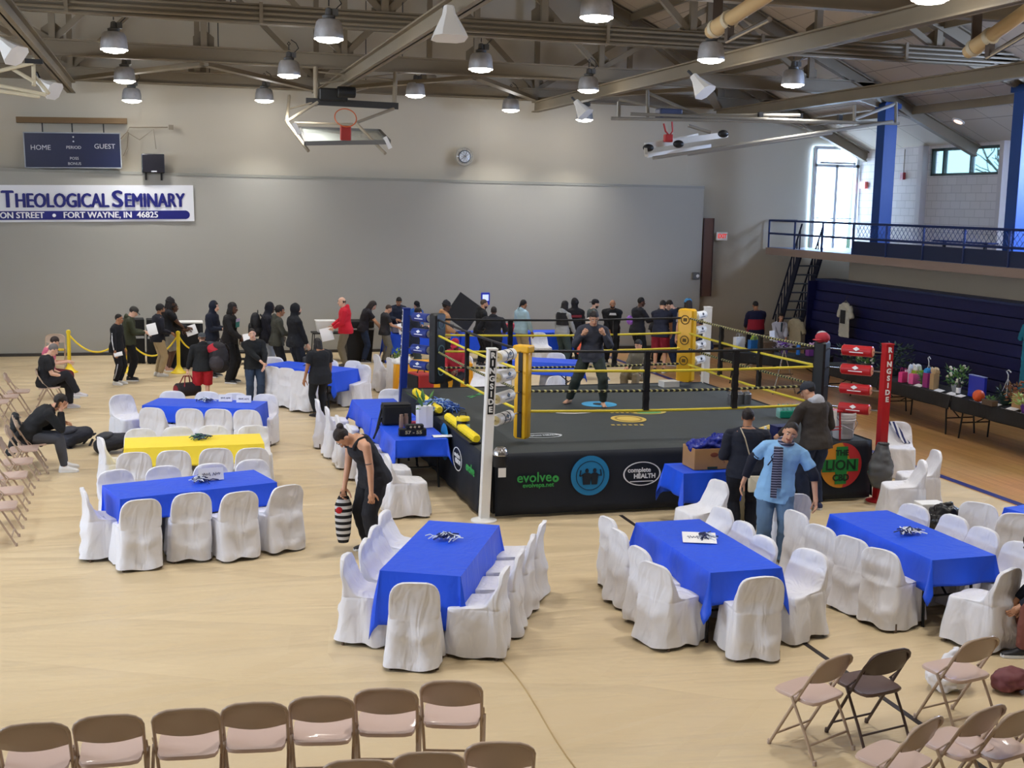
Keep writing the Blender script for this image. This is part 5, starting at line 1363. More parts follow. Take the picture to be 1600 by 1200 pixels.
    if cap:
        rgb, style = cap; cm = cl(rgb, 'cap'); b = MB(); Q = []
        for z, k in ((-.0, 1.0), (.03, 1.01), (.06, .93), (.085, .72), (.102, .4), (.108, .06)):
            Q.append([hc+Hm @ V(.087*k*math.cos(q), -.012+.103*k*math.sin(q), .028+z*(.96 if style != 'beanie' else 1.15)-(.012*math.sin(q+0) if style == 'beanie' else 0)) for q in np.linspace(0, 2*math.pi, 20, endpoint=False)])
        b.rings(Q, False, True); c = part('beanie' if style == 'beanie' else 'cap', b, cm, smooth=60)
        if style in ('cap', 'back'):
            sg = 1 if style == 'cap' else -1; b = MB(); Q = []
            for y, w, z in ((.07, .078, .034), (.115, .07, .03), (.15, .05, .02), (.165, .02, .012)): Q.append([hc+Hm @ V(-w, sg*y-.012, z), hc+Hm @ V(0, sg*y-.012+.004, z+.012), hc+Hm @ V(w, sg*y-.012, z), hc+Hm @ V(w, sg*y-.012, z-.006), hc+Hm @ V(0, sg*y-.012, z+.006), hc+Hm @ V(-w, sg*y-.012, z-.006)])
            b.rings(Q); part('brim', b, cm, c, 60)
        if style == 'beanie':
            b = MB(); b.tube([hc+Hm @ V(.090*math.cos(q), -.012+.105*math.sin(q), .035-.012*math.sin(q)) for q in np.linspace(0, 2*math.pi, 22, endpoint=False)], .016, 8, close=True); part('cuff', b, cm, c)
    if beard:
        g = MB(); g.ell(hc+Hm @ V(0, .028, -.073), (.062, .066, .052), Hm, 14, 9); o = part('beard', finish(g, .008, 1, .003, 30), mat('beard %d %d %d' % tuple(beard), beard, .7, bump=.3, bs=80))
        bm = bmesh.new(); bm.from_mesh(o.data); Hi = Hm.T
        kill = [v for v in bm.verts if (lambda q: q[2] > -.035 or (q[2] > -.062 and q[2] < -.043 and abs(q[0]) < .026 and q[1] > .03))(Hi @ (np.array(v.co)/s-hc))]
        bmesh.ops.delete(bm, geom=kill, context='VERTS'); bm.to_mesh(o.data); bm.free()
    M = rotz(-rad(h))
    W = lambda p: M @ (np.asarray(p)*s)+np.asarray(pos, float)
    return dict(root=root, top=tp, hand={k: (W(arms[k][1]+unit(arms[k][1]-arms[k][0])*.09), M @ unit(arms[k][1]-arms[k][0])) for k in (-1, 1)}, head=W(hc), Hm=M @ Hm, s=s, W=W, D=W(D), fr=M @ Fr, rr=M @ Rr, ud=M @ UD, part=part, spine=spine, local=dict(hc=hc, Hm=Hm, D=D, Rr=Rr, Fr=Fr, UD=UD, SH=SH, arms=arms, feet=feet, hj=hj, build=build))
def stand(hx, hy, foot=None, Y=None):
    """where a standing person is, and how tall, from the head top and either the feet or a depth"""
    if foot is not None: p = at(*foot)
    else: p = atY(hx, hy, Y)
    q = atY(hx, hy, p[1])
    return V(q[0] if foot is None else p[0], p[1], 0), q[2]
PPL = {}
def P(key, label, hx, hy, h, foot=None, Y=None, H=None, z=0.006, **k):
    p, hh = stand(hx, hy, foot, Y); p[2] = z
    PPL[key] = person(label, p, h, H or min(1.92, max(1.35, hh)), **k)
    return PPL[key]
BK = (18, 19, 25); NV = (24, 30, 48)
PAP = dict(hl=(-.1, .34, 1.12), hr=(.12, .36, 1.12))
P('kid', 'person in black tracksuit with white side stripes and white shoes, by the rope queue', 181, 490, 115, foot=(184, 601), top=(BK, 'l', 'track_jacket'), bot=(BK, 'p'), shoes=(236, 234, 230), skin='m', hair=((26, 20, 18), 'crop'), hem=-.14)
P('camo', 'person in olive camouflage hoodie and patterned cap reading a sheet of paper', 198, 477, 88, foot=(203, 595), top=((58, 62, 44), 'l'), bot=(BK, 'p'), shoes=(30, 30, 34), skin='p', cap=((62, 60, 56), 'cap'), headp=28, hood='down', **PAP)
P('tan', 'person in black zip jacket and khaki trousers with white shoes in the queue', 239, 475, 70, foot=(248, 588), top=((30, 32, 44), 'l', 'jacket'), bot=((176, 156, 122), 'p'), shoes=(232, 232, 234), skin='m', hair=((22, 18, 18), 'curly'), beard=(30, 22, 20), hr=(.16, .26, 1.05))
P('polo', 'person in black polo shirt and grey shorts with dark knit cap, holding a paper', 263, 465, 82, foot=(263, 580), top=(BK, 's', 'polo_shirt'), bot=((134, 132, 130), 's'), shoes=(186, 140, 116), skin='d', hair=((28, 22, 20), 'locs'), cap=((40, 38, 40), 'beanie'), beard=(24, 18, 16), hl=(-.12, .36, .98), hr=(.14, .42, .98), build=1.1)
P('reach', 'person in black long sleeves leaning on the white topped cocktail table', 267, 474, 95, Y=30.2, H=1.62, top=(BK, 'l'), bot=(BK, 'p'), skin='d', hr=(.25, .42, 1.12), hl=(-.1, .4, 1.1))
P('navyhood', 'person with navy hood up and hands clasped behind the backpack carrier', 330, 470, 118, Y=28.9, top=(NV, 'l', 'hoodie'), hood='up', bot=((84, 94, 108), 'p'), skin='p', hl=(-.06, .3, 1.12), hr=(.06, .3, 1.12))
P('teal', 'person in black sweatshirt with teal chest print and long black trousers, holding paper', 358, 472, 112, Y=27.9, top=((26, 24, 26), 'l'), bot=(BK, 'w'), skin='d', hair=((20, 16, 16), 'locs'), hr=(.2, .34, 1.0), hl=(-.2, .16, .95), build=1.05)
P('back', 'person seen from behind in black hoodie and red shorts carrying big backpack', 311, 520, -8, foot=(318, 634), top=((30, 33, 38), 'l', 'hoodie'), hood='down', bot=((176, 30, 44), 's'), shoes=(40, 40, 44), skin='p', hair=((120, 92, 74), 'bald'), cap=((74, 78, 82), 'back'), build=1.16, hl=(-.36, .08, .78), hr=(.3, .2, 1.15))
P('smile', 'smiling person in black sweater and blue jeans behind the back left blue table', 382, 512, 172, foot=(398, 634), top=((22, 25, 28), 'l'), bot=((50, 66, 90), 'p'), shoes=(60, 50, 44), skin='p', hair=((36, 28, 24), 'crop'), heady=8, headr=6, headp=2, slean=4, hl=(-.16, .30, .95), el=(-1, -.6, -.2), hr=(-.10, .36, 1.0), build=1.1)
P('bpk', 'person with dark hood up wearing a black backpack and light grey trousers', 416, 472, 92, Y=28.3, top=((28, 28, 38), 'l', 'hoodie'), hood='up', bot=((150, 154, 160), 'p'), skin='k', lean=2, hl=(-.14, .3, .98), hr=(.15, .28, .95))
P('olive', 'person in olive hoodie and black trousers holding a white paper', 432, 477, 86, Y=27.8, top=((64, 64, 56), 'l', 'hoodie'), bot=((22, 22, 28), 'p'), skin='m', hair=((20, 17, 17), 'curly'), hood='down', hl=(-.1, .32, 1.06), hr=(.16, .36, 1.1))
P('hoodup', 'person in black hoodie with hood up, bald forehead, facing right alone', 461, 474, 72, Y=27.2, top=((24, 26, 32), 'l', 'hoodie'), hood='up', bot=((26, 30, 42), 'p'), skin='p', beard=(50, 38, 30), lean=-3, hunch=2, hr=(.14, .22, .86), hl=(-.15, .2, .84), build=1.06)
P('red', 'person in bright red hoodie and khaki trousers facing left, with papers', 531, 463, -82, foot=(540, 574), top=((206, 30, 52), 'l', 'hoodie'), hood='down', bot=((124, 116, 98), 'p'), shoes=(90, 84, 78), skin='p', hair=((70, 52, 44), 'bald'), lean=2, hl=(-.16, .3, .98), hr=(.16, .34, 1.0), build=1.08)
P('tee', 'person in black tee and leggings with dark clogs, back turned, beside the table', 495, 528, -28, foot=(500, 651), top=((28, 30, 36), 's'), bot=((26, 28, 34), 'g'), shoes=(46, 44, 48), sole=(58, 54, 56), skin='m', hair=((30, 24, 24), 'long'), build=1.3, hem=-.2, hl=(-.34, .1, .82), headp=14)
P('lady', 'person with long dark hair, dark tee and navy trousers leaning over the desk', 567, 466, 88, Y=31.0, top=((30, 28, 36), 's'), bot=((32, 44, 68), 'p'), skin='p', hair=((38, 28, 26), 'long'), lean=14, hunch=8, headp=18, hl=(-.14, .48, .95), hr=(.14, .5, .95))
P('grey', 'person in dark grey tee and grey joggers holding brown envelopes', 597, 475, 84, foot=(601, 568), top=((42, 42, 46), 's'), bot=((122, 120, 112), 'p'), shoes=(70, 60, 52), skin='l', hair=((66, 48, 38), 'crop'), headp=24, hl=(-.1, .36, 1.05), hr=(.12, .38, 1.06))
P('desk', 'person in navy sweater standing behind the blue registration table', 622, 462, 178, Y=31.9, top=((34, 40, 58), 'l'), bot=(BK, 'p'), skin='m', hair=((26, 20, 18), 'short'), headp=30, hl=(-.12, .3, 1.08), hr=(.1, .3, 1.1))
P('bluecap', 'person in bright blue top and black cap behind the registration table', 649, 469, 168, Y=32.0, top=((44, 96, 180), 'l'), bot=(BK, 'p'), skin='l', cap=(BK, 'cap'), headp=20, hl=(-.1, .3, 1.0))
P('suit', 'person in dark suit with white collar looking at a phone by the blue post', 646, 479, 96, Y=28.2, top=((32, 38, 54), 'l', 'suit_jacket'), bot=((52, 62, 62), 'p'), skin='p', hair=((30, 24, 22), 'short'), headp=26, hl=(-.06, .34, 1.24), hr=(.08, .36, 1.24), hem=-.18)
P('tanjk', 'person in tan work jacket and charcoal beanie behind the black corner pad', 693, 470, 86, Y=28.9, top=((182, 134, 92), 'l', 'jacket'), bot=((24, 24, 28), 'p'), skin='d', cap=((38, 38, 44), 'beanie'), hood='down', build=1.1, hr=(.2, .24, 1.0))
P('photo', 'person in black hoodie facing right beside the raised blue tablet', 752, 467, 88, Y=30.0, top=((24, 26, 28), 'l', 'hoodie'), hood='down', bot=(BK, 'p'), skin='l', hair=((74, 62, 52), 'crop'), beard=(60, 30, 40), hr=(.12, .3, 1.1), hl=(-.1, .3, 1.1), build=1.08)
P('bald', 'person with shaved head in black hoodie, back turned, below the blue tablet', 771, 479, 24, Y=29.0, top=((26, 28, 36), 'l', 'hoodie'), hood='down', bot=(BK, 'p'), skin='d', build=1.24, hr=(.26, .3, 1.05), hl=(-.3, .24, 1.1))
P('lblue', 'person in pale blue hoodie with dark ponytail and khaki trousers behind ropes', 815, 468, 66, Y=30.2, top=((166, 196, 210), 'l', 'hoodie'), hood='down', bot=((176, 160, 132), 'p'), skin='m', hair=((22, 18, 18), 'pony'), hr=(.26, .2, .8))
P('greyhd', 'person in light grey hoodie under black vest, dark locs, left of the boxer', 880, 470, 62, Y=29.4, top=((150, 152, 152), 'l', 'hoodie'), hood='down', bot=((52, 66, 66), 'p'), skin='d', hair=((22, 18, 18), 'locs'), hr=(.22, .24, .9))
P('redband', 'person in black hoodie with dark red back band, hood up', 899, 466, 6, Y=30.0, top=((26, 24, 28), 'l', 'hoodie'), hood='up', bot=(BK, 'p'), skin='d', hl=(-.2, .25, 1.0))
P('beardcap', 'person in grey green tee with dark cap and full beard behind the boxer', 926, 467, 96, Y=30.2, top=((82, 92, 92), 's'), bot=(BK, 'p'), skin='p', cap=((34, 34, 40), 'back'), beard=(40, 32, 28), build=1.1)
P('textsw', 'person in black sweatshirt with white chest print facing us, hands low', 957, 467, 194, Y=30.2, top=((24, 25, 30), 'l'), bot=(BK, 'p'), skin='m', hair=((70, 56, 48), 'bald'), beard=(44, 34, 30), hl=(-.08, .24, .9), hr=(.08, .24, .9), build=1.14)
P('purple', 'person in black jacket facing right with purple gloves at the side', 998, 464, 84, Y=29.4, top=((27, 28, 36), 'l', 'jacket'), bot=(BK, 'p'), skin='d', hair=((18, 15, 15), 'crop'), build=1.14, hr=(.1, .42, 1.2))
P('bendor', 'person bending forward with reddish hair among the group at right', 1027, 470, 78, Y=30.0, H=1.76, top=((30, 30, 36), 'l'), bot=(BK, 'p'), skin='p', hair=((196, 112, 60), 'short'), lean=24, hunch=10, headp=30, hl=(-.1, .5, .9), hr=(.12, .5, .9))
P('redsh', 'person in navy tee and dark red shorts leaning over the far table', 1034, 467, 32, Y=28.2, top=((32, 36, 54), 's'), bot=((140, 30, 50), 's'), shoes=(60, 56, 60), skin='l', hair=((28, 24, 22), 'crop'), lean=10, headp=22, hl=(-.1, .42, .95), hr=(.2, .36, .9))
P('bald2', 'person with pale bald head, navy tee and jeans leaning left in the group', 1060, 466, -38, Y=29.4, top=((34, 44, 66), 's'), bot=((40, 52, 78), 'p'), skin='p', lean=14, headp=24, hl=(-.14, .44, .92), hr=(.14, .3, .85), build=1.16)
P('bluehat', 'person in sky blue cap and grey tee half hidden by the yellow corner pad', 1077, 466, 8, Y=27.8, top=((128, 122, 132), 's'), bot=((40, 40, 48), 'p'), skin='l', hair=((40, 30, 26), 'long'), cap=((70, 140, 190), 'cap'))
P('rednavy', 'person in navy and red jacket seen from behind near the end wall', 1183, 470, 4, Y=29.4, top=((26, 30, 64), 'l', 'jacket'), bot=((26, 28, 40), 'p'), skin='m', hair=((24, 20, 20), 'crop'), build=1.16, headp=18, hl=(-.16, .34, 1.0), hr=(.16, .34, 1.0))
P('whitejk', 'person in white jacket and dark lanyard behind the gift tables', 1219, 489, 186, Y=28.6, top=((190, 192, 206), 'l', 'jacket'), bot=((34, 34, 40), 'p'), skin='l', hair=((36, 28, 26), 'long'), hl=(-.1, .32, 1.0), hr=(.12, .3, .95))
P('navypost', 'person in navy shirt and black trousers behind the far white ring post', 1112, 500, -70, foot=(1104, 588), top=((28, 36, 60), 'l'), bot=((22, 24, 30), 'p'), skin='l', hair=((30, 24, 22), 'crop'), lean=10, headp=20, hl=(-.1, .4, 1.0), hr=(.1, .4, 1.0))
# the boxer shadow boxing in the ring
pb = at(922, 633, RZ)
PPL['boxer'] = person('barefoot boxer in grey top and dark joggers with fists raised in the ring', V(pb[0], pb[1], RZ+.006), 192, 1.66, top=((58, 60, 72), 'l', 'training_top'), bot=((44, 52, 48), 'p'), skin='l', hair=((34, 27, 26), 'short'), bare=True, fl=(-.20, .16), fr=(.34, -.18), hl=(-.17, .25, 1.25), hr=(.20, .27, 1.24), el=(-.45, -.1, -1), er=(.45, -.1, -1), curl=1.5, pz=.86, lean=6, hunch=6, headp=14, vox=.009, toe=(4, -40), handn=((.6, -.6, .3), (-.6, -.6, .3)), build=1.05)
# near figures
P('tank', 'person with dark bun in black tank top bending to look down, bag in hand', 540, 676, -108, foot=(583, 862), H=1.72, top=((34, 35, 42), 'n'), bot=((30, 31, 38), 'w'), shoes=(40, 40, 44), skin='l', hair=((40, 30, 28), 'bun'), lean=22, hunch=16, headp=34, hl=(-.24, .14, .70), hr=(.10, .34, .74), vox=.008, build=1.1, curl=.8, el=(-.6, -.8, -.3), handn=((.9, -.2, 0), (-.9, .2, 0)))
P('brown', 'person in dark olive brown hoodie and cap leaning on the ring, jeans and trainers', 1277, 604, -14, foot=(1268, 797), H=1.80, top=((58, 52, 48), 'l', 'hoodie'), bot=((36, 48, 76), 'p'), shoes=(40, 48, 84), skin='l', hair=((30, 26, 26), 'crop'), cap=((48, 52, 62), 'cap'), heady=-30, headp=16, lean=8, hl=(-.3, .36, .98), hr=(.3, .26, .95), vox=.008, build=1.12)
P('purse', 'person in navy sweater seen from behind with a cream purse', 1164, 676, 14, foot=(1160, 842), H=1.66, top=((28, 32, 46), 'l'), bot=((24, 26, 36), 'p'), shoes=(30, 30, 36), skin='m', hair=((34, 25, 24), 'short'), vox=.008, build=1.24, hr=(.24, .0, .78), er=(1, -.3, 0), hl=(-.2, .26, 1.05), heady=24, headp=14)
P('mayor', 'smiling person in light blue tee, patterned scarf and jeans standing by the white chairs', 1238, 668, 204, foot=(1206, 884), H=1.74, top=((138, 186, 232), 's'), bot=((92, 120, 152), 'p'), shoes=(60, 56, 56), skin='l', hair=((34, 28, 28), 'crop'), vox=.007, slean=-10, headr=-10, heady=4, headp=10, hl=(-.44, .10, .86), el=(-1, -.4, 0), hr=(.36, -.1, .98), build=1.06, hem=-.16)
# seated figures
def seat(key, label, px, py, h, H=1.7, zs=.45, xy=None, **k):
    p = at(px, py, zs) if xy is None else V(xy[0], xy[1], 0); p[2] = .006
    a = dict(pz=(zs+.095)*1.75/H, fl=(-.12, .46), fr=(.12, .44), hl=(-.12, .36, .68), hr=(.12, .36, .68), lean=-4, hunch=10)
    a.update(k); PPL[key] = person(label, p, h, H, seated=True, **a); return PPL[key]
seat('phone', 'seated person in black jacket and white shoes bent over a phone at left', 44, 692, 84, 1.78, top=((26, 28, 32), 'l', 'jacket'), bot=((70, 72, 80), 'g'), shoes=(236, 236, 236), skin='l', hair=((42, 34, 30), 'short'), lean=34, hunch=18, headp=-20, hl=(-.12, .46, .68), hr=(.09, .46, .90), er=(.2, .4, -1), fl=(-.12, .5), fr=(.14, .48), vox=.009, curl=.9)
seat('greyw', 'seated grey haired person in black tee with ankles crossed over the knee', 72, 604, 88, 1.66, top=((30, 31, 36), 's'), bot=((34, 34, 40), 'p'), shoes=(206, 200, 204), skin='p', hair=((118, 112, 110), 'short'), fr=(.06, .60, .26), fl=(-.1, .44), hunch=16, headp=22, build=1.14, kp=(0, .6, 1))
seat('pinkw', 'seated person in pink patterned top beside the grey haired one', 76, 588, 88, 1.62, top=((190, 92, 116), 's'), bot=((108, 36, 44), 'p'), shoes=(150, 140, 140), skin='p', hair=((54, 40, 36), 'short'), hunch=14, headp=24, hl=(-.06, .36, .8), hr=(.08, .38, .8))
seat('redcap', 'seated person in dark red cap and red top beyond the black corner pad', 713, 592, 210, 1.72, top=((160, 34, 50), 'l'), bot=(BK, 'p'), skin='d', cap=((158, 20, 52), 'cap'), headp=26)
seat('orange', 'person in orange shirt sitting behind the boxer', 912, 545, 100, 1.7, top=((232, 104, 76), 's'), bot=((60, 56, 52), 'p'), skin='p', hair=((196, 190, 180), 'short'), xy=tuple(atY(913, 545, 27.3)[:2]), zs=.62, headp=20)
seat('kneel', 'bearded person in grey and camouflage top sitting low behind the ring', 1000, 585, -130, 1.74, zs=.38, xy=tuple(atY(1000, 560, 24.6)[:2]), top=((104, 100, 88), 'l'), bot=((112, 100, 78), 'p'), skin='l', hair=((26, 22, 22), 'short'), beard=(34, 26, 24), headp=14, hl=(-.2, .4, .5))
seat('khaki', 'seated person in khaki trousers with white shoes, hidden behind the navy sweater', 1140, 775, -88, 1.7, top=((60, 70, 90), 's'), bot=((116, 104, 78), 'p'), shoes=(232, 232, 230), skin='m', hair=((30, 24, 22), 'crop'), xy=(7.62, 14.2), zs=.42, fl=(-.1, .5), fr=(.1, .62), hunch=30, lean=10)
seat('edge', 'seated person in dark sleeves cut off by the right edge at lower right', 1600, 1060, -62, 1.7, top=((26, 32, 48), 'l'), bot=((120, 70, 60), 'p'), skin='l', hair=((40, 32, 28), 'short'), xy=(8.08, 9.15), lean=26, hunch=14, hl=(-.1, .5, .5), hr=(.1, .5, .5))
# details worn by people
def chest(key, poly, m, z=.37, dx=0, off=.004, nm='print', front=1, tilt=0):
    """flat print on the chest (or back) of a top"""
    q = PPL[key]; L = q['local']; c, u = q['spine'](z); r = L['Rr']; f = L['Fr']*front
    b = MB(); d = (.115*L['build']+.027+.012+off); N = len(poly)
    o = c+f*d+r*dx
    b.prism(poly, .004, o, r*front, unit(u+f*-.0)); return q['part'](nm, b, m, q['top'], 30)
chest('teal', [(-.12, -.09), (.12, -.09), (.12, .09), (-.12, .09)], mat('teal print', (58, 130, 122), .6)); chest('teal', [(-.12, .03), (.12, .03), (.12, .10), (-.12, .10)], mat('lilac print', (196, 176, 206), .6), off=.008)
chest('textsw', [(-.1, -.01), (.1, -.01), (.08, .05), (-.08, .05)], M_print, .40)
chest('whitejk', [(-.02, -.14), (.02, -.14), (.03, .14), (-.03, .14)], mat('lanyard teal', (40, 64, 74), .6), .38)
chest('suit', [(0, -.1), (.05, .1), (-.05, .1)], M_paperw, .42, nm='shirt_front')
chest('redband', [(-.15, -.03), (.15, -.03), (.15, .035), (-.15, .035)], mat('band red', (126, 34, 44), .7), .33, front=-1, nm='back_band')
# red lower half of the navy and red jacket, dark vest, tracksuit stripes, scarf, ribbon, strap
def shell(key, lst, ease, nm, m, parent='top', a0=0, a1=2*math.pi):
    q = PPL[key]; L = q['local']; b = MB(); Q = []
    for t, rx, ry in lst:
        c, u = q['spine'](t); r = unit(L['Rr']-u*(L['Rr']@u)); f = np.cross(u, r)
        Q.append([c+r*(rx*L['build']+ease)*math.cos(x)+f*(ry*L['build']+ease)*math.sin(x) for x in np.linspace(a0, a1, 24, endpoint=False)])
    b.rings(Q); return q['part'](nm, b, m, q[parent] if parent else q['root'], 60)
shell('rednavy', [(-.1, .166, .124), (.0, .17, .126), (.1, .163, .118), (.2, .15, .11), (.3, .158, .114)], .040, 'red_panel', mat('jacket red', (150, 26, 48), .8))
shell('greyhd', [(.18, .148, .108), (.29, .156, .112), (.38, .174, .118), (.45, .172, .106), (.5, .145, .09)], .036, 'vest', mat('vest black', (26, 26, 30), .8))
def seam(key, pts, r, nm, m):
    q = PPL[key]; b = MB(); b.tube(pts, r, 6); return q['part'](nm, b, m, q['top'] or q['root'])
for k in (-1, 1):
    L = PPL['kid']['local']; eb, wr = L['arms'][k]; s0 = L['SH']+L['Rr']*k*.178
    o = V(k*.062, 0, 0); seam('kid', [s0+o*1.1, eb+o, eb+(wr-eb)*.9+o*.75], .012, 'sleeve_stripe', M_paperw)
    kn, an, _ = L['feet'][k]; hj_ = L['hj'][k]; seam('kid', [kn+V(k*.088, 0, .04), kn+(an-kn)*.5+V(k*.086, 0, 0), an+V(k*.074, 0, .08)], .014, 'leg_stripe', mat('grey stripe', (170, 172, 176), .7))
# scarf, awareness ribbon and dark undersleeves on the light blue tee
q = PPL['mayor']; L = q['local']; Dl, Rl, Fl, Ul = L['D'], L['Rr'], L['Fr'], L['UD']
M_scarf = stripes('navy and grey scarf', (30, 34, 62), (130, 132, 156), 34, 'z', .8)
b = MB(); b.tube([Dl+Rl*.075*math.cos(a)+Fl*(.078*math.sin(a)-.002)+Ul*(-.005-.02*math.sin(a)) for a in np.linspace(0, 2*math.pi, 18, endpoint=False)], .026, 8, close=True); q['part']('scarf', b, M_scarf, q['root'])
for dx, l0 in ((.05, .58), (.015, .46)):
    b = MB(); Q = []
    for i in range(10):
        t = .50-(l0)*i/9; c, u = q['spine'](max(-.1, t)); c = c+u*min(0, t+.1); d = (.118*L['build']+.046)*(1 if t < .42 else 1-(t-.42)*4.2)
        c = c+Fl*(d+(.012 if dx > .03 else 0))+Rl*(dx+.05-.07*(i/9))
        Q.append([c-Rl*.036, c+Rl*.036, c+Rl*.036+Fl*.014, c-Rl*.036+Fl*.014])
    b.rings(Q); q['part']('scarf_end', b, M_scarf, q['root'], 40)
c, u = q['spine'](.36); o = c+Fl*(.118*L['build']+.048)+Rl*.125
b = MB(); b.tube([o+Rl*.035-u*.085, o+u*.02-Rl*.012, o+u*.06, o+u*.02+Rl*.016-Rl*.0, o-Rl*.035-u*.08], .008, 6); q['part']('ribbon_print', b, mat('ribbon navy', (20, 24, 60), .6), q['top'])
for k in (-1, 1):
    eb, wr = L['arms'][k]; sj_ = L['SH']+Rl*k*.178*L['build']
    b = MB(); b.tube([sj_+(eb-sj_)*.6, eb, eb+(wr-eb)*.3], [.064, .062, .058], 12) if k < 0 else b.tube([sj_+(eb-sj_)*.6, eb, eb+(wr-eb)*.86], [.066, .066, .048], 12)
    q['part']('undersleeve', b, mat('sleeve navy', (22, 26, 44), .8), q['root'])
q = PPL['brown']; L = q['local']
g = MB(); g.ell(L['D']-L['Fr']*.085-L['UD']*.03, (.12, .05, .1), np.stack([L['Rr'], L['Fr'], L['UD']], 1), 14, 9)
for k in (-1, 1): g.ball_tube(L['D']+L['Rr']*k*.09-L['Fr']*.05, L['D']+L['Rr']*k*.05+L['Fr']*.06-L['UD']*.04, .036, .028, 9)
q['part']('grey_hood', finish(g, .01, 1, .006, 12), mat('hood grey', (178, 182, 192), .85), q['top'])
# tattoo band on the bare arm, bag strap across the back
q = PPL['tank']; L = q['local']
for k in (-1,):
    eb, wr = L['arms'][k]; sj_ = L['SH']+L['Rr']*k*.178*L['build']; p = sj_+(eb-sj_)*.72; d = unit(eb-sj_)
    b = MB(); b.tube([p-d*.006, p+d*.006], .0465, 14); q['part']('arm_band', b, mat('ink grey', (96, 84, 84), .7), q['root'])
# ================================================================ smaller things
def simple(name, b, m, label, cat, loc=(0, 0, 0), rz=0., group=None, smooth=35, bevel=0):
    o = b.build(name, m, None, smooth, bevel); o.location = tuple(float(c) for c in loc); o.rotation_euler = (0, 0, rz)
    return tag(o, label, cat, group)
def part(nm, b, m, t, smooth=35, bevel=0): return b.build(nm, m, t, smooth, bevel)
RN = random.Random(11)
# --- queue posts and rope
M_sty = mat('stanchion yellow', (238, 208, 44), .4)
SP = [V(-2.18, 30.07, 0), V(-.93, 29.91, 0), V(.27, 29.65, 0)]
for i, p in enumerate(SP):
    t = thing('queue_post', 'yellow queue post, %s of the three near the grey wall pads' % ('leftmost', 'middle', 'rightmost')[i], 'queue post', p, 0, 'yellow queue posts')
    b = MB(); b.lathe([(.19, 0), (.19, .02), (.12, .06), (.055, .16), (.045, .2)], n=20); part('base', b, M_sty, t)
    b = MB(); b.lathe([(.042, .16), (.042, .93)], n=16); part('post', b, M_sty, t)
    b = MB(); b.lathe([(.05, .92), (.052, .95), (.045, .985), (.02, 1.0)], n=16); part('cap', b, M_sty, t)
for i, (a, c, s) in enumerate(((SP[0], SP[1], .42), (SP[1], SP[2], .5), (SP[2], V(1.0, 30.75, -.1), .35))):
    b = MB(); b.tube([a+(c-a)*k/14+V(0, 0, .9-s*4*(k/14)*(1-k/14)) for k in range(15)], .02, 8)
    simple('queue_rope', b, M_sty, 'yellow plastic rope %s' % ('between the leftmost and middle queue posts', 'between the middle and rightmost queue posts', 'from the rightmost queue post to the black draped table')[i], 'rope', group='yellow queue ropes')
# --- black draped high table, road cases, bin, props along the wall
t = thing('cocktail_table', 'high table with black floor length drape and white top by the wall', 'table', (.5, 30.85, 0))
b = MB(); b.box((0, 0, 1.09), (.74, .5, .035)); part('tabletop', b, M_white, t, 0, .008)
b = MB(); b.rings([[V(x*(.36+.03*k+.012*math.sin(j*1.7)), y*(.24+.03*k+.012*math.cos(j*1.3)), 1.07-1.06*k) for j, (x, y) in enumerate([(math.copysign(abs(math.cos(q))**.35, math.cos(q)), math.copysign(abs(math.sin(q))**.35, math.sin(q))) for q in np.linspace(0, 2*math.pi, 40, endpoint=False)])] for k in (0, .3, .65, 1)]); part('drape', b, M_clothk, t, 70)
for i, (x, y) in enumerate(((-.78, 31.7), (-.2, 31.6))):
    t = thing('road_case', 'tall black equipment case with grey straps, %s of two by the wall' % ('left', 'right')[i], 'equipment case', (x, y, 0), .05, 'black equipment cases')
    b = MB(); b.box((0, 0, .56), (.52, .5, 1.08)); part('body', b, M_rubber, t, 0, .02)
    b = MB(); b.box((0, -.255, .66), (.5, .02, .06)); part('strap', b, mat('strap grey', (160, 162, 164), .6), t, 0)
    for s in (-.2, .2): b = MB(); b.lathe([(.04, -.02), (.04, .02)], (s, -.2, .04), 12, roty(rad(90))); part('wheel', b, M_rubber, t)
t = thing('rubbish_bin', 'square black bin with a grey rim behind the person in red', 'bin', (4.75, 31.3, 0))
b = MB(); b.rings([[V(x*w, y*w, z) for x, y in ((-1, -1), (1, -1), (1, 1), (-1, 1))] for w, z in ((.3, .0), (.36, .84), (.36, .86))]); part('body', b, M_rubber, t, 0, .015)
b = MB(); b.box((0, 0, .87), (.75, .75, .04)); part('rim', b, mat('rim grey', (146, 148, 150), .5), t, 0, .01)
b = MB(); b.box((0, 0, .98), (.72, .72, .16)); part('lid', b, M_rubber, t, 0, .02)
t = thing('side_table', 'small black table behind the person in red, white tub on it', 'table', (4.05, 31.6, 0))
b = MB(); b.box((0, 0, .72), (.9, .5, .03)); part('tabletop', b, M_black, t, 0)
for sx in (-.4, .4):
    for sy in (-.2, .2): b = MB(); b.tube([(sx, sy, .7), (sx*1.1, sy*1.2, 0)], .014, 6); part('leg', b, M_black, t)
b = MB(); b.rings([[V(x*w, y*w*.8, z) for x, y in ((-1, -1), (1, -1), (1, 1), (-1, 1))] for w, z in ((.2, 0), (.24, .28))]); b.box((0, 0, .29), (.52, .42, .03))
simple('storage_tub', b, M_white, 'white plastic tub on the small black table', 'tub', (3.95, 31.6, .737), 0, None, 30, .01)
t = thing('stage_step', 'low black step unit on the floor by the wall, left of the backpack', 'step', (1.95, 31.2, 0))
b = MB(); b.box((0, 0, .3), (.5, .4, .04)); b.box((0, -.2, .14), (.5, .2, .04)); part('tread', b, M_black, t, 0)
for s in (-.23, .23): b = MB(); b.bar((s, .18, .0), (s, .18, .3), .03, .03); b.bar((s, -.28, 0), (s, -.28, .14), .03, .03); part('leg', b, M_black, t, 0)
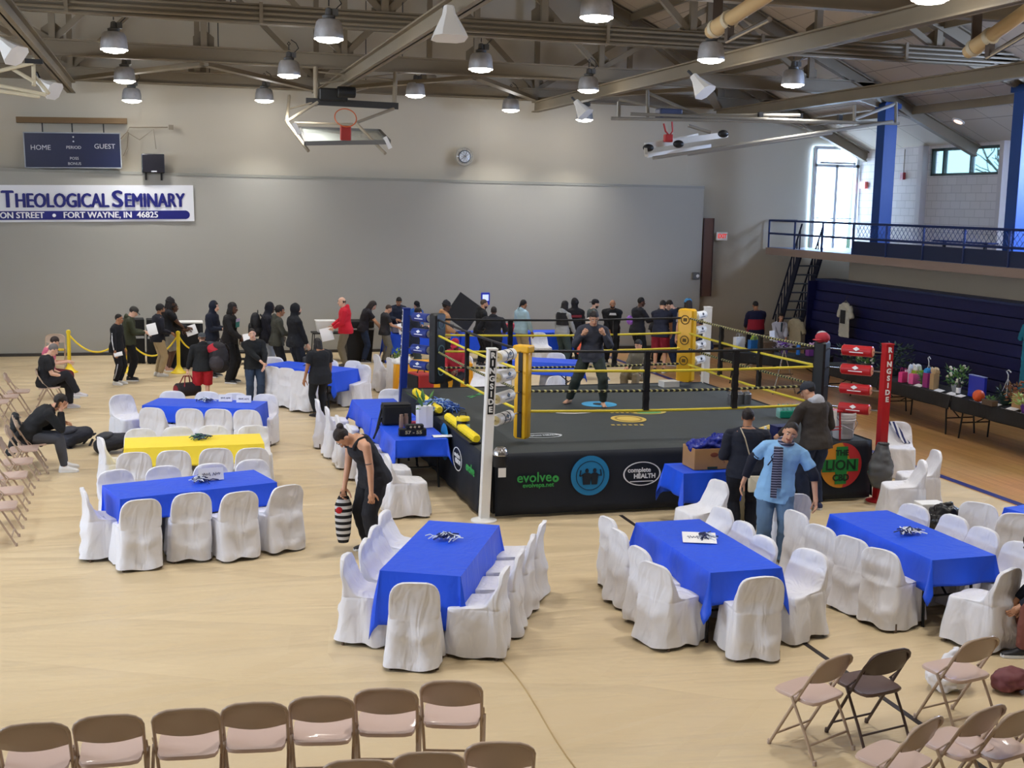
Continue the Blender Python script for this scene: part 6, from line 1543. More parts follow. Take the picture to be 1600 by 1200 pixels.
t = thing('tilted_sign', 'big black diamond shaped board standing on the registration table', 'board', (7.46, 31.0, .775), 0)
b = MB(); b.box((0, 0, .52), (.74, .03, .74), roty(rad(35))); part('board', b, mat('board charcoal', (40, 41, 44), .5), t, 0)
b = MB(); b.bar((0, .03, 0), (0, .12, .5), .04, .03); b.bar((-.2, .02, .0), (.2, .02, .0), .05, .02); part('stand', b, M_black, t, 0)
t = thing('tablet', 'blue framed tablet raised on a thin pole above the table', 'tablet', (8.05, 31.05, .77))
b = MB(); b.box((0, 0, .86), (.24, .04, .33)); part('case', b, mat('tablet blue', (36, 56, 190), .4), t, 0, .02)
b = MB(); b.box((0, -.023, .89), (.16, .006, .16)); part('screen', b, mat('lit screen', (196, 210, 250), .3, emit=.8), t, 0)
b = MB(); b.tube([(0, 0, 0), (0, 0, .7)], .014, 8); b.lathe([(.12, 0), (.12, .012), (.02, .02)]); part('stand', b, M_black, t)
for i, (x, y, c_) in enumerate(((5.75, 31.0, (150, 150, 156)), (6.15, 30.95, (46, 50, 60)), (8.75, 31.1, (206, 60, 70)), (7.0, 31.05, (60, 60, 66)))):
    b = MB(); b.box((0, 0, .09), (.34, .24, .18)); b.box((0, 0, .19), (.36, .26, .02))
    simple('document_box', b, mat('box %d' % i, c_, .5), ('grey printer box on the registration table, left end', 'dark box beside the grey printer box', 'red box on the middle registration table', 'dark low box beside the tilted black board')[i], 'box', (x, y, .768), .1*i, 'boxes on the registration tables', 0, .01)
# --- paper sheets held or lying
def sheet(label, p, ux, uy, w=.21, h=.28, group='papers in hands'):
    ux = unit(ux); uy = unit(np.asarray(uy, float)-ux*(np.asarray(uy, float)@ux)); n = np.cross(ux, uy); b = MB(); R = []
    for i in range(5):
        v = (i/4-.5)*h; c = uy*v+n*(.018*math.sin(i*1.1))
        R.append([c-ux*w/2, c+ux*w/2, c+ux*w/2+n*.002, c-ux*w/2+n*.002])
    b.rings(R)
    return simple('paper_sheet', b, M_paperw, label, 'paper', p, 0, group, 60)
def held(key, label, hand=1, w=.21, h=.28, tilt=.5, off=(0, 0, 0), m=None):
    q = PPL[key]; p, d = q['hand'][hand]; f = q['fr']; r = q['rr']
    sheet(label, p+f*.03+np.asarray(off), V(1, 0, .45-tilt*.4), V(-.25, .5, 1), w, h)
held('camo', 'white sheet of paper held up by the person in the patterned cap', 1, off=(.04, 0, .08)); held('polo', 'white papers held by the person in grey shorts', 1, .26, .26, .25, (.04, 0, .03))
held('teal', 'white paper held low by the person with the teal chest print', 1, .2, .3, .8, (.02, -.05, .02)); held('red', 'printed papers held by the person in the red hoodie', -1, .3, .34, .6, (-.06, -.05, -.1))
held('olive', 'rolled white paper held by the person in the olive hoodie', 1, .16, .28, .9, (.03, 0, .05)); held('grey', 'pale brown envelope held by the person in grey tee', 1, .26, .3, .7, (.03, 0, .0)); held('greyhd', 'white paper held by the person in grey hoodie and vest', 1, .22, .3, .9, (0, -.04, -.06)); held('kid', 'small folded white paper held by the person in the tracksuit', 1, .18, .1, .5, (.03, -.03, .02))
b = MB(); q = PPL['suit']; p, d = q['hand'][1]; b.box((0, 0, 0), (.075, .012, .15)); simple('mobile_phone', b, M_black, 'dark phone held by the person in the suit', 'phone', p+q['fr']*.03+V(0, 0, .05), 0, None, 0, .004)
b = MB(); q = PPL['phone']; p = q['hand'][1][0]; b.box((0, 0, 0), (.075, .012, .15), rotx(.4)); simple('mobile_phone', b, M_black, 'dark phone held to the ear by the seated person', 'phone', p+V(-.04, -.06, .04), 1.2, None, 0, .004)
b = MB(); b.ell((0, 0, 0), (.09, .07, .12)); b.ell((.02, -.05, -.06), (.04, .04, .06)); q = PPL['purple']
gp = q['hand'][-1][0]; simple('boxing_glove', b, mat('purple vinyl', (146, 92, 190), .4), 'purple boxing glove hanging at the side of the person in black jacket', 'glove', atY(984, 500, 29.0), 0)
# --- bags
def backpack(label, p, rz, c1, c2, sc=1., lying=False, worn=None, group=None):
    t = thing('backpack', label, 'bag', p, rz, group); R = np.eye(3) if worn is None else worn
    if lying: R = rotx(rad(-82))
    m1 = mat('bag %d %d %d' % c1, c1, .7, bump=.3, bs=25); m2 = mat('bag %d %d %d' % c2, c2, .6)
    def tr(b):
        b.v = [np.asarray(v)*sc @ R.T for v in b.v]; return b
    b = MB(); b.ell((0, 0, .25), (.17, .12, .26), None, 16, 12); b.ell((0, .03, .12), (.175, .12, .13)); b.ell((0, 0, .40), (.13, .1, .12)); me = finish(tr(b), .014, 2, .008, 9); me.materials.append(m1); link('body', me, t, 180)
    b = MB(); b.ell((0, -.10, .17), (.13, .06, .13)); me = finish(tr(b), .012, 2, .006, 12); me.materials.append(m2); link('front_pocket', me, t, 180)
    for s in (-1, 1): b = MB(); b.tube([(s*.07, .10, .47), (s*.10, .19, .38), (s*.11, .19, .2), (s*.12, .11, .06)], .018, 6); part('shoulder_strap', tr(b), m1, t)
    b = MB(); b.tube([(-.05, .05, .5), (0, .05, .56), (.05, .05, .5)], .012, 6); part('handle', tr(b), m1, t)
    return t
q = PPL['back']; bpk_ = backpack('big red and black backpack slung on the shoulder of the person in red shorts', q['W']((.34, -.20, .80)), rad(10)-.6, (32, 30, 36), (46, 40, 46), 1.2)
b = MB(); b.ell((0, 0, 0), (.19, .15, .12)); me = finish(b, .014, 2, .008, 9); me.materials.append(mat('bag red', (176, 30, 48), .7)); o = link('red_top', me, bpk_, 180); o.location = (-.06, .02, .47)
q = PPL['bpk']; backpack('black backpack worn by the hooded person in light trousers', q['W']((0, -.24, .98)), -rad(92), (34, 34, 38), (40, 40, 44), 1.05)
backpack('dark navy backpack lying open on the floor by the seated phone user', (-1.72, 20.9, .14), rad(-60), (30, 34, 48), (40, 44, 58), 1.15, True); backpack('charcoal backpack lying on the floor, nearer one of the pair', (-1.15, 20.35, .14), rad(-80), (38, 40, 50), (52, 54, 62), 1.15, True)
def duffel(label, p, rz, c1, c2, L=.5, r=.14):
    t = thing('duffel_bag', label, 'bag', p, rz); b = MB(); b.tube([(-L/2, 0, r), (-L/2+.03, 0, r), (L/2-.03, 0, r), (L/2, 0, r)], [r*.8, r, r, r*.8], 16); part('body', b, mat('bag %d %d %d' % c1, c1, .7, bump=.3, bs=25), t)
    b = MB()
    b.tube([(-L/2-.004, 0, r), (-L/2-.001, 0, r)], r*.7, 14); part('end_panel', b, mat('bag %d %d %d' % c2, c2, .6), t)
    for s in (-1, 1): b = MB(); b.tube([(-L*.25, s*r*.8, r*1.5), (-L*.12, s*.03, r*2.9), (L*.12, s*.03, r*2.9), (L*.25, s*r*.8, r*1.5)], .012, 6); part('carry_handle', b, mat('bag %d %d %d' % c2, c2, .6), t)
    return t
q = PPL['back']; p = q['hand'][-1][0]; duffel('dark duffel bag with red handles carried low by the person in red shorts', (p[0]+.0, p[1], p[2]-.46), .5, (34, 28, 34), (130, 30, 44))
q = PPL['hoodup']; p = q['hand'][1][0]; duffel('dark grey bag hanging from the hand of the bald hooded person', (p[0]+.02, p[1]-.08, p[2]-.40), .2, (52, 54, 60), (40, 42, 46), .36, .11)
q = PPL['tank']; p = q['hand'][1][0]
t = thing('striped_bag', 'black and white striped bag with a red flower held by the bending person', 'bag', (p[0], p[1], p[2]-.58))
b = MB(); b.rings([[V(w*math.cos(a), d*math.sin(a), z) for a in np.linspace(0, 2*math.pi, 20, endpoint=False)] for w, d, z in ((.06, .05, 0), (.085, .07, .1), (.10, .08, .3), (.10, .07, .45), (.06, .04, .55))]); part('body', b, stripes('black white stripes', (26, 26, 30), (206, 206, 208), 13.5, 'z', .8), t)
b = MB(); b.ell((-.06, -.07, .4), (.04, .015, .04)); part('flower', b, mat('flower red', (190, 30, 44), .6), t)
b = MB(); b.tube([(-.04, 0, .54), (-.03, 0, .6), (.03, 0, .6), (.04, 0, .54)], .01, 6); part('handle', b, M_black, t)
q = PPL['purse']; s_ = q['s']
t = thing('handbag', 'cream envelope purse on a thin strap at the hip of the navy sweater', 'bag', q['W']((.13, -.24, .70)), -rad(14)+.1)
b = MB(); b.box((0, 0, .09), (.28, .06, .2)); part('body', b, mat('cream leather', (214, 204, 176), .5), t, 0, .015)
b = MB(); b.prism([(-.14, .19), (.14, .19), (0, .07)], .008, (0, -.034, 0), (1, 0, 0), (0, 0, 1)); part('flap', b, mat('cream flap', (226, 216, 190), .5), t, 0)
b = MB(); W = lambda p: V(*p); b.tube([(-.13, 0, .18), (-.13, -.02, .4), (-.20, .03, .66), (-.22, .16, .76)], .008, 6); part('strap', b, mat('cream strap', (180, 166, 140), .5), t)
# --- ribbon clusters and name cards on the round of tables
def ribbons(label, tb, dx=0., dy=0., c=(26, 40, 90), w=(214, 222, 236), r=.16, n=46):
    c0, ang, L, W = TB[tb]; t = thing('ribbon_pile', label, 'ribbons', c0+rotz(rad(ang)) @ V(dx, dy, .757), RN.uniform(0, 6), 'awareness ribbon piles')
    for nm, col, k0 in (('blue_ribbons', c, 0), ('pale_ribbons', w, 1)):
        b = MB(); rr = random.Random(len(label)*3+k0)
        for i in range(n//2):
            a = rr.uniform(0, 6.3); d = r*abs(rr.gauss(0, .5)); p = V(d*math.cos(a), d*.7*math.sin(a), .012+rr.uniform(0, .05)*(1-min(1, d/r))); q = V(math.cos(a+rr.uniform(-1, 1)), math.sin(a+rr.uniform(-1, 1)), rr.uniform(-.1, .35))*.055
            b.tube([p-q, p+V(0, 0, .02), p+q], .007, 4)
        o = part(nm, b, mat('ribbon %d %d %d' % col, col, .5), t); o['kind'] = 'stuff'
ribbons('pile of blue and pale ribbons beside the name card, front left blue table', 'T1', .10, .0); ribbons('pile of dark blue ribbons on the yellow table', 'T2', .08, .08, w=(90, 130, 110)); ribbons('pile of ribbons left of the two cards on the back left blue table', 'T3', -.02, .1)
ribbons('pile of white and blue ribbons on the centre foreground table', 'T5', .22, .02); ribbons('pile of ribbons just behind the white card of the centre right table', 'T6', .12, -.06, r=.1); ribbons('pile of pale ribbons in the middle of the right hand table', 'T7', -.05, .02, w=(234, 236, 240)); ribbons('pale blue ribbons on the table behind the woman in black', 'T4', -.1, .12, r=.12)
def card(label, tb, dx, dy, rz, w=.30, h=.15, flat=False):
    c0, ang, L, W = TB[tb]; t = thing('name_card', label, 'card', c0+rotz(rad(ang)) @ V(dx, dy, .758), rad(rz), 'handwritten name cards')
    b = MB(); Rt = rotx(rad(-16 if not flat else -76)); O = V(0, 0, .0); X, Y = V(1, 0, 0), Rt @ V(0, 0, 1)
    b.prism([(-w/2, 0), (w/2, 0), (w/2, h), (-w/2, h)], .003, O, X, Y)
    if not flat: Y2 = rotx(rad(-16)) @ V(0, 0, 1); Y3 = V(0, -Y2[1]+.0, Y2[2]); b.prism([(-w/2, 0), (w/2, 0), (w/2, h), (-w/2, h)], .003, O+V(0, 2*Y2[1]*h, 0), X, V(0, -Y2[1], Y2[2]))
    part('card', b, M_paperw, t, 0)
    b = MB(); n = np.cross(X, Y)*-1; rr = random.Random(5); pts = [O+X*(-w*.36+w*.72*i/22)+Y*(h*.5+h*.14*math.sin(i*2.3+rr.uniform(-.5, .5)))+np.cross(X, Y)*.006 for i in range(23)]
    b.tube(pts[:11], .003, 4); b.tube(pts[13:], .003, 4); part('handwriting', b, mat('pen blue', (30, 40, 100), .6), t)
card('white name card standing at the far edge of the front left blue table', 'T1', .26, .02, 10); card('folded white card on back left blue table, left of two', 'T3', .28, .16, -14, .22, .12); card('folded white card on back left blue table, right of two', 'T3', .60, .12, -14, .24, .12); card('white handwritten card lying on the centre right blue table', 'T6', .0, .05, -20, .34, .22, True)
# --- scorers' table
t9 = lambda px, py, z=.757: at(px, py, z)
t = thing('cooler_bag', 'black padded bag with shoulder strap on the scorers table', 'bag', t9(621, 664), 0)
b = MB(); b.box((0, .12, .15), (.44, .26, .3)); part('body', b, M_rubber, t, 0, .03); b = MB(); b.box((0, .12, .305), (.42, .24, .02)); part('lid', b, M_black, t, 0, .01)
b = MB(); b.tube([(-.22, .12, .24), (-.27, .05, .1), (-.33, -.02, -.1), (-.36, .02, -.2), (-.28, .06, -.04), (-.23, .1, .1)], .016, 6); part('strap', b, M_black, t)
for i, (x, y) in enumerate(((627, 668), (634.5, 667))):
    b = MB(); b.lathe([(.032, 0), (.034, .01), (.034, .15), (.028, .17), (.028, .2)], n=14); simple('bottle', b, mat('bottle brown', (140, 112, 92), .4), 'brown bottle in front of the black bag, %s of two' % ('left', 'right')[i], 'bottle', t9(x, y), 0, 'brown bottles by the black bag')
t = thing('score_timer', 'black table timer with pale digits on the scorers table', 'timer', t9(645, 681), -.05)
b = MB(); b.box((0, .05, .05), (.4, .12, .1)); part('case', b, M_black, t, 0, .012)
text('57 - 55', .066, (.01, -.012, .05), (1, 0, 0), (0, 0, 1), mat('digit cream', (180, 166, 126), .5), t, bold=.002, sx=1.3)
b = MB(); b.box((.03, .06, .13), (.26, .12, .06)); t = simple('control_box', b, M_black, 'black control box with silver buttons on top of the timer', 'control box', t9(645, 681), -.05, None, 0, .012)
b = MB()
for k in range(3): b.box((-.03+k*.06, -.001, .13), (.03, .01, .03), roty(.5))
part('button', b, M_chrome, t, 0)
sheet('white paper at the front right corner of the scorers table', t9(690, 681), (1, 0, 0), (0, 1, 0), .28, .2, None)
b = MB(); b.box((0, 0, .012), (.2, .14, .024)); simple('booklet', b, mat('booklet red', (190, 60, 80), .5), 'red booklet on the scorers table behind the bottles', 'booklet', t9(648, 661), .3, None, 0)
t = thing('gift_bag', 'white paper bag with green leaves on the scorers table by the ring', 'bag', t9(663, 667), .1)
b = MB(); b.rings([[V(x*.11, y*.08, z) for x, y in ((-1, -1), (0, -1.1), (1, -1), (1, 1), (0, .9), (-1, 1))] for z in (0, .32)]); part('bag', b, M_paperw, t, 0)
def leafy(n, R, H, seed, lw=.03, ll=.12, up=.6, z0=0.):
    b = MB(); rr = random.Random(seed)
    for i in range(n):
        a = rr.uniform(0, 6.3); d = R*math.sqrt(rr.random()); o = V(d*math.cos(a), d*math.sin(a), z0+H*rr.random()); dr = unit(V(math.cos(a)*rr.uniform(.3, 1), math.sin(a)*rr.uniform(.3, 1), rr.uniform(-.3, up*2))); sd = unit(np.cross(dr, V(rr.uniform(-.3, .3), rr.uniform(-.3, .3), 1))); n_ = np.cross(dr, sd); L = ll*rr.uniform(.6, 1.2)
        m_ = o+dr*L*.5; b.add([o, m_+sd*lw, o+dr*L, m_-sd*lw, o+n_*.002, m_+sd*lw+n_*.006, o+dr*L+n_*.002, m_-sd*lw+n_*.006], [(3, 2, 1, 0), (4, 5, 6, 7), (0, 1, 5, 4), (1, 2, 6, 5), (2, 3, 7, 6), (3, 0, 4, 7)])
    return b
M_leaf = mat('leaf green', (88, 132, 66), .6, var=.2); M_leafd = mat('leaf dark green', (36, 58, 44), .6, var=.2); M_leafy = mat('leaf yellow green', (156, 178, 96), .6, var=.15); M_petal = mat('petal cream', (216, 210, 194), .6)
part('leaves', leafy(14, .08, .1, 3, .035, .22, .9, .3), M_leaf, t, 0)
# --- things on the ring edge
M_pile = mat('streamer blue', (62, 104, 190), .5)
b = MB(); rr = random.Random(8)
for i in range(150):
    a = rr.uniform(0, 6.3); d = .26*math.sqrt(rr.random()); p = V(d*math.cos(a)*1.1, d*math.sin(a), .03+.2*rr.random()*(1-d/.3)); q = V(rr.gauss(0, 1), rr.gauss(0, 1), rr.gauss(0, .6))*.05
    b.tube([p-q, p+V(0, 0, .03), p+q], .009, 4)
t = thing('streamer_heap', 'heap of blue and white shredded streamers on the ring edge', 'streamers', (4.10, 18.55, RZ))
o = part('streamers', b, M_pile, t); o['kind'] = 'stuff'
b = MB()
for i in range(70):
    a = rr.uniform(0, 6.3); d = .27*math.sqrt(rr.random()); p = V(d*math.cos(a)*1.1, d*math.sin(a), .05+.2*rr.random()*(1-d/.3)); q = V(rr.gauss(0, 1), rr.gauss(0, 1), rr.gauss(0, .6))*.05
    b.tube([p-q, p+V(0, 0, .03), p+q], .008, 4)
o = part('pale_streamers', b, mat('streamer pale', (168, 194, 226), .5), t); o['kind'] = 'stuff'
M_padk = mat('edge pad yellow', (240, 214, 40), .4)
for i, (p, q, lb) in enumerate(((at(640, 618, RZ), at(690, 648, RZ), 'yellow ribbed pad strip on the ring edge, behind the streamers'), (at(690, 658, RZ), at(741, 694, RZ), 'yellow ribbed pad strip on the ring edge, in front of the streamers'))):
    p = V(4.02, p[1], RZ); q = V(4.02, q[1], RZ); d = q-p; L = np.linalg.norm(d)
    t = thing('edge_pad', lb, 'edge pad', p, 0, 'yellow pads on the ring edge'); b = MB(); u = unit(d); N = int(L/.06); pts = [u*L*k/N+V(0, 0, .07) for k in range(N+1)]; b.tube(pts, [.048+.018*(k % 2) for k in range(N+1)], 10); part('ribbed_pad', b, M_padk, t, 20)
    b = MB(); b.box(u*L/2+V(-.02, 0, .012), (.16, L, .022)); part('backing', b, M_black, t, 0)
t = thing('tub_jar', 'black tub with a yellow lid on the ring edge', 'tub', at(723, 674, RZ), .4)
b = MB(); b.lathe([(.085, 0), (.09, .01), (.09, .15), (.085, .16)], n=20); part('body', b, M_black, t); b = MB(); b.lathe([(.1, .16), (.1, .2), (.09, .215), (.02, .22)], n=20); part('lid', b, M_padk, t); b = MB(); b.tube([(-.085, .02, .15), (-.05, 0, .27), (.05, 0, .27), (.085, .02, .15)], .008, 6); part('handle', b, M_dark, t)
b = MB(); b.box((0, -.092, .08), (.11, .006, .07)); part('tub_label', b, mat('label pale', (150, 190, 200), .5), t, 0)
b = MB(); b.lathe([(.05, 0), (.05, .015), (.035, .02), (.035, .08), (.05, .085), (.05, .1)], n=16); simple('tape_spool', b, M_padk, 'small yellow spool beside the yellow lidded tub', 'spool', at(711, 668, RZ), 0)
t = thing('ring_bell', 'silver dome ring bell fixed by the white corner post', 'bell', (4.12, 14.98, .88)); b = MB(); b.lathe([(.02, .12), (.06, .11), (.09, .07), (.1, .02), (.09, 0)], n=20); part('dome', b, M_chrome, t); b = MB(); b.lathe([(.09, -.14), (.1, 0), (.03, .01)], n=16); part('body', b, M_dark, t); b = MB(); b.box((0, -.1, -.2), (.1, .01, .12)); part('tag', b, M_paperw, t, 0)
t = thing('bucket', 'white plastic bucket with printed label on the ring corner', 'bucket', (9.32, 15.38, RZ), .3)
b = MB(); b.lathe([(.13, 0), (.145, .02), (.162, .33), (.17, .34), (.17, .37), (.162, .38), (.158, .36), (.14, .02), (.02, .015)], n=28); part('body', b, mat('bucket white', (216, 216, 218), .45), t); b = MB()
for z in (.27, .31): b.lathe([(.158, z), (.172, z+.004), (.172, z+.014), (.16, z+.018)], n=28)
part('rib', b, MATS['bucket white'], t); b = MB(); b.rings([[V(.150*math.cos(a)*(1+z*.12), .150*math.sin(a)*(1+z*.12), z) for a in np.linspace(-2.5, -1.4, 9)]+[V(.153*math.cos(a)*(1+z*.12), .153*math.sin(a)*(1+z*.12), z) for a in np.linspace(-1.4, -2.5, 9)] for z in (.08, .24)]); part('bucket_label', b, mat('label grey', (150, 152, 156), .6), t)
b = MB(); b.tube([(-.17, 0, .34), (-.16, -.12, .22), (0, -.19, .14), (.16, -.12, .22), (.17, 0, .34)], .005, 6); part('bail', b, M_chrome, t)
t = thing('corner_stool', 'red corner stool on the ring, white cloth hung on it', 'stool', (9.0, 15.32, RZ), .2)
b = MB(); b.box((0, 0, .42), (.34, .3, .03)); part('seat', b, M_red, t, 0, .01)
for sx in (-.16, .16):
    for sy in (-.13, .13): b = MB(); b.tube([(sx*.9, sy*.9, .41), (sx, sy, 0)], .014, 8); part('leg', b, M_red, t)
for z in (.16, .2): b = MB(); b.tube([(-.165, -.14, z), (.165, -.14, z)], .008, 6); part('rung', b, M_red, t)
b = MB(); b.rings([[V(x, -.15-.01*math.sin(x*40), z) for x in np.linspace(-.13, .04, 8)]+[V(x, -.158-.01*math.sin(x*40), z) for x in np.linspace(.04, -.13, 8)] for z in (.22, .34, .44)]); simple('hand_towel', b, M_white, 'white towel hung over the red corner stool', 'towel', (9.0, 15.32, RZ), .2, None, 60)
t = thing('rubbish_sack', 'translucent grey rubbish sack hung on the red ring post', 'sack', (9.62, 14.84, .24))
b = MB(); b.ell((0, 0, .25), (.19, .16, .27), None, 20, 12); b.tube([(0, 0, .42), (.02, .0, .66)], [.14, .07], 14); me = finish(b, .016, 1, .018, 7); me.materials.append(mat('grey sack plastic', (96, 100, 104), .22, alpha=.82)); link('sack', me, t, 180)
b = MB(); b.tube([(.02+.07*math.cos(a), .07*math.sin(a), .64) for a in np.linspace(0, 6.28, 12, endpoint=False)], .015, 6, close=True); part('tied_neck', b, M_dark, t)
t = thing('bottle_pack', 'shrink wrapped green pack of water bottles on the ring canvas', 'bottle pack', at(1232, 652, RZ), -.2)
b = MB()
for i in range(5):
    for j in range(3): b.lathe([(.032, 0), (.032, .13), (.014, .17), (.014, .2)], (-.15+.075*i, -.07+.07*j, .0), 10)
part('bottles', b, mat('bottle clear', (150, 200, 196), .2, alpha=.7), t)['kind'] = 'stuff'
b = MB(); b.box((.02, 0, .06), (.38, .24, .12)); part('wrap', b, mat('teal wrap', (20, 132, 108), .35), t, 0, .02); b = MB(); b.ell((.1, -.125, .06), (.05, .006, .045)); part('wrap_logo', b, M_print, t)
for i, (x, y) in enumerate(((1190, 626), (1203, 627), (1213, 624))):
    b = MB(); b.lathe([(.07, 0), (.075, .02), (.075, .17), (.06, .19), (.065, .2)], n=16); b.tube([(-.075, 0, .15), (0, 0, .24), (.075, 0, .15)], .005, 5); simple('canister', b, mat('steel can', (120, 122, 126), .35, .6), '%s metal canister on the right edge of the ring canvas' % ('left', 'middle', 'right')[i], 'canister', V(9.05+.13*i, 18.45-.02*i, RZ), 0, 'canisters on the ring')
b = MB(); b.box((0, 0, .05), (.32, .22, .1)); b.box((0, 0, .105), (.33, .23, .012)); simple('foam_box', b, M_white, 'white foam takeout box on the far edge of the ring', 'box', at(1045, 604, RZ), .1, None, 0, .015)
b = MB(); b.ell((0, 0, .05), (.11, .1, .09)); o = simple('red_cap', b, mat('cap red', (166, 40, 54), .7), 'red cap with pale crown resting on the black corner pad', 'cap', (9.1, 15.72, RZ+1.36), 0); b = MB(); b.ell((0, .02, .1), (.075, .075, .05)); part('crown', b, mat('cap grey', (170, 172, 178), .7), o); b = MB(); b.ell((-.12, -.06, .03), (.07, .05, .012)); part('brim', b, MATS['cap red'], o)
# --- front small table
t = thing('cardboard_box', 'open cardboard box stuffed with blue bags on the small blue table', 'box', (6.78, 14.44, .757), 0)
b = MB(); w, d, h = .265, .19, .27
for s in (-1, 1): b.box((s*w, 0, h/2), (.012, d*2, h)); b.box((0, s*d, h/2), (w*2, .012, h))
b.box((0, 0, .006), (w*2, d*2, .012)); part('carton', b, M_board, t, 0)
b = MB(); b.ell((.0, -d-.008, .19), (.055, .004, .03)); part('printed_mark', b, mat('print brown', (120, 60, 40), .7), t); b = MB(); b.box((-.02, -d-.007, .02), (.14, .004, .03)); part('tape_strip', b, M_leafd, t, 0)
b = MB(); b.ell((-.12, 0, .27), (.17, .15, .09)); b.ell((.12, .02, .29), (.16, .14, .13)); b.ell((.02, .02, .27), (.2, .15, .1)); b.ell((.2, .0, .38), (.07, .06, .07)); b.tube([(.1, 0, .32), (.05, .02, .44)], [.06, .03], 8)
me = finish(b, .014, 1, .05, 10); me.materials.append(mat('blue poly bag', (14, 36, 140), .25)); o = link('plastic_bag', me, None, 180); o.location = (6.78, 14.44, .757); tag(o, 'crumpled shiny blue plastic bags filling the cardboard box', 'bag')
b = MB(); b.box((0, 0, .1), (.26, .2, .2)); b.box((0, 0, .205), (.27, .21, .012)); simple('navy_box', b, mat('navy card', (16, 26, 84), .5), 'navy box on the ring edge between purse carrier and brown hoodie', 'box', (8.35, 15.4, RZ), .1, None, 0)
b = MB(); b.lathe([(.04, 0), (.042, .12), (.02, .16), (.018, .2)], n=14); simple('squeeze_bottle', b, M_white, 'white squeeze bottle on the ring edge left of the navy box', 'bottle', (8.1, 15.4, RZ), 0)
# --- right foreground
b = MB(); b.box((0, 0, .17), (.34, .24, .34)); t = simple('carton', b, M_white, 'white and red drinks carton with a hand slot, by the black sack', 'carton', (9.60, 13.62, 0), -.12, None, 0, .01); b = MB(); b.box((0, -.122, .09), (.34, .006, .12)); part('red_band', b, mat('carton red', (176, 30, 44), .5), t, 0); b = MB(); b.box((0, -.122, .30), (.13, .006, .02)); part('hand_slot', b, mat('slot grey', (150, 152, 158), .6), t, 0)
b = MB(); b.ell((0, 0, .2), (.26, .22, .21)); b.ell((.05, .04, .36), (.12, .1, .1)); me = finish(b, .018, 1, .05, 8); me.materials.append(mat('black sack plastic', (20, 20, 24), .3)); o = link('rubbish_sack', me, None, 180); o.location = tuple(at(1474, 838)); tag(o, 'full black rubbish sack on the floor behind the right hand table', 'sack')
for i, (x, y, s, c_) in enumerate(((7.36, 11.15, (.5, .42, .4), (178, 176, 174)), (7.72, 10.95, (.34, .4, .36), (190, 188, 186)), (7.62, 11.5, (.36, .4, .3), (30, 110, 190)))):
    b = MB(); b.box((0, 0, s[2]/2), s); b.box((0, 0, s[2]-.01), (s[0]+.01, s[1]+.01, .04)); o = simple('storage_box', b, mat('stored box %d' % i, c_, .5), ('large grey box under the right hand table', 'pale grey box under the right hand table, nearest the near end', 'blue box under the right hand table behind the grey ones')[i], 'box', (x, y, 0), .1*i, 'boxes under the right hand table', 0, .02)
b = MB(); b.ell((0, 0, .13), (.2, .17, .14)); b.tube([(0, 0, .22), (.06, .02, .38)], [.1, .03], 10); me = finish(b, .014, 1, .035, 10); me.materials.append(mat('white poly bag', (222, 222, 228), .4)); o = link('plastic_bag', me, None, 180); o.location = (6.48, 8.75, 0); tag(o, 'white plastic bag on the floor beneath the tan folding chair', 'bag')
b = MB(); b.ell((0, 0, .1), (.2, .15, .1)); me = finish(b, .016, 1, .03, 8); me.materials.append(mat('plum bag', (110, 60, 64), .6)); o = link('handbag', me, None, 180); o.location = (7.0, 8.6, 0); tag(o, 'plum coloured bag on the floor right of the white plastic bag', 'bag')
# striped towel on the chair by the red post, dark coat on the first chair at left
ch = [o for o in COL.objects if o.get('label', '').startswith('white covered chair with a blue striped towel')][0]
b = MB(); Q = []
for x, y, z in ((.16, -.23, .79), (.10, -.215, .80), (.02, -.18, .70), (-.06, -.14, .58), (-.14, -.10, .49)): Q.append([V(x-.05, y, z), V(x+.05, y+.01, z), V(x+.05, y+.025, z+.012), V(x-.05, y+.015, z+.012)])
b.rings(Q); simple('striped_towel', b, stripes('navy white stripe', (40, 50, 104), (222, 224, 232), 14, 'd', .8), 'navy striped towel draped across the white chair by the red post', 'towel', ch.location, ch.rotation_euler[2], None, 60)
ch = [o for o in COL.objects if o.get('label', '').startswith('tan folding chair at the left edge with a dark coat')][0]
b = MB(); b.ell((0, -.17, .6), (.24, .07, .22)); b.ell((0, -.02, .5), (.22, .2, .05)); b.tube([(-.2, -.1, .6), (-.22, .1, .4), (-.2, .2, .25)], [.07, .06, .05], 10); b.tube([(.2, -.16, .5), (.2, -.24, .2)], [.08, .07], 10); me = finish(b, .016, 2, .03, 9); me.materials.append(mat('coat charcoal', (40, 44, 48), .85)); o = link('coat', me, None, 180); o.location = ch.location; o.rotation_euler = ch.rotation_euler; tag(o, 'dark coat draped over a folding chair behind the phone user', 'coat')
# --- more folding chairs at the back left
fold(0, 0, 178, 'folding chair with a yellow seat facing the camera near the wall', 'yellow', xy=(-2.55, 30.9))
fold(0, 0, 88, 'tan folding chair under the grey haired seated person', xy=(PPL['greyw']['root'].location[0]+.02, PPL['greyw']['root'].location[1])); fold(0, 0, 88, 'tan folding chair under the seated person in pink', xy=(PPL['pinkw']['root'].location[0]+.02, PPL['pinkw']['root'].location[1])); fold(0, 0, 84, 'tan folding chair under the phone user at left', xy=(PPL['phone']['root'].location[0]+.02, PPL['phone']['root'].location[1]))
for i, (x, y) in enumerate(((-2.95, 23.1), (-2.85, 23.7), (-2.72, 24.3))): fold(0, 0, 88, 'empty tan folding chair behind the phone user, %s towards the seated pair' % ('first', 'second', 'third')[i], xy=(x, y))
fold(0, 0, 88, 'tan folding chair at the far left edge, seat level with the seated pair', xy=(-3.55, 24.9))
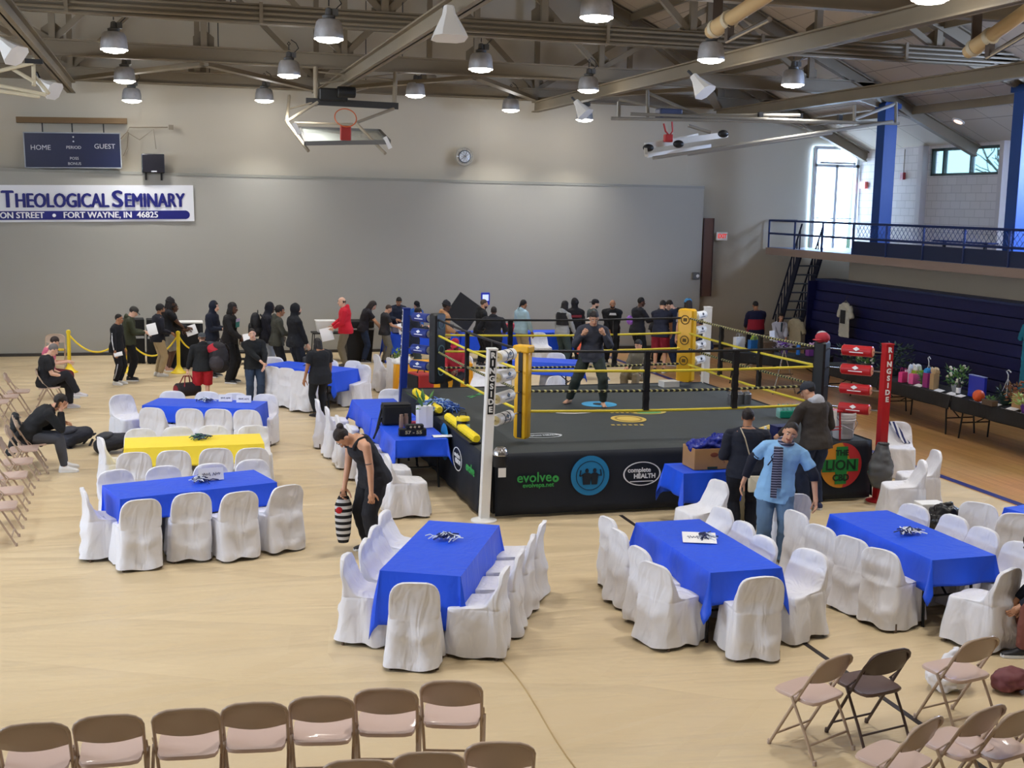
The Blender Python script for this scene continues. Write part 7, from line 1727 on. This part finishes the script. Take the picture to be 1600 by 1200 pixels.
# --- gift tables on the right
AT = [(14.3, 20.55, 90), (14.3, 18.1, 90), (14.42, 23.0, 92), (13.8, 25.83, 139), (14.3, 15.65, 90)]
AL = ('in front of the green and pink gift bags', 'under the hanging plants and autumn flowers', 'behind the red turnbuckle pads', 'behind the far ropes with the wicker basket', 'at the right edge, nearest to us')
for i, (x, y, a) in enumerate(AT): table('A%d' % i, (x, y), a, 2.4, .76, M_clothk, 'black draped gift table '+AL[i], 'black tablecloth on the gift table '+AL[i], ovL=.06, ovW=.24, group='gift tables', cgroup='black gift tablecloths', seed=20+i, flare=.03, corner=.8)
ZT = .757
def gp(px, py, X=None):
    p = at(px, py, ZT)
    if X is not None: p[0] = X
    return p
def gift_bag(label, p, c, tissue=None, w=.2, h=.26, d=.12, rz=.2):
    t = thing('gift_bag', label, 'gift bag', p, rz, 'gift bags'); m = mat('gift %d %d %d' % c, c, .45); b = MB()
    b.rings([[V(x*w/2, y*d/2, z) for x, y in ((-1, -1), (1, -1), (1.0, 0), (1, 1), (-1, 1), (-1.0, 0))] for z in (0, h)]); part('bag', b, m, t, 0)
    for s in (-1, 1): b = MB(); b.tube([(-w*.2, s*d*.5, h), (-w*.12, s*d*.5, h+.08), (w*.12, s*d*.5, h+.08), (w*.2, s*d*.5, h)], .004, 5); part('handle', b, m, t)
    if tissue:
        b = MB(); rr = random.Random(len(label))
        for k in range(5): b.ell((rr.uniform(-.3, .3)*w, rr.uniform(-.2, .2)*d, h+.03), (.06, .04, rr.uniform(.06, .11)), rotz(rr.uniform(0, 3)) @ rotx(rr.uniform(-.5, .5)), 6, 5)
        part('tissue', b, mat('tissue %d %d %d' % tissue, tissue, .7), t, 0)
    return t
gift_bag('white gift bag with clear wrap right of the red post', gp(1403, 597, 14.25), (206, 210, 218), (196, 202, 212), .26, .24); gift_bag('small pink gift bag beside the lime green one', gp(1408, 600, 14.15), (226, 92, 150), None, .2, .2); gift_bag('pink gift bag with flat front, left of the lime green bag', gp(1411, 597, 14.05), (222, 60, 132), None, .16, .2, .1); gift_bag('lime green gift bag with white tissue paper', gp(1424, 599, 14.25), (140, 182, 40), (226, 228, 226), .22, .26)
gift_bag('magenta gift bag with bright blue tissue', gp(1452, 605, 14.15), (150, 40, 112), (40, 140, 206), .2, .28); gift_bag('slim kraft paper bottle bag beside the magenta bag', gp(1464, 608, 14.1), (170, 140, 100), (206, 180, 140), .14, .3, .1); gift_bag('purple gift bag in front of the bleachers, behind the corner pad', V(14.4, 25.3, ZT), (120, 60, 130), (190, 150, 190), .3, .2); gift_bag('white tote behind the far ropes', V(13.1, 26.45, ZT), (214, 216, 218), None, .26, .32); gift_bag('green and blue gift bag next to the white tote', V(13.35, 26.2, ZT), (40, 104, 170), (150, 170, 60), .24, .28)
def hook_plant(label, p, ml, h=.5):
    t = thing('hanging_plant', label, 'plant', p, RN.uniform(0, 3), 'hanging plants'); b = MB(); b.lathe([(.09, 0), (.13, .14), (.135, .15), (.12, .15)], n=18); part('pot', b, mat('pot green', (56, 84, 76), .5), t)
    part('leaves', leafy(70, .14, .14, int(p[1]*10), .02, .12, .5, .1), ml, t, 0)
    for k in range(3): a = k*2.1; b = MB(); b.tube([(.12*math.cos(a), .12*math.sin(a), .15), (0, 0, h)], .006, 5); part('hanger_wire', b, mat('hanger white', (200, 204, 206), .4), t)
    b = MB(); b.tube([(0, 0, h), (0, 0, h+.06), (.05*math.sin(1), 0, h+.12), (.0, 0, h+.15), (-.05, 0, h+.11)], .01, 6); part('hook', b, MATS['hanger white'], t)
hook_plant('hanging basket plant with white hook right of the lime green bag', gp(1437, 603, 14.25), M_leaf, .42); hook_plant('hanging basket plant with white hook behind the orange ball', gp(1541, 632, 14.35), M_leafd, .46)
def flowers(label, p, ml, mp, R=.16, H=.3, pot=(90, 80, 70), n=80, sd=1):
    t = thing('flower_arrangement', label, 'flowers', p, 0, 'flower arrangements'); b = MB(); b.lathe([(.07, 0), (.1, .12), (.1, .14)], n=16); part('pot', b, mat('pot %d %d %d' % pot, pot, .5), t); part('leaves', leafy(n, R, H, sd, .022, .11, .6, .12), ml, t, 0)
    b = MB(); rr = random.Random(sd+9)
    for k in range(16): a = rr.uniform(0, 6.3); d = R*math.sqrt(rr.random()); b.ell((d*math.cos(a), d*math.sin(a), .16+H*rr.random()), (.03, .03, .024), None, 7, 5)
    part('blossoms', b, mp, t)
flowers('pale flower arrangement in silver pot, middle of the gift table', gp(1488, 613, 14.3), M_leaf, M_petal, .18, .34, (150, 152, 156), 90, 2); flowers('autumn flower arrangement in a dark red pot', gp(1556, 637, 14.3), mat('leaf autumn', (130, 96, 62), .7, var=.2), mat('petal rust', (150, 84, 60), .6), .18, .28, (96, 44, 44), 90, 3); flowers('lime green plant in a purple wrapped pot near the right edge', gp(1578, 646, 14.05), M_leafy, mat('petal lime', (196, 214, 150), .6), .18, .16, (84, 40, 130), 80, 4); flowers('large dark fern behind the gift bags', gp(1425, 585, 14.5), M_leafd, M_leafd, .34, .5, (40, 44, 48), 170, 5)
flowers('white and purple basket arrangement behind the far ropes', V(13.9, 25.7, ZT), mat('leaf silver', (176, 168, 186), .6), mat('petal violet', (110, 60, 150), .6), .2, .12, (100, 70, 120), 70, 6); flowers('bushy green plant behind the upper red turnbuckle pad', at(1330, 572, ZT), M_leafd, mat('petal dim', (110, 96, 80), .6), .28, .3, (60, 50, 46), 120, 7); flowers('olive plant with white blooms behind the second red pad', at(1352, 578, ZT), M_leaf, M_petal, .18, .26, (70, 60, 50), 80, 8)
for i, (x, y) in enumerate(((1504, 617), (1571, 640), (1580, 642))):
    b = MB(); b.lathe([(.04, 0), (.042, .01), (.042, .17), (.016, .22), (.016, .3), (.018, .3)], n=16); t = simple('bottle', b, mat('bottle dark', (58, 56, 54), .2), 'bottle with white label %s' % ('beside the blue framed box', 'left of the lime green plant, first of two', 'left of the lime green plant, second of two')[i], 'bottle', gp(x, y, 14.12 if i == 0 else 14.25), 0, 'bottles on the gift tables'); b = MB(); b.lathe([(.0435, .04), (.0435, .14)], n=16); part('bottle_label', b, M_paperw, t)
b = MB(); b.box((0, 0, .2), (.06, .46, .4)); t = simple('boxed_set', b, mat('box royal blue', (34, 48, 168), .4), 'large flat blue box standing on the gift table', 'box', gp(1517, 622, 14.25), 0, None, 0, .01); b = MB(); b.box((-.0, 0, .405), (.07, .47, .012)); part('pale_edge', b, mat('edge pale', (140, 150, 190), .5), t, 0)
b = MB(); b.ell((0, 0, .11), .11, None, 16, 10); simple('ball', b, mat('ball orange', (206, 84, 40), .5), 'orange red ball in front of the blue box', 'ball', gp(1527, 628, 13.98), 0)
t = thing('basket', 'brown wicker basket with a white card on the far gift table', 'basket', V(13.6, 25.95, ZT), .5); b = MB(); b.lathe([(.14, 0), (.19, .24), (.2, .25), (.18, .24), (.13, .02)], n=18); part('basket', b, mat('wicker', (92, 74, 58), .8, bump=.8, bs=60), t); b = MB(); b.box((0, -.1, .42), (.2, .01, .22), rotx(-.1)); part('card', b, M_paperw, t, 0); b = MB(); b.tube([(-.19, 0, .24), (-.12, 0, .42), (.12, 0, .42), (.19, 0, .24)], .012, 6); part('handle', b, MATS['wicker'], t)
b = MB(); b.lathe([(.045, 0), (.05, .02), (.05, .2), (.025, .25), (.025, .28)], n=14); simple('bottle', b, mat('bottle blue', (40, 110, 190), .3), 'blue bottle on the far gift table, right of the violet flowers', 'bottle', V(14.15, 25.5, ZT), 0)
t = thing('basket', 'low brown planter basket in front of the orange ball', 'basket', gp(1528, 634, 13.93), 0); b = MB(); b.box((0, 0, .05), (.12, .3, .1)); part('tray', b, MATS['wicker'], t, 0, .01); part('leaves', leafy(22, .06, .04, 5, .015, .07, .5, .1), M_leaf, t, 0)
b = MB(); b.box((0, 0, .13), (.3, .4, .26)); b.box((0, 0, .265), (.31, .41, .012)); t = simple('cardboard_box', b, M_board, 'brown box with a white shoe in front, at the right edge of the gift tables', 'box', gp(1604, 640, 14.3), .1, None, 0, .01)
pl = [(1345, 573), (1372, 582), (1418, 603), (1446, 611), (1470, 616), (1482, 619), (1512, 627), (1534, 633), (1556, 640), (1572, 646), (1590, 650)]
for i, (x, y) in enumerate(pl):
    sheet('white bid sheet on the gift tables, %s counting from the left' % ('first', 'second', 'third', 'fourth', 'fifth', 'sixth', 'seventh', 'eighth', 'ninth', 'tenth', 'eleventh')[i], V(14.04 if y > 580 else 14.2, at(x, y, ZT)[1], ZT+.006), (.1, 1, 0), (1, -.1, 0), .26, .2, 'bid sheets on the gift tables')
# clothes hung on the bleachers
def hung(label, p, c, L=.9, w=.25, pr=None, nm='hanging_shirt'):
    t = thing(nm, label, 'garment', p, 0, 'clothes hung on the bleachers'); b = MB(); Q = []
    for z, k in ((.0, .42), (-.05, .8), (-.12, 1.0), (-.3, .9), (-.6*L, .95), (-L, 1.05)): Q.append([V(.045*math.cos(a)-.02, w*k*math.sin(a)+.01*math.sin(a*5), z) for a in np.linspace(0, 2*math.pi, 22, endpoint=False)])
    b.rings(Q); b.tube([(0, w*.8, -.08), (0, w*1.35, -.38)], [.07, .06], 10); b.tube([(0, -w*.8, -.08), (0, -w*1.35, -.38)], [.07, .06], 10); me = finish(b, .014, 2, .01, 9); me.materials.append(mat('garment %d %d %d' % c, c, .85)); link('garment', me, t, 180)
    b = MB(); b.tube([(0, -w*.7, -.04), (0, 0, .05), (0, w*.7, -.04)], .01, 6); b.tube([(0, 0, .05), (0, 0, .12), (.03, 0, .16), (.06, 0, .12)], .006, 5); part('hanger', b, M_chrome, t)
    if pr: b = MB(); b.box((-.075, 0, -.36), (.02, w*.9, .34)); part('printed_panel', b, mat('panel %d %d %d' % pr, pr, .8), t, 0)
hung('long off white shirt with a dark printed panel hung on the bleachers', (16.68, 27.75, 1.78), (190, 186, 170), .88, .24, (44, 44, 46)); hung('beige shirt hung near the bottom of the balcony stairs', (16.6, 30.1, 1.15), (176, 166, 140), .75, .34); hung('teal dress on a hanger at the right edge', (16.4, 20.35, 2.0), (30, 118, 140), 1.5, .26)
t = thing('display_screen', 'small dark framed screen on a stand behind the far white post', 'screen', (12.6, 28.6, 0)); b = MB(); b.box((0, 0, 1.42), (.36, .05, .36)); part('bezel', b, M_black, t, 0, .01); b = MB(); b.box((0, -.028, 1.42), (.3, .006, .28)); part('screen', b, mat('screen grey', (84, 96, 116), .3), t, 0); b = MB(); b.tube([(0, 0, 0), (0, 0, 1.25)], .02, 8); b.lathe([(.2, 0), (.2, .015), (.03, .03)]); part('stand', b, M_black, t)
t = thing('easel', 'silver tripod easel in front of the far gift table', 'easel', (13.3, 24.6, 0))
for dx, dy in ((-.28, -.1), (.28, -.1), (0, .3)): b = MB(); b.tube([(0, 0, 1.0), (dx, dy, 0)], .014, 6); part('leg', b, M_chrome, t)
b = MB(); b.bar((-.2, -.09, .45), (.2, -.09, .45), .02, .03); part('ledge', b, M_chrome, t, 0)
# boxes and clutter behind the ring
for i, (x, y, s, rz) in enumerate(((9.45, 22.6, (.5, .4, .3), .3), (10.2, 23.0, (.42, .36, .34), -.2), (8.3, 22.9, (.62, .4, .26), .05), (10.3, 22.2, (.3, .28, .26), .6))):
    t = thing('cardboard_box', 'open brown cardboard box on the floor behind the ring, %s' % ('below the yellow pad', 'behind the far white post', 'dark inside, right of the boxer', 'smallest, beside the far white post')[i], 'box', (x, y, 0), rz, 'cardboard boxes behind the ring'); w, d, h = s; b = MB()
    for q in (-1, 1): b.box((q*w/2, 0, h/2), (.01, d, h)); b.box((0, q*d/2, h/2), (w, .01, h)); b.box((q*(w/2+.09), 0, h-.03), (.2, d, .008), roty(q*.4))
    b.box((0, 0, .006), (w, d, .01)); part('carton', b, M_board if i != 2 else mat('box navy', (34, 34, 56), .5), t, 0)
t = thing('hard_case', 'red and black hard case on end behind the blue ring post', 'case', (4.75, 23.2, 0), .25); b = MB(); b.box((0, 0, .42), (.34, .5, .8)); part('shell', b, mat('case red', (158, 36, 34), .5), t, 0, .03); b = MB(); b.box((-.175, 0, .42), (.03, .46, .74)); part('side_panel', b, M_rubber, t, 0, .01); b = MB(); b.tube([(-.08, 0, .82), (-.06, 0, .88), (.06, 0, .88), (.08, 0, .82)], .012, 6); part('handle', b, M_black, t)
b = MB(); b.ell((0, 0, .05), (.24, .16, .08)); me = finish(b, .016, 1, .04, 9); me.materials.append(mat('towel white', (232, 232, 230), .9)); o = link('bath_towel', me, None, 180); o.location = (4.75, 25.1, .755); tag(o, 'crumpled white towel on the orange yellow table', 'towel')
flowers('small green potted plant on the floor left of the blue post', tuple(at(622, 572)), M_leaf, M_leafy, .13, .3, (120, 90, 60), 60, 9)
